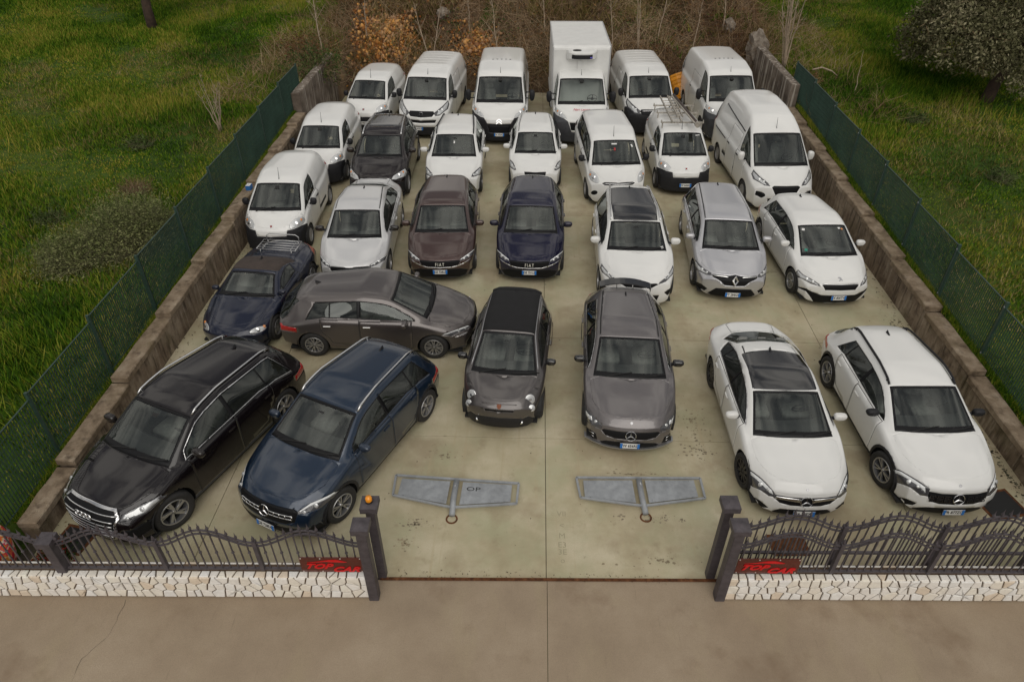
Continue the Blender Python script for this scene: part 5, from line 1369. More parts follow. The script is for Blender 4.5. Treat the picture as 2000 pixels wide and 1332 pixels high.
TY['highvan'] = van(4.97, 1.99, 2.36, 2.93, 1.0, (.72, 1.24), (1.62, 1.86), (4.5, 2.27), .96, (1.12, 1.24), shoulder=.06,
    top=[(0, .80), (.04, .90), (.13, .96), (.4, 1.10), (.68, 1.24), (1.15, 1.57), (1.62, 1.90), (1.9, 2.08), (2.3, 2.26), (2.9, 2.35), (3.8, 2.36), (4.5, 2.30), (4.87, 2.18), (4.97, 2.0)], tsig=.07,
    rw=[(0, .62), (.3, .74), (.68, .86), (1.62, .76), (2.4, .66), (4.97, .64)],
    feats=[('headlight', M_LAMPD, 'F', [(.84, 1.34), (.90, 1.22), (.87, 1.06), (.62, .86), (.46, .83), (.52, .94), (.70, 1.12)], dict(alpha=27, split=True)),
           ('lamp_strip', M_LAMP, 'F', [(.845, 1.28), (.865, 1.20), (.82, 1.06), (.64, .90), (.56, .88), (.62, .98), (.74, 1.12)], dict(alpha=27, split=True, par='headlight')),
           ('grille', M_GRL, 'F', [(-.02, .83), (.36, .84), (.42, .80), (.30, .58), (-.02, .55)], dict(alpha=27)),
           ('air_intake', M_GRL, 'F', roundp([(.56, .56), (.60, .64), (.82, .72), (.84, .60), (.66, .50)], .03), dict(alpha=27, split=True)),
           ('lower_grille', M_GRL, 'F', [(-.02, .46), (.50, .48), (.46, .30), (-.02, .28)], dict(alpha=27))],
    hood=[(0, .10), (.45, .15), (.64, .28), (.76, .46)], hoodside=.02, dloA=(.78, 2.02), dloend=(2.02, 1.92), pillars=[], plate=.42,
    doors=[(1.18, 2.12), (2.12, 3.1)], wheel=(.33, .215, .205, 'cap', 6, M_HUBC), mirror=(1.36, 1.30, (.20, .16, .28)), seaty=2.0, sidetrack=True, sidestrip=.62)

def build_car(kind, name, paintm, loc, head, label, cat, group, plate=None, mirrorm=None, **over):
    S = dict(TY[kind]); S.update(over)
    W2 = S['W'] / 2; L = S['L']; yc, zc = S['cowl']; yw, zw = S['wt']
    root = empty(name, (loc[0], loc[1], 0), rad(head)); tag(root, label, cat, group)
    sh = Shell(S)
    # lower cladding and sills
    if S.get('clad') or S.get('sill'):
        m = S.get('sill') or M_BLK
        sh.cut('sill_panel', m, 'S', [(S['fo'] + .2, .1), (S['fo'] + S['wb'] - .2, .1), (S['fo'] + S['wb'] - .2, .33), (S['fo'] + .2, .33)])
    if S.get('sidestrip'):
        z = S['sidestrip']; sh.cut('rubbing_strip', M_BLK, 'S', [(S['fo'] + .55, z - .06), (S['fo'] + S['wb'] - .5, z - .04), (S['fo'] + S['wb'] - .5, z + .04), (S['fo'] + .55, z + .04)], off=.006)
    # bonnet
    hp = S['hood']; he = []
    for y in np.linspace(hp[-1][1] + .12, yc - .03, 4):
        p = sh.edge(y, S.get('hoodside', .0)); he.append((p[0], p[1] - .10))
    hb = [(x, yc - .055 + sh.bowf(yc) * (x / W2) ** sh.bowp) for x in np.linspace(he[-1][0], -.03, 6)[1:]]
    wy = lambda x, y: y + sh.bowf(0) * (x / W2) ** sh.bowp + .06
    hx = [p[0] for p in hp]; hy = [p[1] for p in hp]; fine = []
    for x in np.linspace(hx[0], hx[-1], 14):
        i = max(0, min(len(hx) - 2, bisect_right(hx, x) - 1)); t = (x - hx[i]) / (hx[i + 1] - hx[i])
        sl = [(hy[k + 1] - hy[k]) / (hx[k + 1] - hx[k]) for k in range(len(hx) - 1)]
        m0 = 0 if i == 0 else (sl[i - 1] + sl[i]) / 2; m1 = sl[i] * 1.3 if i == len(sl) - 1 else (sl[i] + sl[i + 1]) / 2; d = hx[i + 1] - hx[i]
        fine.append((x, (2 * t ** 3 - 3 * t * t + 1) * hy[i] + (t ** 3 - 2 * t * t + t) * d * m0 + (-2 * t ** 3 + 3 * t * t) * hy[i + 1] + (t ** 3 - t * t) * d * m1))
    front = [(-.03, wy(0, hp[0][1]))] + [(x, wy(x, y)) for x, y in fine]
    he = [p for p in he if p[1] > front[-1][1] + .02]
    sh.seamcut('bonnet', None, 'T', front + he + hb, gap=.012, ymax=yc + .4)
    # windscreen
    wp = sh.windscreen_poly(yc - .035, yw + .02, ins=S.get('wins', .035))
    sh.cut('windscreen_frame', M_FRIT, 'T', wp, ymax=yw + .5, off=-.002)
    g = sh.windscreen_poly(yc + .075, yw - .03, ins=S.get('wins', .035) + .04)
    sh.cut('windscreen', M_GLASS, 'T', g, ymax=yw + .5, off=-.006, solid=False)
    # side windows
    da = S.get('dloA', (yc + .1, max(S['dloend']) + .15)); dn = S.get('dlodrop', .06 if S.get('van') else .072)
    dlo = sh.dlo(da[0], da[1] + .1, drop=dn, rise=.03 if S.get('van') else .042, endtop=S['dloend'][0], endbot=S['dloend'][1])
    if S.get('chrome_dlo'): sh.cut('window_trim', M_CHR, 'S', inset(dlo, -.014), zmin=.8)
    sh.cut('window_frame', M_FRIT, 'S', dlo, zmin=.8)
    win = inset(dlo, .014); ps = [(a, b) for a, b in S['pillars']]
    if S.get('quarter'): ps.append((S['quarter'], S['quarter'] + .03))
    cutsY = [da[0] - .5] + [v for p in sorted(ps) for v in p] + [L]
    for i in range(0, len(cutsY), 2):
        w_ = clip_y(win, cutsY[i], cutsY[i + 1])
        if len(w_) > 2: sh.cut('side_window', M_SGLASS if i < 2 or not S.get('priv', True) else M_PRIV, 'S', w_, zmin=.8, off=-.006, solid=False)
    # doors
    for a, b in S['doors']:
        zt = zc + .5; zb = .30
        fo, wbk, r = S['fo'], S['wb'], S.get('arch', S['wheel'][0] + .06)
        low = [(a + .02, zb), (b, zb)]
        if b > fo + wbk - r:      # rear door curves round the wheel arch
            low = [(a + .02, zb)] + [(fo + wbk - (r + .07) * math.cos(t), .31 + (r + .07) * math.sin(t)) for t in (0.25, .6, .95)]; low = [p for p in low if p[0] < b] + [(b, low[-1][1] + .12)]
        P = low + [(b, 1.45 if S.get('van') and b > 2.2 else zt), (a, 1.45 if S.get('van') and b > 2.2 else zt)]
        P = [p for p in P]
        bz = sh.belt((a + b) / 2)
        ztop = bz + .012 if not (S.get('van') and b > 2.2) else bz + .45
        P = low + [(b, ztop), (a, ztop)]
        sh.cut('seam', M_SEAM, 'S', P, over=('body', 'sill_panel', 'bumper', 'rubbing_strip')); sh.cut('door', None, 'S', inset(P, .010), over=('seam',))
        sh.cut('seam_', M_SEAM, 'S', [(0, 0)] * 3)
    # faces a door cut swallowed from the sill keep the door paint; windows are untouched
    # tail
    if S.get('boot'):
        a, b = S['boot']; ee = sh.edge((a + b) / 2, 0)[0]
        sh.seamcut('boot_lid', None, 'T', [(-.03, a), (ee * .55, a - .01), (ee * .9, a - .06), (ee * .97, b - .15), (ee * .6, b), (-.03, b + .02)], gap=.008, ymin=a - .3, over=('body', 'seam'))
    zt = S['belt'][-2][1]
    if not S.get('van'):
        sh.cut('taillight', M_RED, 'S', [(L - .27, zt - .08), (L - .16, zt - .01), (L + .05, zt - .02), (L + .05, zt - .13), (L - .12, zt - .14)], ymin=L - .7, zmin=.5)
        sh.cut('taillight', M_RED, 'B', [(W2 - .34, zt - .14), (W2 - .34, zt - .05), (W2, zt - .02), (W2, zt - .15)], ymin=L - .5, split=True)
        if not S.get('boot'):
            y0, y1 = S['roof'][0] + .30, S['roof'][0] + .62
            sh.cut('rear_window', M_PRIV, 'B', [(-.02, zt + .05), (W2 * .70, zt + .05), (W2 * .60, S['roof'][1] - .13), (-.02, S['roof'][1] - .10)], ymin=S['roof'][0] + .1, solid=False, off=-.005)
    else:
        sh.cut('taillight', M_RED, 'S', [(L - .10, .8), (L - .10, 1.3), (L + .1, 1.3), (L + .1, .8)], ymin=L - .3)
    # traced details
    for (n_, m_, pr, po, o_) in S['feats']:
        sh.cut(n_, m_, pr, po, **o_)
    # roof
    if S.get('ditch'):
        U = [sh.edge(y, -.035) for y in np.linspace(yw + .08, S['roof'][0] + .1, 8)]; V = [sh.edge(y, -.058) for y in np.linspace(S['roof'][0] + .1, yw + .08, 8)]
        sh.cut('roof_ditch', M_SEAM, 'T', [(p[0], p[1]) for p in U] + [(p[0], p[1]) for p in V], zmin=1.1, over=('body',), off=-.006, solid=False)
    # wheel arches
    for wy_ in (S['fo'], S['fo'] + S['wb']):
        r = S['wheel'][0]; R = S.get('arch', r + .045)
        if S.get('clad'): sh.cut('wheel_arch_trim', M_BLK, 'S', ell(wy_, r, R + .055, R + .055, 28), off=.004, over=('body', 'door', 'seam', 'sill_panel', 'bumper'))
        sh.cut('opening', None, 'S', ell(wy_, r, R, R, 28))
    finish(sh, root, paintm)
    add_wheels(root, S, rad(S.get('steer', 0)))
    my, mz, ms = S['mirror']; add_mirror(root, sh, my, mz, mirrorm or (M_BLK if S.get('van') else paintm), ms, big=S.get('mirrorbig', False), out=.06 if not S.get('mirrorbig') else .14)
    interior(root, sh, S, S.get('vinyl'))
    if plate is not None and S['plate']: add_plate(root, sh, S['plate'], plate, x=S.get('platex', 0))
    # wipers
    for sg in (1, -1):
        x0 = .18 if sg > 0 else -.46
        strip_on(sh, [(x0 - .02, yc + .0), (x0 + .28, yc + .05), (x0 + .50, yc + .085 + .05 * (x0 > 0))], 'T', .018, .014, 'wiper', M_SEAM, root)
    # handles
    for a, b in S['doors']:
        for sg in (1, -1):
            p, n = sh.side(b - .16, sh.belt(b) - .13, sg)
            if p is not None:
                q = MB(); q.box((0, 0, 0), (.03, .17, .032)); q.obj('door_handle', M_CHR if S.get('chrome_handle') else (M_BLK if S.get('van') else paintm), root, loc=(p.x + sg * .012, p.y, p.z), bevel=.008)
    if S.get('rails'):
        for sg in (1, -1):
            P = []
            for y in np.linspace(yw + .16, S['roof'][0] + .12, 12):
                e = sh.edge(y, -.035); P.append(Vector((sg * e[0], e[1], e[2] + .055)))
            P = [P[0] - Vector((0, .10, .055))] + P + [P[-1] + Vector((0, .10, -.065))]
            b = MB(); b.tube(P, .019, n=8)
            for k in (1, -2): b.bar(P[k], P[k] - Vector((0, 0, .06)), .03)
            b.obj('roof_rail', S['rails'], root, smooth=True)
    for (sx, t, sw, shh, mm) in S.get('stickers', []):
        y = yc + (yw - yc) * t; p, n = sh.down(sx, y)
        if p is None: continue
        if n.z < 0: n = -n
        b = MB(); b.box((0, 0, 0), (sw, shh, .003)); place_badge(b, 'windscreen_sticker', mm, root, p, n, .006)
    # antenna
    ay = S.get('anty', S['roof'][0] - .15 if not S.get('van') else yw + .15); p, n = sh.down(0, ay)
    b = MB()
    if S.get('fin', not S.get('van')):
        b.add([(-.02, -.07, 0), (.02, -.07, 0), (.02, .07, 0), (-.02, .07, 0), (0, .05, .06), (0, .07, .06)], [(0, 1, 4), (1, 2, 5, 4), (2, 3, 5), (3, 0, 4, 5)])
    else: b.tube([(0, 0, 0), (0, .03, .04), (0, .10, S.get('mast', .30))], [.013, .008, .004], n=5)
    b.obj('antenna', M_BLK, root, loc=(p.x, p.y, p.z - .004))
    # lamps and badges
    al = [f for f in S['feats'] if f[0] == 'headlight']
    if al:
        poly = al[0][3]; cx = sum(p[0] for p in poly) / len(poly); cs = sum(p[1] for p in poly) / len(poly); A = al[0][4]['alpha']
        if al[0][1] is M_LAMP: lamp_spot(root, 'headlight', sh, cx, cs, A, .055, M_CHR); lamp_spot(root, 'headlight', sh, cx + .09, cs + .09, A, .035, M_AMB)
        else: lamp_spot(root, 'headlight', sh, cx + .02, cs, A, .042, M_LAMP); lamp_spot(root, 'headlight', sh, cx - .08, cs - .07, A, .032, M_LAMP)
    fl = -Vector((0, 1, 0))
    if S.get('star'):
        sv, A, R = S['star']; p, n = sh.frontF(0, sv, A); star_badge(root, p, (Vector((0, -1, .35))).normalized(), R)
    if S.get('badge_small'):
        p, n = sh.frontF(0, S['badge_small'], 46)
        b = MB(); b.lathe([(.026, 0), (.026, .004), (.020, .004), (.018, .002), (.0, .002)], n=16); place_badge(b, 'badge', M_ALU, root, p, n if n.z > 0 else -n, .002)
    if S.get('badge') == 'FIAT':
        p, n = sh.frontF(0, .515, 33); o = text_obj('badge', 'F I A T', M_ALU2, root, (0, p.y - .035, p.z + .005), (rad(68), 0, 0), size=.115, ext=.003, bold=.001, xs=.70)
    if S.get('badge_sq'):
        p, n = sh.frontF(0, S['badge_sq'], 27); n = n if n.z > 0 else -n
        b = MB(); b.box((0, 0, 0), (.085, .085, .012), 0); b.box((0, 0, .005), (.05, .05, .012), 1); o = place_badge(b, 'badge', [M_CHR, pmat('badge_red', (.25, .01, .01), .3)], root, p, n, .004)
    if S.get('diamond'):
        sv, A = S['diamond']; p, n = sh.frontF(0, sv, A)
        b = MB(); o_, i_ = [(0, .13), (.085, 0), (0, -.13), (-.085, 0)], [(0, .065), (.038, 0), (0, -.065), (-.038, 0)]
        V = [(x, y, .0) for x, y in o_] + [(x * .82, y * .82, .022) for x, y in o_] + [(x, y, 0) for x, y in i_]
        F = [(i, (i + 1) % 4, 4 + (i + 1) % 4, 4 + i) for i in range(4)] + [(4 + i, 4 + (i + 1) % 4, 8 + (i + 1) % 4, 8 + i) for i in range(4)]
        b.add(V, F); place_badge(b, 'badge', M_CHR, root, p, Vector((0, -1, .45)), .02)
    if S.get('ring'):
        p, n = sh.frontF(0, S['ring'], 22); b = MB(); b.lathe([(.075, 0), (.068, .012), (.05, .012), (.044, 0)], n=20); place_badge(b, 'badge', M_CHR, root, p, Vector((0, -1, .25)), .014)
    if S.get('chev'):
        p, n = sh.frontF(0, S['chev'], 21)
        b = MB()
        for dz in (0, -.075):
            b.bar((-.10, -.03 + dz, 0), (0, .045 + dz, 0), .012, .035, up=(0, 1, 0)); b.bar((.10, -.03 + dz, 0), (0, .045 + dz, 0), .012, .035, up=(0, 1, 0))
        place_badge(b, 'badge', M_CHR, root, p, Vector((0, -1, .3)), .014)
    if S.get('lion'):
        p, n = sh.frontF(0, S['lion'], 34); n = n if n.z > 0 else -n
        b = MB(); P = [(-.05, -.05), (-.02, -.03), (0, .0), (-.03, .02), (-.05, .05), (-.01, .055), (.03, .03), (.035, 0), (.05, -.05), (.025, -.045), (.015, -.02), (-.005, -.045), (-.02, -.06)]
        b.prism(P, 0, .008, 'xy'); place_badge(b, 'badge', M_CHR, root, p, n, .003)
    if S.get('rings'):
        p, n = sh.frontF(0, .80, 8); b = MB()
        for k in range(4): b.lathe([(.058, 0), (.050, .008), (.042, 0)], c=((k - 1.5) * .085, 0, 0), n=18)
        place_badge(b, 'badge', M_CHR, root, p, Vector((0, -1, .2)), .02)
        for k in range(6):
            s0 = .455 + k * .08; xw = .46 + (s0 - .4) * .2
            o = strip_on(sh, [(-xw, s0), (xw, s0)], 8, .026, .006, 'grille_slat', M_CHR, root, n=16)
    if S.get('wing'):
        e = sh.edge(3.9); b = MB(); P = []
        for x in np.linspace(-.56, .56, 11):
            q = (x / .56) ** 2; P += [(x, 3.80 - .10 * q, 1.405 - .05 * q), (x, 3.99 - .10 * q, 1.43 - .05 * q), (x, 3.99 - .10 * q, 1.41 - .05 * q), (x, 3.80 - .10 * q, 1.38 - .05 * q)]
        F = [(i * 4 + j, i * 4 + (j + 1) % 4, (i + 1) * 4 + (j + 1) % 4, (i + 1) * 4 + j) for i in range(10) for j in range(4)] + [(0, 1, 2, 3), (43, 42, 41, 40)]
        b.add(P, F)
        for x in (-.55, -.18, .18, .55): b.box((x, 3.86 - .1 * (x / .56) ** 2, 1.335), (.015, .16, .11))
        b.obj('rear_spoiler', M_GLB, root)
    if S.get('splitter'):
        b = MB(); P = []
        for x in np.linspace(-.84, .84, 15):
            yy = .34 * (abs(x) / .9) ** 2.6 - .015; P += [(x, yy, .165), (x, yy + .14, .165), (x, yy + .14, .14), (x, yy, .14)]
        b.add(P, [(i * 4 + j, i * 4 + (j + 1) % 4, (i + 1) * 4 + (j + 1) % 4, (i + 1) * 4 + j) for i in range(14) for j in range(4)]); b.obj('front_splitter', M_ALU, root)
        for sg in (1, -1):
            for k in range(2): strip_on(sh, [(sg * .66, .31 + k * .045), (sg * .88, .46 + k * .045)], 46, .016, .012, 'intake_fin', M_CHR, root, n=6)
    if S.get('starbar'):
        for sg in (1, -1):
            strip_on(sh, [(sg * .10, .69), (sg * .52, .70)], 15, .022, .014, 'grille_bar', M_CHR, root); strip_on(sh, [(sg * .10, .63), (sg * .52, .64)], 15, .022, .014, 'grille_bar', M_CHR, root)
            for x in (.20, .30, .40, .51): strip_on(sh, [(sg * x, .63), (sg * x, .70)], 15, .03, .012, 'grille_bar', M_CHR, root, n=4)
    if kind == 'suvwhite':
        for sg in (1, -1):
            for r_ in range(2):
                for c_ in range(3):
                    x = sg * (.19 + c_ * .115); sv = .372 + r_ * .058 + c_ * .006
                    p, n = sh.frontF(x, sv, 47); b = MB()
                    for dx, dz, w_, h_ in ((0, .019, .095, .008), (0, -.019, .095, .008), (.044, 0, .008, .038), (-.044, 0, .008, .038)): b.box((dx, 0, dz), (w_, .012, h_))
                    b.obj('grille_cell', M_CHR, root, loc=(x, p.y - .012, p.z), rot=(rad(-18), 0, rad(sg * 8)))
    if kind == 'smallhatch':
        for sg in (1, -1):
            for (x, sv, r_, m2, nm) in ((.565, .735, .095, M_LAMP, 'headlight'), (.61, .575, .062, M_LAMP, 'fog_light'), (.42, .295, .032, M_CHR, 'fog_light')):
                p, n = sh.frontF(sg * x, sv, 45)
                if p is None: continue
                if n.z < 0: n = -n
                b = MB(); b.lathe([(r_ + .008, -.02), (r_ + .008, .006), (r_, .010)], n=24, mi=1); b.lathe([(r_, .010), (r_ * .7, .014), (r_ * .35, .016), (0, .016)], n=24)
                o = place_badge(b, nm, [m2, M_CHR], root, p, (n + Vector((0, -1, .1))).normalized(), .0)
                for q in o.data.polygons: q.use_smooth = True
                if r_ > .06:
                    b = MB(); b.lathe([(r_ * .34, 0), (r_ * .30, .004), (.0, .006)], n=14); c = b.obj('lamp_bulb', M_CHR, o, loc=(0, 0, .014))
        p, n = sh.frontF(0, .545, 45); b = MB(); b.prism([(-.04, .05), (.04, .05), (.04, -.01), (0, -.06), (-.04, -.01)], 0, .01, 'xy')
        place_badge(b, 'badge', pmat('badge_bronze', (.25, .10, .06), .3, metal=.8), root, p, Vector((0, -1, .5)), .012)
        for z_ in (.60, .50): strip_on(sh, [(-.33, z_), (0, z_ - .01), (.33, z_)], 45, .02, .0, 'front_crease', paintm, root)
        # fabric roof panel and its side rails
    if S.get('chrome_ap'):
        for sg in (1, -1):
            P = []
            for y in np.linspace(yc + .1, 2.9, 14):
                e = sh.edge(y, -.01); P.append((sg * e[0], e[1], e[2] + .006))
            b = MB(); b.tube(P, .011, n=6); b.obj('roof_side_rail', M_ALU, root, smooth=True)
    if S.get('sidetrack'):
        for s_ in ('S+', 'S-'): strip_on(sh, [(2.1, 1.78), (4.3, 1.90)], s_, .035, .004, 'door_track', M_BLK, root)
        for s_ in ('S+', 'S-'): strip_on(sh, [(3.3, 1.10), (4.5, 1.10)], s_, .03, .004, 'door_track', M_BLK, root)
    if S.get('ribs'):
        for k in range(7):
            y = 2.3 + k * .36; strip_on(sh, [(-.62, y), (.62, y)], 'T', .03, -.006, 'roof_rib', paintm, root, n=9)
    if S.get('vents'):
        for k in range(5):
            p, n = sh.down((k - 2) * .16, 2.7); b = MB(); b.prism([(-.035, .03), (.035, .03), (0, -.03)], 0, .01, 'xy'); b.obj('roof_marker', M_GREYP, root, loc=p)
    if S.get('lip'):
        strip_on(sh, [(-.42, .93), (.42, .93)], 22, .03, .01, 'grille_bar', M_CHR, root)
    return root, sh
# ================================================================ the parked vehicles
GA = 'cars parked in the yard'; GV = 'vans parked in the yard'
build_car('suvblack', 'parked_car', M_BLACK, (-7.05, 6.88), -22.5, 'black car with chrome window trim and silver roof rails nearest the left wall', 'car', GA, steer=-14)
build_car('suvblue', 'parked_car', M_BLUE, (-4.28, 7.15), -24, 'dark blue car with silver roof rails parked at an angle in front', 'car', GA, 'GE 728DL', steer=-8)
r_, sh_ = build_car('smallhatch', 'parked_car', M_DGREY, (-.57, 9.66), -5.0, 'small dark grey car with round headlights and a black fabric roof', 'car', GA, mirrorm=M_GLB)
SM = sh_
b = MB(); P = []; ny = 14; nx = 9
for i in range(ny):
    y = 1.56 + (3.02 - 1.56) * i / (ny - 1)
    for j in range(nx):
        x = (j / (nx - 1) * 2 - 1) * (.525 - .01 * i / ny); p, n = sh_.down(x, y); P.append((x, y, p.z + .012 + (.008 if i in (0, ny - 1) else .016)))
for i in (ny - 1,):
    pass
n0 = len(P)
for i in range(ny): P += []
b.add(P, [(i * nx + j, i * nx + j + 1, (i + 1) * nx + j + 1, (i + 1) * nx + j) for i in range(ny - 1) for j in range(nx - 1)])
o = b.obj('fabric_roof', M_SOFTB, r_, smooth=True); md = o.modifiers.new('t', 'SOLIDIFY'); md.thickness = .03; md.offset = -1
b = MB(); P = []
for i in range(5):
    y = 3.0 + .07 * i
    for j in range(9):
        x = (j / 8 * 2 - 1) * .53; p, n = sh_.down(x, min(y, 3.3)); P.append((x, y, p.z + .03 + .03 * math.sin(i * .8)))
b.add(P, [(i * 9 + j, i * 9 + j + 1, (i + 1) * 9 + j + 1, (i + 1) * 9 + j) for i in range(4) for j in range(8)]); o = b.obj('folded_roof_edge', M_SOFTB, r_, smooth=True)
md = o.modifiers.new('t', 'SOLIDIFY'); md.thickness = .05; md.offset = -1

build_car('aclass', 'parked_car', M_MGREY, (1.90, 9.24), -2.5, 'grey car with a raised rear wing and a star in its grille', 'car', GA, 'FW 656RD', mirrorm=M_GLB)
build_car('coupe', 'parked_car', M_WHITE, (4.68, 7.76), .5, 'white low car with a black glass roof behind the right fence', 'car', GA, 'FA 598YT', steer=8)
build_car('suvwhite', 'parked_car', M_WHITE, (7.20, 7.85), 1.8, 'white car with black roof rails and five spoke wheels by the right wall', 'car', GA, 'FR 877ZC', mirrorm=M_BLK, steer=10)
# roadster with its luggage rack
r_, sh_ = build_car('roadster', 'parked_car', M_DNAVY, (-6.64, 11.95), -5.0, 'dark navy open-top car with a brown soft top by the left wall', 'car', GA)
b = MB()
def rk(P, r=.010): b.tube(P, r, n=6)
zr = .98; y0, y1 = 3.02, 3.50
for y in (y0, y0 + .10, y0 + .22, y0 + .34, y1): rk([(-.50, y, zr), (.50, y, zr)])
rk([(-.50, y0, zr), (-.50, y1, zr)], .012); rk([(.50, y0, zr), (.50, y1, zr)], .012); rk([(-.36, y0, zr - .012), (-.36, y1, zr - .012)], .008); rk([(.36, y0, zr - .012), (.36, y1, zr - .012)], .008)
rk([(-.42, y1, zr), (-.42, y1 + .02, zr + .11), (-.34, y1 + .03, zr + .16), (.34, y1 + .03, zr + .16), (.42, y1 + .02, zr + .11), (.42, y1, zr)], .012)
for x in (-.40, .40):
    for y in (y0, y1): rk([(x, y, zr), (x, y - .03, zr - .10)], .010)
tag(b.obj('luggage_rack', M_STEEL, smooth=True, loc=(-6.64, 11.95, 0), rot=(0, 0, rad(-5))), 'chrome luggage rack on the boot of the dark navy car', 'luggage rack')
build_car('tipo', 'parked_car', M_GREY, (-1.22, 12.86), 90, 'dark grey hatchback parked sideways across the yard', 'car', GA, chrome_handle=True)
build_car('tiposedan', 'parked_car', M_PEARL, (-4.52, 14.66), 2.2, 'light silver saloon car beside the nearest small white van', 'car', GA, mirrorm=M_BLACK)
build_car('tipo', 'parked_car', M_BROWN, (-2.31, 15.0), 2.4, 'metallic brown hatchback in the second row', 'car', GA, 'GE 728LS')
build_car('tipo', 'parked_car', M_NAVY, (-.06, 15.04), -.7, 'very dark navy hatchback beside the metallic brown one', 'car', GA, 'GE 701LS')
build_car('crossover', 'parked_car', M_WHITE, (2.56, 13.96), -.7, 'white car with a black glass roof and silver rails behind the grey winged car', 'car', GA, stickers=[(.62, .16, .07, .06, M_PLW)])
build_car('wagonsilver', 'parked_car', M_SILVER, (4.92, 14.38), -3.0, 'silver car with a diamond badge in its grille', 'car', GA, 'FT 284AX')
build_car('hatchwhite', 'parked_car', M_WHITE, (7.39, 14.2), 3.0, 'white hatchback with silver grille strip parked beside the diamond badge car', 'car', GA, 'FX 800TW', stickers=[(-.50, .88, .07, .07, M_PLW), (.40, .90, .06, .05, M_PLW), (.47, .88, .05, .05, M_AMB), (-.56, .22, .07, .07, pmat('sticker_green', (.03, .25, .18), .4))])
build_car('suvdark', 'parked_car', M_DBROWN, (-4.80, 19.5), 1.0, 'dark brown car with silver roof rails in the third row', 'car', GA)
build_car('suvrail', 'parked_car', M_WHITE, (-2.48, 19.72), 1.5, 'white car with black roof rails directly behind the metallic brown hatchback', 'car', GA, stickers=[(.0, .62, .04, .10, M_PLW)])
build_car('hatchsmall', 'parked_car', M_WHITE, (.05, 20.35), .4, 'plain white hatchback directly behind the very dark navy one', 'car', GA)
# vans
mv1, _ = build_car('minivan', 'parked_van', M_WHITE, (-6.95, 16.2), 1.8, 'small white van nearest the camera, by the left wall', 'van', GV)
def another(src, loc, head, label, plate=None, z=.40):
    c = copy_tree(src); c.location = (loc[0], loc[1], 0); c.rotation_euler = (0, 0, rad(head)); c['label'] = label
    return c
another(mv1, (-6.90, 20.55), .8, 'small white van in the third row, between two other small vans by the left wall')
mv3 = another(mv1, (-6.35, 25.3), -4.5, 'small white van furthest back in the rear left corner')
add_plate(mv3, _, .42, 'BE 942LF')
mv4, shl = build_car('minivan', 'parked_van', M_WHITE, (4.72, 20.32), 1.2, 'small white van carrying ladders on its roof', 'van', GV, 'EW 644AX', stickers=[(.46, .92, .14, .03, M_PLW)])
def rack_on(tr, hd):
    root = empty('roof_rack', (tr[0], tr[1], 0), rad(hd)); tag(root, 'white roof rack fitted across the ladder carrying van', 'roof rack')
    for y in (1.62, 2.5, 3.2):
        b = MB(); b.box((0, y, 1.79), (1.36, .06, .035))
        for s in (-1, 1): b.box((s * .62, y, 1.70), (.03, .05, .16)); b.box((s * .66, y, 1.83), (.025, .05, .07))
        b.obj('cross_bar', M_LADD, root)
    return root
rack_on((4.72, 20.32), 1.2)
def ladder(tr, hd, x, y0, y1, z, w, label, rungs, rail=.03, skew=0., mat=M_LADD):
    root = empty('ladder', (tr[0], tr[1], 0), rad(hd)); tag(root, label, 'ladder', None)
    for s in (-1, 1):
        b = MB(); b.bar((x + s * w / 2, y0, z), (x + s * w / 2 + skew, y1, z), rail, .06); b.obj('ladder_rail', mat, root)
    for k in range(rungs):
        t = (k + .5) / rungs; b = MB(); y = y0 + (y1 - y0) * t; xx = x + skew * t; b.tube([(xx - w / 2, y, z), (xx + w / 2, y, z)], .014, n=6); b.obj('rung', mat, root)
    return root
ladder((4.72, 20.32), 1.2, -.20, 1.50, 3.9, 1.86, .30, 'aged aluminium ladder lying along the left half of the small van roof', 9)
ladder((4.72, 20.32), 1.2, -.06, 1.75, 3.75, 1.93, .16, 'second narrow ladder stacked on top of the aged aluminium one', 8)
root = empty('roof_tube', (4.72, 20.32, 0), rad(1.2)); tag(root, 'long dark tube with a pale end cap sloping across the small van roof', 'tube')
b = MB(); b.tube([(.40, 1.20, 1.88), (.10, 3.9, 1.90)], .055, n=10); b.tube([(.33, 1.22, 1.88), (.03, 3.9, 1.90)], .03, n=8, mi=1); b.obj('tube_body', [pmat('tube_brown', (.05, .035, .028), .5), M_LADD], root, smooth=True)
b = MB(); b.tube([(.385, 1.14, 1.88), (.38, 1.24, 1.88)], .085, n=12); b.obj('end_cap', M_LADD, root)
build_car('combi', 'parked_van', M_WHITE, (2.56, 19.42), 4.2, 'white windowed van with almond headlights in the third row', 'van', GV, stickers=[(-.02, .84, .16, .05, M_PLW), (-.02, .62, .05, .10, M_RED), (.52, .80, .05, .10, M_PLW)])
build_car('highvan', 'parked_van', M_WHITE, (7.45, 19.2), 3.2, 'high roofed white van by the right wall', 'van', GV, mirrorm=M_WHITE)
build_car('midvan', 'parked_van', M_WHITE, (-4.12, 24.8), -4.0, 'white van with a dark band grille and ribbed roof in the rear row', 'van', GV, 'GA 415CP', platex=-.12)
build_car('bigvan', 'parked_van', M_WHITE, (-1.26, 24.3), .2, 'tall white panel van with a double chevron badge in the rear row', 'van', GV, 'FX 102AD')
build_car('midvanb', 'parked_van', M_WHITE, (4.33, 25.25), 3.6, 'white van with a black bumper between the box truck and the rightmost rear van', 'van', GV, platex=.1)
build_car('bigvanb', 'parked_van', M_WHITE, (7.15, 24.7), 2.2, 'white panel van with grey bumper furthest right in the rear row', 'van', GV)
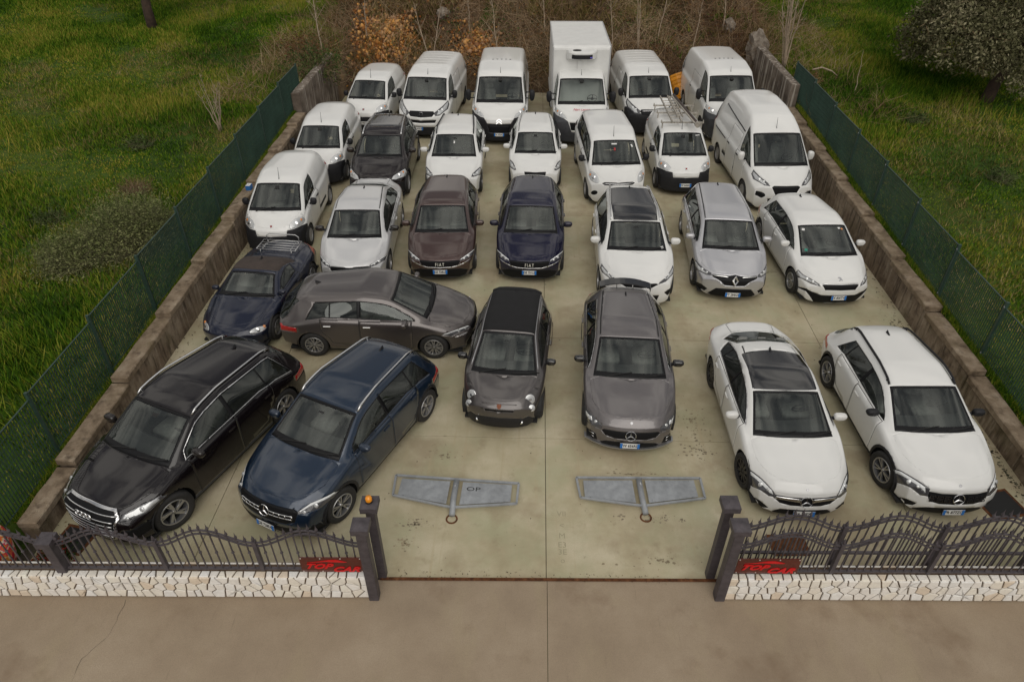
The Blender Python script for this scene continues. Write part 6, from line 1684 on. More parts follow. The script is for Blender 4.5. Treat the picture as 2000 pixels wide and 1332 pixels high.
# refrigerated box truck
tr, st = build_car('bigvanb', 'box_truck', M_WHITE, (1.68, 24.2), 1.0, 'white refrigerated box truck in the middle of the rear row', 'truck', None, vents=False, doors=[(1.12, 2.0)], L=2.35, roof=(2.1, 2.1), wb=9.,
    top=[(0, .91), (.04, 1.0), (.13, 1.06), (.37, 1.22), (.63, 1.32), (1.05, 1.69), (1.42, 2.02), (1.7, 2.15), (2.35, 2.2)], tail=[(0, 0), (3, 0)], wid=[(0, .84), (.12, .91), (.4, .975), (.9, 1), (2.35, 1)],
    rw=[(0, .62), (.3, .78), (.63, .90), (1.42, .80), (2.35, .82)], belt=[(0, .84), (.25, .98), (.68, 1.22), (2.35, 1.32)], dloend=(1.93, 1.85), bot=[(0, .2), (2.35, .2)])
for o in list(tr.children):
    if o.name.startswith('taillight'): bpy.data.objects.remove(o)
for o in list(tr.children):      # wheels of the missing long wheelbase go under the box
    if o.name.startswith(('wheel',)) and o.location.y > 9: o.location.y = 4.4
# chassis and cargo box
M_BOXW = pmat('box_white', (.70, .70, .68), .45, noise=.06, nscale=3)
b = MB(); b.box((-.32, 4.2, .55), (.12, 4.6, .16)); b.box((.32, 4.2, .55), (.12, 4.6, .16)); b.obj('chassis', M_SEAM, tr)
def cargo(y0, y1, x, z0, z1):
    b = MB(); P = [(z0, y0), (2.55, y0), (z1 - .10, y0 - .02), (z1, y0 + .10), (z1, y1), (z0, y1)]
    V = [(-x, p[1], p[0]) for p in P] + [(x, p[1], p[0]) for p in P]; n = len(P)
    b.add(V, [tuple(range(n))[::-1], tuple(range(n, 2 * n))] + [(i, (i + 1) % n, (i + 1) % n + n, i + n) for i in range(n)]); return b
cargo(1.95, 5.5, 1.03, .78, 2.98).obj('cargo_box', M_BOXW, tr, bevel=.02)
b = MB()
for s in (-1, 1): b.box((s * 1.035, 3.75, 2.96), (.03, 3.4, .06)); b.box((s * 1.035, 3.75, .80), (.03, 3.5, .08)); b.box((s * 1.02, 1.94, 1.9), (.04, .03, 2.1))
b.box((0, 5.5, 2.98), (2.08, .04, .05)); b.obj('edge_trim', pmat('box_trim', (.5, .5, .5), .4, metal=.4), tr)
root = tr
b = MB(); P = []
for k in range(13):
    t = k / 12 * 2 - 1; x = t * .56; d = .30 * (1 - abs(t) ** 4)
    P += [(x, 1.93 - d, 2.60), (x, 1.93 - d * 1.02, 2.80), (x, 1.93 - d * .75, 2.86), (x, 1.96, 2.88), (x, 1.96, 2.52)]
b.add(P, [(i * 5 + j, i * 5 + (j + 1) % 5, (i + 1) * 5 + (j + 1) % 5, (i + 1) * 5 + j) for i in range(12) for j in range(5)]); fu = b.obj('refrigeration_unit', M_BOXW, tr)
b = MB(); P = []
for k in range(13):
    t = k / 12 * 2 - 1; x = t * .53; d = .318 * (1 - abs(t) ** 4) + .006; P += [(x, 1.93 - d, 2.62), (x, 1.93 - d, 2.76)]
b.add(P, [(i * 2, i * 2 + 1, i * 2 + 3, i * 2 + 2) for i in range(12)]); g_ = b.obj('unit_grille', M_BLK, fu)
b = MB(); b.lathe([(.15, 0), (.15, .02), (.12, .025), (.0, .02)], c=(-.18, 1.80, 2.87), n=18, scale=(1, .5)); b.obj('unit_fan', M_SEAM, fu)
b = MB(); b.box((.32, 1.60, 2.68), (.09, .006, .035)); b.obj('unit_badge', pmat('badge_violet', (.15, .12, .6), .4), fu)
b = MB(); b.box((-.05, 1.93, 2.30), (.16, .05, .42)); b.obj('unit_pipe_cover', M_BOXW, fu)
p, n = st.down(0, .42)
text_obj('bonnet_lettering', 'Neri Leone', pmat('red_script', (.55, .04, .08), .5), tr, (-.02, p.y, p.z + .012), (math.atan2(.34, 1) , 0, 0), size=.16, ext=.002, shear=.3, xs=.8)
# ================================================================ vegetation
def leafmat(name, cols, rough=.7, trans=0.):
    """per-leaf colour variation"""
    m = bpy.data.materials.new(name); m.use_nodes = True; N = m.node_tree.nodes; K = m.node_tree.links; p = N['Principled BSDF']
    p.inputs['Roughness'].default_value = rough; p.inputs['Specular IOR Level'].default_value = .10
    g = N.new('ShaderNodeNewGeometry'); r = N.new('ShaderNodeValToRGB'); e = r.color_ramp.elements; r.color_ramp.interpolation = 'LINEAR'
    tc = N.new('ShaderNodeTexCoord'); n = N.new('ShaderNodeTexNoise'); n.inputs['Scale'].default_value = .33; n.inputs['Detail'].default_value = 4; K.new(tc.outputs['Object'], n.inputs['Vector'])
    mr = N.new('ShaderNodeMapRange'); mr.inputs[1].default_value = .32; mr.inputs[2].default_value = .68; mr.inputs[3].default_value = -.42; mr.inputs[4].default_value = .46; K.new(n.outputs['Fac'], mr.inputs[0])
    ma = N.new('ShaderNodeMath'); ma.operation = 'ADD'; K.new(g.outputs['Random Per Island'], ma.inputs[0]); K.new(mr.outputs[0], ma.inputs[1])
    for i, c in enumerate(cols):
        q = i / (len(cols) - 1)
        if i == 0: e[0].position = 0; e[0].color = c + (1,)
        elif i == len(cols) - 1: e[-1].position = 1; e[-1].color = c + (1,)
        else: x = e.new(q); x.color = c + (1,)
    K.new(ma.outputs[0], r.inputs['Fac']); K.new(r.outputs['Color'], p.inputs['Base Color'])
    MAT[name] = m; return m

def np_mesh(name, V, F, mat, parent=None, kind=None, label=None, cat=None, group=None, smooth=False):
    """V (n,3), F (m,k) arrays"""
    me = bpy.data.meshes.new(name); k = F.shape[1]
    me.vertices.add(len(V)); me.vertices.foreach_set('co', V.astype(np.float32).ravel())
    me.loops.add(F.size); me.loops.foreach_set('vertex_index', F.astype(np.int32).ravel())
    me.polygons.add(len(F)); me.polygons.foreach_set('loop_start', np.arange(0, F.size, k, dtype=np.int32)); me.polygons.foreach_set('loop_total', np.full(len(F), k, dtype=np.int32))
    me.materials.append(mat); me.update(calc_edges=True)
    o = bpy.data.objects.new(name, me); COL.objects.link(o); o.parent = parent; tag(o, label, cat, group, kind); return o

fh = np.vectorize(field_h); bh = np.vectorize(bank_h)
def blades(X, Y, Z, h, w, lean, per=4, spread=.07):
    n = len(X); X = np.repeat(X, per) + rng.normal(0, spread, n * per); Y = np.repeat(Y, per) + rng.normal(0, spread, n * per); Z = np.repeat(Z, per)
    hh = np.repeat(h, per) * rng.uniform(.55, 1.2, n * per); ww = np.repeat(w, per) * rng.uniform(.7, 1.3, n * per); a = rng.uniform(0, 2 * np.pi, n * per)
    l = hh * rng.uniform(.1, 1., n * per) * lean; b = rng.uniform(0, 2 * np.pi, n * per); m = n * per
    V = np.zeros((m, 3, 3))
    V[:, 0] = np.stack([X - np.cos(a) * ww, Y - np.sin(a) * ww, Z - .02], 1); V[:, 1] = np.stack([X + np.cos(a) * ww, Y + np.sin(a) * ww, Z - .02], 1)
    V[:, 2] = np.stack([X + np.cos(b) * l, Y + np.sin(b) * l, Z + hh], 1)
    return V.reshape(-1, 3), np.arange(m * 3).reshape(-1, 3)
def scatter_side(sg, n):
    """points on the field, denser near the yard"""
    d = rng.beta(1.0, 1.5, n) * 27; y = 5.2 + rng.beta(1.25, 1.0, n) * 37
    x = -8.55 - d if sg < 0 else 9.5 + d
    lim = np.abs(x) < 4.5 + y * .93 + 2
    return x[lim], y[lim]
GM1 = leafmat('grass_blades', [(.020, .055, .003), (.050, .122, .006), (.090, .172, .009), (.155, .215, .014), (.30, .26, .045)])
GM2 = leafmat('grass_dry', [(.06, .06, .014), (.13, .11, .030), (.22, .17, .06), (.30, .24, .10)])
def noise2(x, y, s, seed):
    r_ = np.random.default_rng(seed); v = 0
    for k in range(5):
        a, b, c = r_.uniform(-1, 1, 3); f = s * (1 + k * .7); v = v + np.sin(x * f * math.cos(a * 3) + y * f * math.sin(a * 3) + b * 6) / (1 + k * .5)
    return v
for sg, nm in ((-1, 'left'), (1, 'right')):
    x, y = scatter_side(sg, 105000); z = fh(x, y); q = noise2(x, y, .8, 3 + sg); h = np.clip(.13 + .05 * q + .05 * noise2(x, y, .25, 9), .05, .42)
    V, F = blades(x, y, z, h, np.full(len(x), .012) + .00035 * y, .9, 4, .06)
    np_mesh('grass', V, F, GM1, kind='stuff', label='rough green grass on the %s of the fenced yard' % nm, cat='grass')
    x, y = scatter_side(sg, 22000)
    near = (noise2(x, y, .45, 21) > .6) | ((np.abs(x) < 15 + (y - 20) * .2) & (y > 16) & (noise2(x, y, .9, 5) > (-.2 if sg < 0 else -.9)))
    x, y = x[near], y[near]; z = fh(x, y)
    V, F = blades(x, y, z, np.full(len(x), .17), np.full(len(x), .013), 1.2, 4, .08)
    np_mesh('dry_grass', V, F, GM2, kind='stuff', label='dry straw coloured grass patches on the %s field' % nm, cat='dry grass')
    x, y = scatter_side(sg, 9000)
    k = noise2(x, y, .6, 14 + sg) > 1.1; x, y = x[k], y[k]; z = fh(x, y)
    V, F = blades(x, y, z, np.full(len(x), .42), np.full(len(x), .012), .6, 5, .10)
    np_mesh('tall_grass', V, F, GM1, kind='stuff', label='tall tufts of darker grass standing on the %s field' % nm, cat='grass')

x = rng.uniform(-8.47, -8.34, 3500); y = rng.uniform(6.4, 24, 3500); V, F = blades(x, y, fh(x, y), np.full(3500, .10), np.full(3500, .008), 1., 4, .02)
np_mesh('grass', V, F, GM1, kind='stuff', label='narrow strip of grass between the left wall and its green fence', cat='grass')
x = rng.uniform(9.28, 9.42, 3500); y = rng.uniform(7, 25, 3500); V, F = blades(x, y, fh(x, y), np.full(3500, .10), np.full(3500, .008), 1., 4, .02)
np_mesh('grass', V, F, GM1, kind='stuff', label='narrow strip of grass between the right wall and its green fence', cat='grass')

def stems(X, Y, Z, L, w, up=.5, droop=.5, seg=3):
    """thin arching twigs as three-sided tubes"""
    n = len(X); a = rng.uniform(0, 2 * np.pi, n); el = np.arcsin(np.clip(rng.normal(up, .35, n), -.2, 1)); d = np.stack([np.cos(a) * np.cos(el), np.sin(a) * np.cos(el), np.sin(el)], 1)
    P = np.stack([X, Y, Z], 1); pts = [P]; b = d.copy()
    for k in range(seg):
        b = b + rng.normal(0, .22, (n, 3)); b[:, 2] -= droop * .35; b /= np.linalg.norm(b, axis=1)[:, None]; P = P + b * (L / seg)[:, None]; pts.append(P)
    u = np.cross(d, np.array([0, 0, 1.])); u /= np.maximum(1e-6, np.linalg.norm(u, axis=1))[:, None]; v = np.cross(u, d)
    V = np.zeros((n, seg + 1, 3, 3))
    for k in range(seg + 1):
        r_ = (w * (1 - .75 * k / seg))[:, None]
        for j in range(3): V[:, k, j] = pts[k] + (u * math.cos(2.094 * j) + v * math.sin(2.094 * j)) * r_
    base = np.arange(n)[:, None] * (seg + 1) * 3; F = []
    for k in range(seg):
        for j in range(3): F.append(np.concatenate([base + k * 3 + j, base + k * 3 + (j + 1) % 3, base + (k + 1) * 3 + (j + 1) % 3, base + (k + 1) * 3 + j], 1))
    return V.reshape(-1, 3), np.concatenate(F), pts
def leaves(P, size, flat=.5):
    n = len(P); a = rng.normal(0, 1, (n, 3)); a[:, 2] *= flat; a /= np.linalg.norm(a, axis=1)[:, None]; c = rng.normal(0, 1, (n, 3)); b = np.cross(a, c); b /= np.linalg.norm(b, axis=1)[:, None]
    s = size * rng.uniform(.6, 1.4, n)[:, None]
    V = np.stack([P - a * s, P + b * s * .45, P + a * s, P - b * s * .45], 1).reshape(-1, 3); return V, np.arange(n * 4).reshape(-1, 4)
M_TWIG = leafmat('dry_twigs', [(.11, .062, .035), (.23, .145, .080), (.35, .235, .140), (.48, .36, .23)], .9)
M_BLEAF = leafmat('bramble_leaves', [(.08, .035, .018), (.16, .075, .032), (.075, .085, .022), (.24, .13, .05), (.13, .08, .04)], .8)
M_OLEAF = leafmat('autumn_leaves', [(.12, .035, .008), (.32, .12, .018), (.42, .20, .045)], .7)
M_GLEAF = leafmat('green_leaves', [(.025, .042, .010), (.048, .075, .018), (.08, .11, .03)], .6)
# brush covering the bank
n = 17000; x = rng.uniform(-9.6, 10.2, n); y = 30.3 + rng.beta(1, 1.3, n) * 9; z = bh(x, y)
k = (((x + 6.6) / 1.1) ** 2 + ((y - 32.1) / 1.3) ** 2 > 1) & (((x + 2.6) / .6) ** 2 + ((y - 32.) / .8) ** 2 > 1); x, y, z = x[k], y[k], z[k]; n = len(x)
V, F, pts = stems(x, y, z - .03, rng.uniform(.4, 1.5, n), rng.uniform(.006, .013, n), up=.45, droop=.55)
np_mesh('dry_brush', V, F, M_TWIG, kind='stuff', label='tangled dry brown twigs and brambles covering the bank behind the vans', cat='brush')
n = 5200; x = rng.uniform(-9.6, 10.2, n); y = 30.3 + rng.beta(1, 1.6, n) * 8; z = bh(x, y)
V, F, pts = stems(x, y, z, rng.uniform(1.0, 2.2, n), rng.uniform(.006, .011, n), up=.85, droop=.12)
np_mesh('dry_stalks', V, F, M_TWIG, kind='stuff', label='upright dry stalks standing out of the brush on the bank', cat='stalks')
n = 26000; x = rng.uniform(-9.6, 10.2, n); y = 30.2 + rng.beta(1, 1.3, n) * 9; z = bh(x, y) + rng.uniform(0, .55, n) ** 1.3
V, F = leaves(np.stack([x, y, z], 1), .055)
np_mesh('bramble_leaves', V, F, M_BLEAF, kind='stuff', label='brown and rust bramble leaves among the twigs on the bank', cat='leaves')
n = 15000; x = rng.uniform(-9.8, 10.4, n); y = 30.2 + rng.beta(1.1, 1.3, n) * 9; k = noise2(x, y, .9, 33) > .9; x, y = x[k], y[k]; z = bh(x, y) + rng.uniform(0, .5, len(x))
V, F = leaves(np.stack([x, y, z], 1), .06)
np_mesh('ivy_leaves', V, F, M_GLEAF, kind='stuff', label='dark green ivy patches on the brown bank', cat='leaves')
def rubble(cx, cy, rx, ry, n, label):
    """broken orange rock and clods lying in a hollow of the bank"""
    V = []; F = []
    base_v = [(1, 0, 0), (-1, 0, 0), (0, 1, 0), (0, -1, 0), (0, 0, 1), (0, 0, -1)]; base_f = [(0, 2, 4), (2, 1, 4), (1, 3, 4), (3, 0, 4), (2, 0, 5), (1, 2, 5), (3, 1, 5), (0, 3, 5)]
    for k in range(n):
        x = random.gauss(cx, rx * .5); y = random.gauss(cy, ry * .5); s = random.uniform(.03, .12) * (1 if k % 9 else 1.6); R = Matrix.Rotation(random.uniform(0, 6), 3, 'X') @ Matrix.Rotation(random.uniform(0, 6), 3, 'Z'); b0 = len(V); z = bank_h(x, y) + random.uniform(.05, .28)
        for v in base_v: p = R @ Vector(v) * s * random.uniform(.6, 1.15); V.append((x + p.x, y + p.y, z + p.z))
        F += [tuple(i + b0 for i in f) for f in base_f]
    np_mesh('rock_rubble', np.array(V), np.array(F), M_RUB2, kind='stuff', label=label, cat='rubble')
M_RUB2 = leafmat('orange_rock', [(.26, .09, .025), (.50, .22, .06), (.66, .36, .12), (.42, .25, .14), (.20, .08, .03)], .9)
rubble(-6.6, 32.1, 1.3, 1.2, 1700, 'broken orange rock and earth in the bank behind the leftmost van')
rubble(-2.6, 31.9, 1.0, 1.0, 650, 'smaller patch of broken orange rock in the bank above the tall panel van')
for (cx, cy, rx, ry, n) in ((-6.9, 31.2, 1.5, 1.0, 200), (-2.5, 31.4, 1.1, .9, 320)):
    x = rng.normal(cx, rx * .5, n); y = rng.normal(cy, ry * .5, n); z = bh(x, y) + rng.uniform(.05, .5, n)
    V, F = leaves(np.stack([x, y, z], 1), .06)
    np_mesh('autumn_leaves', V, F, M_OLEAF, kind='stuff', label='orange autumn leaves on the bank behind the %s' % ('leftmost van' if cx < -4 else 'tall panel van'), cat='leaves')
n = 9000; x = rng.uniform(-9.8, 10.4, n); y = 30.6 + rng.beta(1.3, 1.1, n) * 9; k = noise2(x, y, .8, 51) > .2; x, y = x[k], y[k]
V, F = blades(x, y, bh(x, y) + .1, np.full(len(x), .38), np.full(len(x), .018), 1.3, 5, .12)
np_mesh('dry_grass', V, F, GM2, kind='stuff', label='pale dry grass tufts growing through the brush on the bank', cat='dry grass')
n = 5000; x = rng.uniform(-9.8, 10.4, n); y = 31.5 + rng.beta(1.6, 1.0, n) * 8; k = noise2(x, y, .7, 77) > .7; x, y = x[k], y[k]
V, F = blades(x, y, bh(x, y) + .1, np.full(len(x), .32), np.full(len(x), .02), 1.1, 5, .12)
np_mesh('grass', V, F, GM1, kind='stuff', label='green grass patches on top of the brown bank', cat='grass')
# edges of the bank on the fields
for (x0, x1, y0, y1, nm) in ((-11.5, -8.6, 24.5, 36, 'left'), (9.5, 12.5, 23.5, 36, 'right')):
    n = 2600; x = rng.uniform(x0, x1, n); y = rng.uniform(y0, y1, n); z = fh(x, y)
    V, F, p_ = stems(x, y, z, rng.uniform(.3, 1.0, n), rng.uniform(.005, .010, n), up=.6, droop=.4)
    np_mesh('dry_brush', V, F, M_TWIG, kind='stuff', label='thin dry brush on the %s edge of the bank' % nm, cat='brush')

# ---------- single trees, saplings and shrubs
M_BARK = pmat('pale_bark', (.34, .265, .19), .9, noise=.35, nscale=7)
M_BARKD = pmat('dark_bark', (.055, .035, .024), .95, noise=.4, nscale=6, bump=.5, bscale=20)
def sapling(x, y, z, h, label, nst=1, lean=.05, r=.034, mat=None, group='bare saplings on the bank', nbr=7):
    root = empty('bare_sapling', (x, y, z)); tag(root, label, 'sapling', group); mat = mat or M_BARK
    for s_ in range(nst):
        a = random.uniform(0, 6.28); sp = random.uniform(.10, .34) if nst > 1 else lean
        dx, dy = math.cos(a) * sp, math.sin(a) * sp * .6; hh = h * random.uniform(.75, 1.05)
        P = [Vector((dx * .2, dy * .2, -.1))]
        for k in range(1, 8): t = k / 7; P.append(Vector((dx * hh * t + random.uniform(-.03, .03), dy * hh * t + random.uniform(-.03, .03), hh * t)))
        b = MB(); rr = r * random.uniform(.8, 1.1); b.tube(P, [rr * (1 - .8 * k / 7) for k in range(8)], n=6); b.obj('trunk', mat, root, smooth=True)
        b = MB()
        for k in range(nbr):
            t = random.uniform(.25, .95); i = min(6, int(t * 7)); p = P[i].lerp(P[i + 1], t * 7 - i); g = random.uniform(0, 6.28); L = h * random.uniform(.10, .28) * (1.2 - t)
            d = Vector((math.cos(g) * .7, math.sin(g) * .7, .9)).normalized(); q = p + d * L * .5 + Vector((0, 0, .02)); e = q + (d + Vector((random.uniform(-.3, .3), random.uniform(-.3, .3), .3))).normalized() * L * .6
            b.tube([p, q, e], [rr * (.42 - .3 * t), rr * .2, .003], n=5)
            for _ in range(2):
                f = q + Vector((random.uniform(-.3, .3), random.uniform(-.3, .3), random.uniform(0, .35))) * L * 1.5; b.tube([q, f], [.006, .002], n=4)
        if nbr: b.obj('branches', mat, root)['kind'] = 'stuff'
SAP = [(-8.9, 30.1, 4.2, 'tall pale bare sapling at the top left above the corner wall', 1), (-4.5, 31.0, 3.2, 'forked bare sapling behind the panel van with the twin chevron badge', 2),
       (-1.6, 31.4, 3.4, 'thin bare sapling directly left of the refrigerated truck box', 1), (.4, 32.2, 3.4, 'bare sapling just behind the left edge of the truck box', 1), (3.3, 31.2, 3.6, 'leaning bare sapling immediately right of the truck box', 1),
       (4.4, 31.6, 3.4, 'thin bare sapling above the van with the black bumper', 2), (5.3, 32.4, 3.2, 'slim bare sapling between the black bumper van and the rightmost rear van', 1), (6.6, 31.3, 3.5, 'straight pale sapling above the rightmost rear van', 1), (8.0, 32.2, 3.0, 'crooked bare sapling near the boulder', 1),
       (-7.4, 32.0, 2.6, 'short bare sapling beside the orange leaves', 1), (-2.9, 32.4, 3.0, 'short forked sapling above the patch of orange leaves', 1)]
for (x, y, h, lb, ns) in SAP: sapling(x, y, bank_h(x, y), h, lb, ns, lean=random.uniform(.02, .12), nbr=8)
sapling(9.75, 28.6, field_h(9.75, 28.6), 3.6, 'clump of many pale bare stems behind the rear right corner wall', nst=9, r=.035, nbr=5, group=None)
sapling(-10.4, 22.3, field_h(-10, 22), 1.9, 'low leafless bush of grey twigs outside the left fence', nst=7, r=.018, nbr=6, group=None)
sapling(11.6, 26.0, field_h(11, 26), 1.6, 'single dead stick standing outside the right fence', nst=1, r=.022, lean=.08, nbr=0, group=None)
b = MB(); P = [Vector((0, 0, .35)), Vector((.35, .05, .42)), Vector((.75, .0, .30)), Vector((1.1, -.1, .05))]; b.tube(P, [.03, .03, .024, .012], n=6)
tag(b.obj('fallen_branch', M_BARK, loc=(10.5, 27.6, field_h(10.5, 27.6)), smooth=True), 'pale fallen branch arching over the grass behind the right wall', 'branch')

def bush(name, cx, cy, cz, R, n, label, cat, stemm, leafm=None, nl=0, lsize=.05, up=.7, group=None, L=1., w=.006):
    root = empty(name, (cx, cy, cz)); tag(root, label, cat, group)
    a = rng.uniform(0, 6.28, n); r_ = np.sqrt(rng.uniform(0, 1, n)) * .45
    V, F, pts = stems(np.cos(a) * r_ * R[0], np.sin(a) * r_ * R[1], np.zeros(n), rng.uniform(.5, 1.1, n) * R[2] * L, np.full(n, w), up=up, droop=.25, seg=4)
    np_mesh('stems', V, F, stemm, root)
    if nl:
        idx = rng.integers(0, n, nl); k = rng.integers(1, 5, nl); P = np.array([pts[kk][i] for kk, i in zip(k, idx)]) + rng.normal(0, .06, (nl, 3)) * R[2]
        V, F = leaves(P, lsize); np_mesh('foliage', V, F, leafm, root)
    return root
M_BROOM = leafmat('broom_stems', [(.10, .11, .050), (.18, .185, .095), (.28, .26, .15)], .8)
M_OLV2 = leafmat('broom_leaves', [(.09, .11, .035), (.15, .17, .06), (.22, .22, .10)])
bush('broom_shrub', -10.15, 15.4, field_h(-10, 15.4), (1.15, 1.2, 1.25), 5200, 'grey green broom shrub pressed against the outside of the left fence', 'shrub', M_BROOM, M_OLV2, 26000, .030, up=.78, w=.007)
bush('broom_shrub', -11.3, 14.6, field_h(-11.3, 14.6), (1.2, 1.0, .9), 2400, 'lower grey green shrub spreading left of the broom by the fence', 'shrub', M_BROOM, M_OLV2, 13000, .030, up=.7, w=.006)
M_DRYB = leafmat('straw_stems', [(.13, .085, .045), (.24, .17, .10), (.34, .25, .16)], .9)
bush('dry_bush', -11.3, 18.0, field_h(-11.3, 18), (.6, .5, .55), 420, 'dry straw coloured bush alone on the left field', 'bush', M_DRYB, up=.6, w=.006)
bush('dark_shrub', -8.6, 27.8, 1.55, (1.3, 1.6, 1.1), 900, 'dark shrub hanging over the rear left corner wall', 'shrub', M_TWIG, M_GLEAF, 4200, .05, up=.55)
bush('dark_shrub', -9.6, 29.8, field_h(-9.6, 29.8), (1.2, 1.2, 1.0), 900, 'brown twiggy shrub above the rear left corner wall', 'shrub', M_TWIG, M_BLEAF, 2600, .05, up=.6)
bush('bramble_bush', 10.2, 27.2, field_h(10.2, 27.2), (1.0, 1.2, .55), 900, 'low brown bramble beside the rear right corner wall', 'bush', M_TWIG, M_BLEAF, 900, .05, up=.4)
for i, (x, y) in enumerate([(-13.0, 16.5), (-12.4, 20.8), (13.6, 19.5), (12.8, 23.6)]):
    bush('weed_clump', x, y, field_h(x, y), (.7, .6, .45), 260, ['tall weeds on the left field below the dry bush', 'clump of seeding weeds on the upper left field', 'clump of weeds on the right field beside the fence', 'brownish weed clump on the upper right field'][i], 'weeds', M_BROOM, M_GLEAF, 500, .045, up=.7)

M_OLIVE = leafmat('olive_leaves', [(.07, .07, .032), (.13, .125, .062), (.20, .19, .105), (.30, .27, .17)], .65)
def olive(x, y, z, label, crown, trunk, seedn, nleaf, group=None, mat=None):
    root = empty('olive_tree', (x, y, z)); tag(root, label, 'tree', group)
    b = MB(); b.tube([Vector(p) for p in trunk], [.24, .20, .17, .13][:len(trunk)], n=9)
    top = Vector(trunk[-1]); cl = []
    for (cx, cy, cz, r_) in crown:
        c = Vector((cx, cy, cz)); m = top.lerp(c, .5) + Vector((random.uniform(-.2, .2), random.uniform(-.2, .2), .2)); b.tube([top, m, c], [.10, .06, .02], n=6); cl.append((c, r_))
    b.obj('trunk', M_BARKD, root, smooth=True)
    P = []
    for c, r_ in cl:
        k = int(nleaf * r_ ** 2 / sum(q[1] ** 2 for q in cl)); d = rng.normal(0, 1, (k, 3)); d /= np.linalg.norm(d, axis=1)[:, None]
        rr = r_ * rng.uniform(.35, 1.0, k)[:, None] ** .6 * (1 + .22 * np.sin(d[:, :1] * 7 + d[:, 1:2] * 5 + d[:, 2:] * 6)); P.append(np.array(c) + d * rr)
    P = np.concatenate(P); V, F = leaves(P, .06, 1.); np_mesh('crown', V, F, mat or M_OLIVE, root)
    # hanging sprigs
    q = P[rng.integers(0, len(P), 900)]; V, F, _ = stems(q[:, 0], q[:, 1], q[:, 2], np.full(900, .5), np.full(900, .006), up=.1, droop=.6); np_mesh('twigs', V, F, M_TWIG, root)
    return root
random.seed(5)
cr = [(random.uniform(-2.3, 2.3), random.uniform(-1.8, 2.2), random.uniform(1.5, 4.4), random.uniform(.65, 1.15)) for _ in range(28)]
olive(16.3, 26.0, field_h(16.3, 26.), 'large grey green olive tree with a leaning trunk at the top right', cr, [(-.1, -.3, -.2), (.1, -.1, .6), (.5, .1, 1.2), (.7, .3, 1.9)], 4, 52000)
cr = [(random.uniform(-2.2, 2.2), random.uniform(-1.5, 2.2), random.uniform(3.2, 5.4), random.uniform(.7, 1.2)) for _ in range(14)]
olive(-17.3, 33.0, field_h(-17, 33), 'dark trunked tree rising out of the picture at the top left', cr, [(0, 0, -.2), (.0, .0, .9), (.1, .1, 1.8), (.15, .1, 2.8)], 6, 12000)
# boulder by the bank
def boulder(x, y, z, s, label):
    bm = bmesh.new(); bmesh.ops.create_icosphere(bm, subdivisions=3, radius=1)
    for v in bm.verts:
        n_ = .18 * math.sin(v.co.x * 4 + x) + .14 * math.sin(v.co.y * 5 - v.co.z * 3) + .1 * math.sin(v.co.z * 8 + v.co.x * 6); v.co = Vector((v.co.x * s[0], v.co.y * s[1], v.co.z * s[2])) * (1 + n_)
    me = bpy.data.meshes.new('boulder'); bm.to_mesh(me); bm.free(); me.materials.append(M_ROCK); o = bpy.data.objects.new('boulder', me); COL.objects.link(o); o.location = (x, y, z); tag(o, label, 'rock')
M_ROCK = ramp_mat('limestone', [(.3, (.10, .08, .06)), (.5, (.22, .185, .15)), (.72, (.34, .30, .25))], scale=4, rough=.95, bump=1, bscale=12)
boulder(9.25, 30.9, bank_h(9.25, 30.9) + .2, (.45, .45, .75), 'tall grey limestone rock beside the rear right corner wall')
boulder(8.3, 32.4, bank_h(8.3, 32.4) + .2, (.30, .3, .28), 'small grey stone in the brush on the bank')
boulder(-4.1, 33.0, bank_h(-4.1, 33) + .15, (.35, .3, .25), 'pale stone in the brush left of the truck')

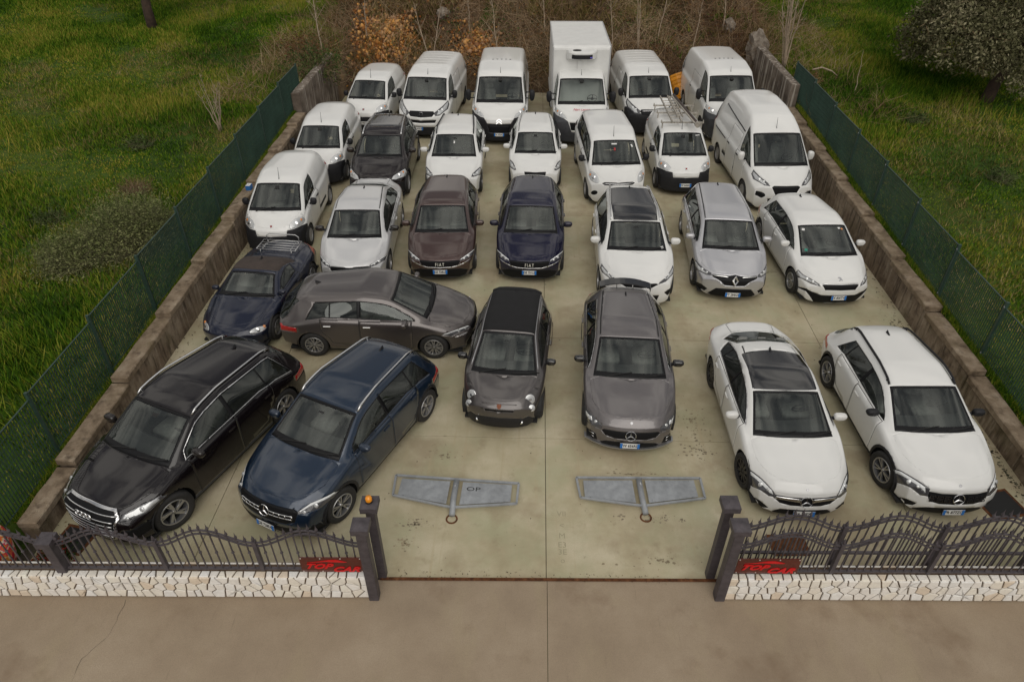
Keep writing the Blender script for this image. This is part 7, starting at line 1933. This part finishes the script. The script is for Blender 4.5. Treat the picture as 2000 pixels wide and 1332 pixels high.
# yellow plastic bin lying behind the vans
root = empty('plastic_bin', (5.95, 30.0, .15)); tag(root, 'orange yellow plastic container lying behind the rear vans', 'container')
M_YEL = pmat('yellow_plastic', (.62, .25, .012), .5, noise=.25, nscale=5)
b = MB(); P = []
for i in range(7):
    t = i / 6; r_ = .42 + .10 * t
    for k in range(14):
        g = 2 * math.pi * k / 14; P.append((math.cos(g) * r_, t * 1.0 - .5, .42 + math.sin(g) * r_ + (.015 if i % 2 else 0)))
b.add(P, [(i * 14 + k, i * 14 + (k + 1) % 14, (i + 1) * 14 + (k + 1) % 14, (i + 1) * 14 + k) for i in range(6) for k in range(14)] + [tuple(range(14))])
o = b.obj('bin_shell', M_YEL, root); o.rotation_euler = (rad(50), 0, rad(20))
b = MB()
for k in range(6): b.lathe([(.445 + .016 * k, 0), (.465 + .016 * k, .02), (.445 + .016 * k, .04)], c=(0, -.4 + k * .16, .42), axis='y', n=16)
o = b.obj('rib', M_YEL, root); o.rotation_euler = (rad(50), 0, rad(20))

# printed sack and flowers behind the left fence
root = empty('printed_sack', (-8.42, 6.50, .04), .35); tag(root, 'red and yellow printed sack propped behind the left end of the fence', 'sack')
m = ramp_mat('sack_print', [(.30, (.42, .015, .03)), (.42, (.55, .03, .06)), (.48, (.62, .30, .04)), (.53, (.70, .62, .50)), (.60, (.50, .02, .10)), (.7, (.60, .18, .02))], scale=7, rough=.4, bump=.2, detail=2)
bm = bmesh.new(); bmesh.ops.create_icosphere(bm, subdivisions=4, radius=1)
for v in bm.verts:
    f = lambda t, e: math.copysign(abs(t) ** e, t); c = v.co; v.co = Vector((f(c.x, .55) * .24, f(c.y, .6) * .15, f(c.z, .5) * .42)); v.co *= 1 + .05 * math.sin(c.x * 9 + c.z * 7)
me = bpy.data.meshes.new('sack_body'); bm.to_mesh(me); bm.free(); me.materials.append(m); o = bpy.data.objects.new('sack_body', me); COL.objects.link(o); o.parent = root; o.location = (0, 0, .36); o.rotation_euler = (rad(-18), 0, 0)
b = MB(); b.box((0, 0, .80), (.40, .03, .10)); b.obj('sack_seam', pmat('sack_white', (.6, .58, .55), .6), root)
bush('flowering_plant', -7.65, 6.62, .0, (.5, .3, .35), 160, 'low plant with small red flowers behind the left fence', 'plant', M_GLEAF, leafmat('flower_mix', [(.02, .04, .01), (.03, .05, .015), (.30, .01, .02), (.04, .06, .02)]), 700, .03, up=.6)
# blue sticker box on the left wall
root = empty('blue_box', (-8.10, 18.2, 1.06)); tag(root, 'small blue and white box on the left wall beside the nearest small van', 'box')
b = MB(); b.box((0, 0, .07), (.14, .20, .14)); b.obj('box_body', pmat('blue_box_paint', (.02, .14, .40), .5), root, bevel=.008)
b = MB(); b.box((.0, 0, .143), (.12, .18, .004)); b.obj('box_lid', M_PLW, root)
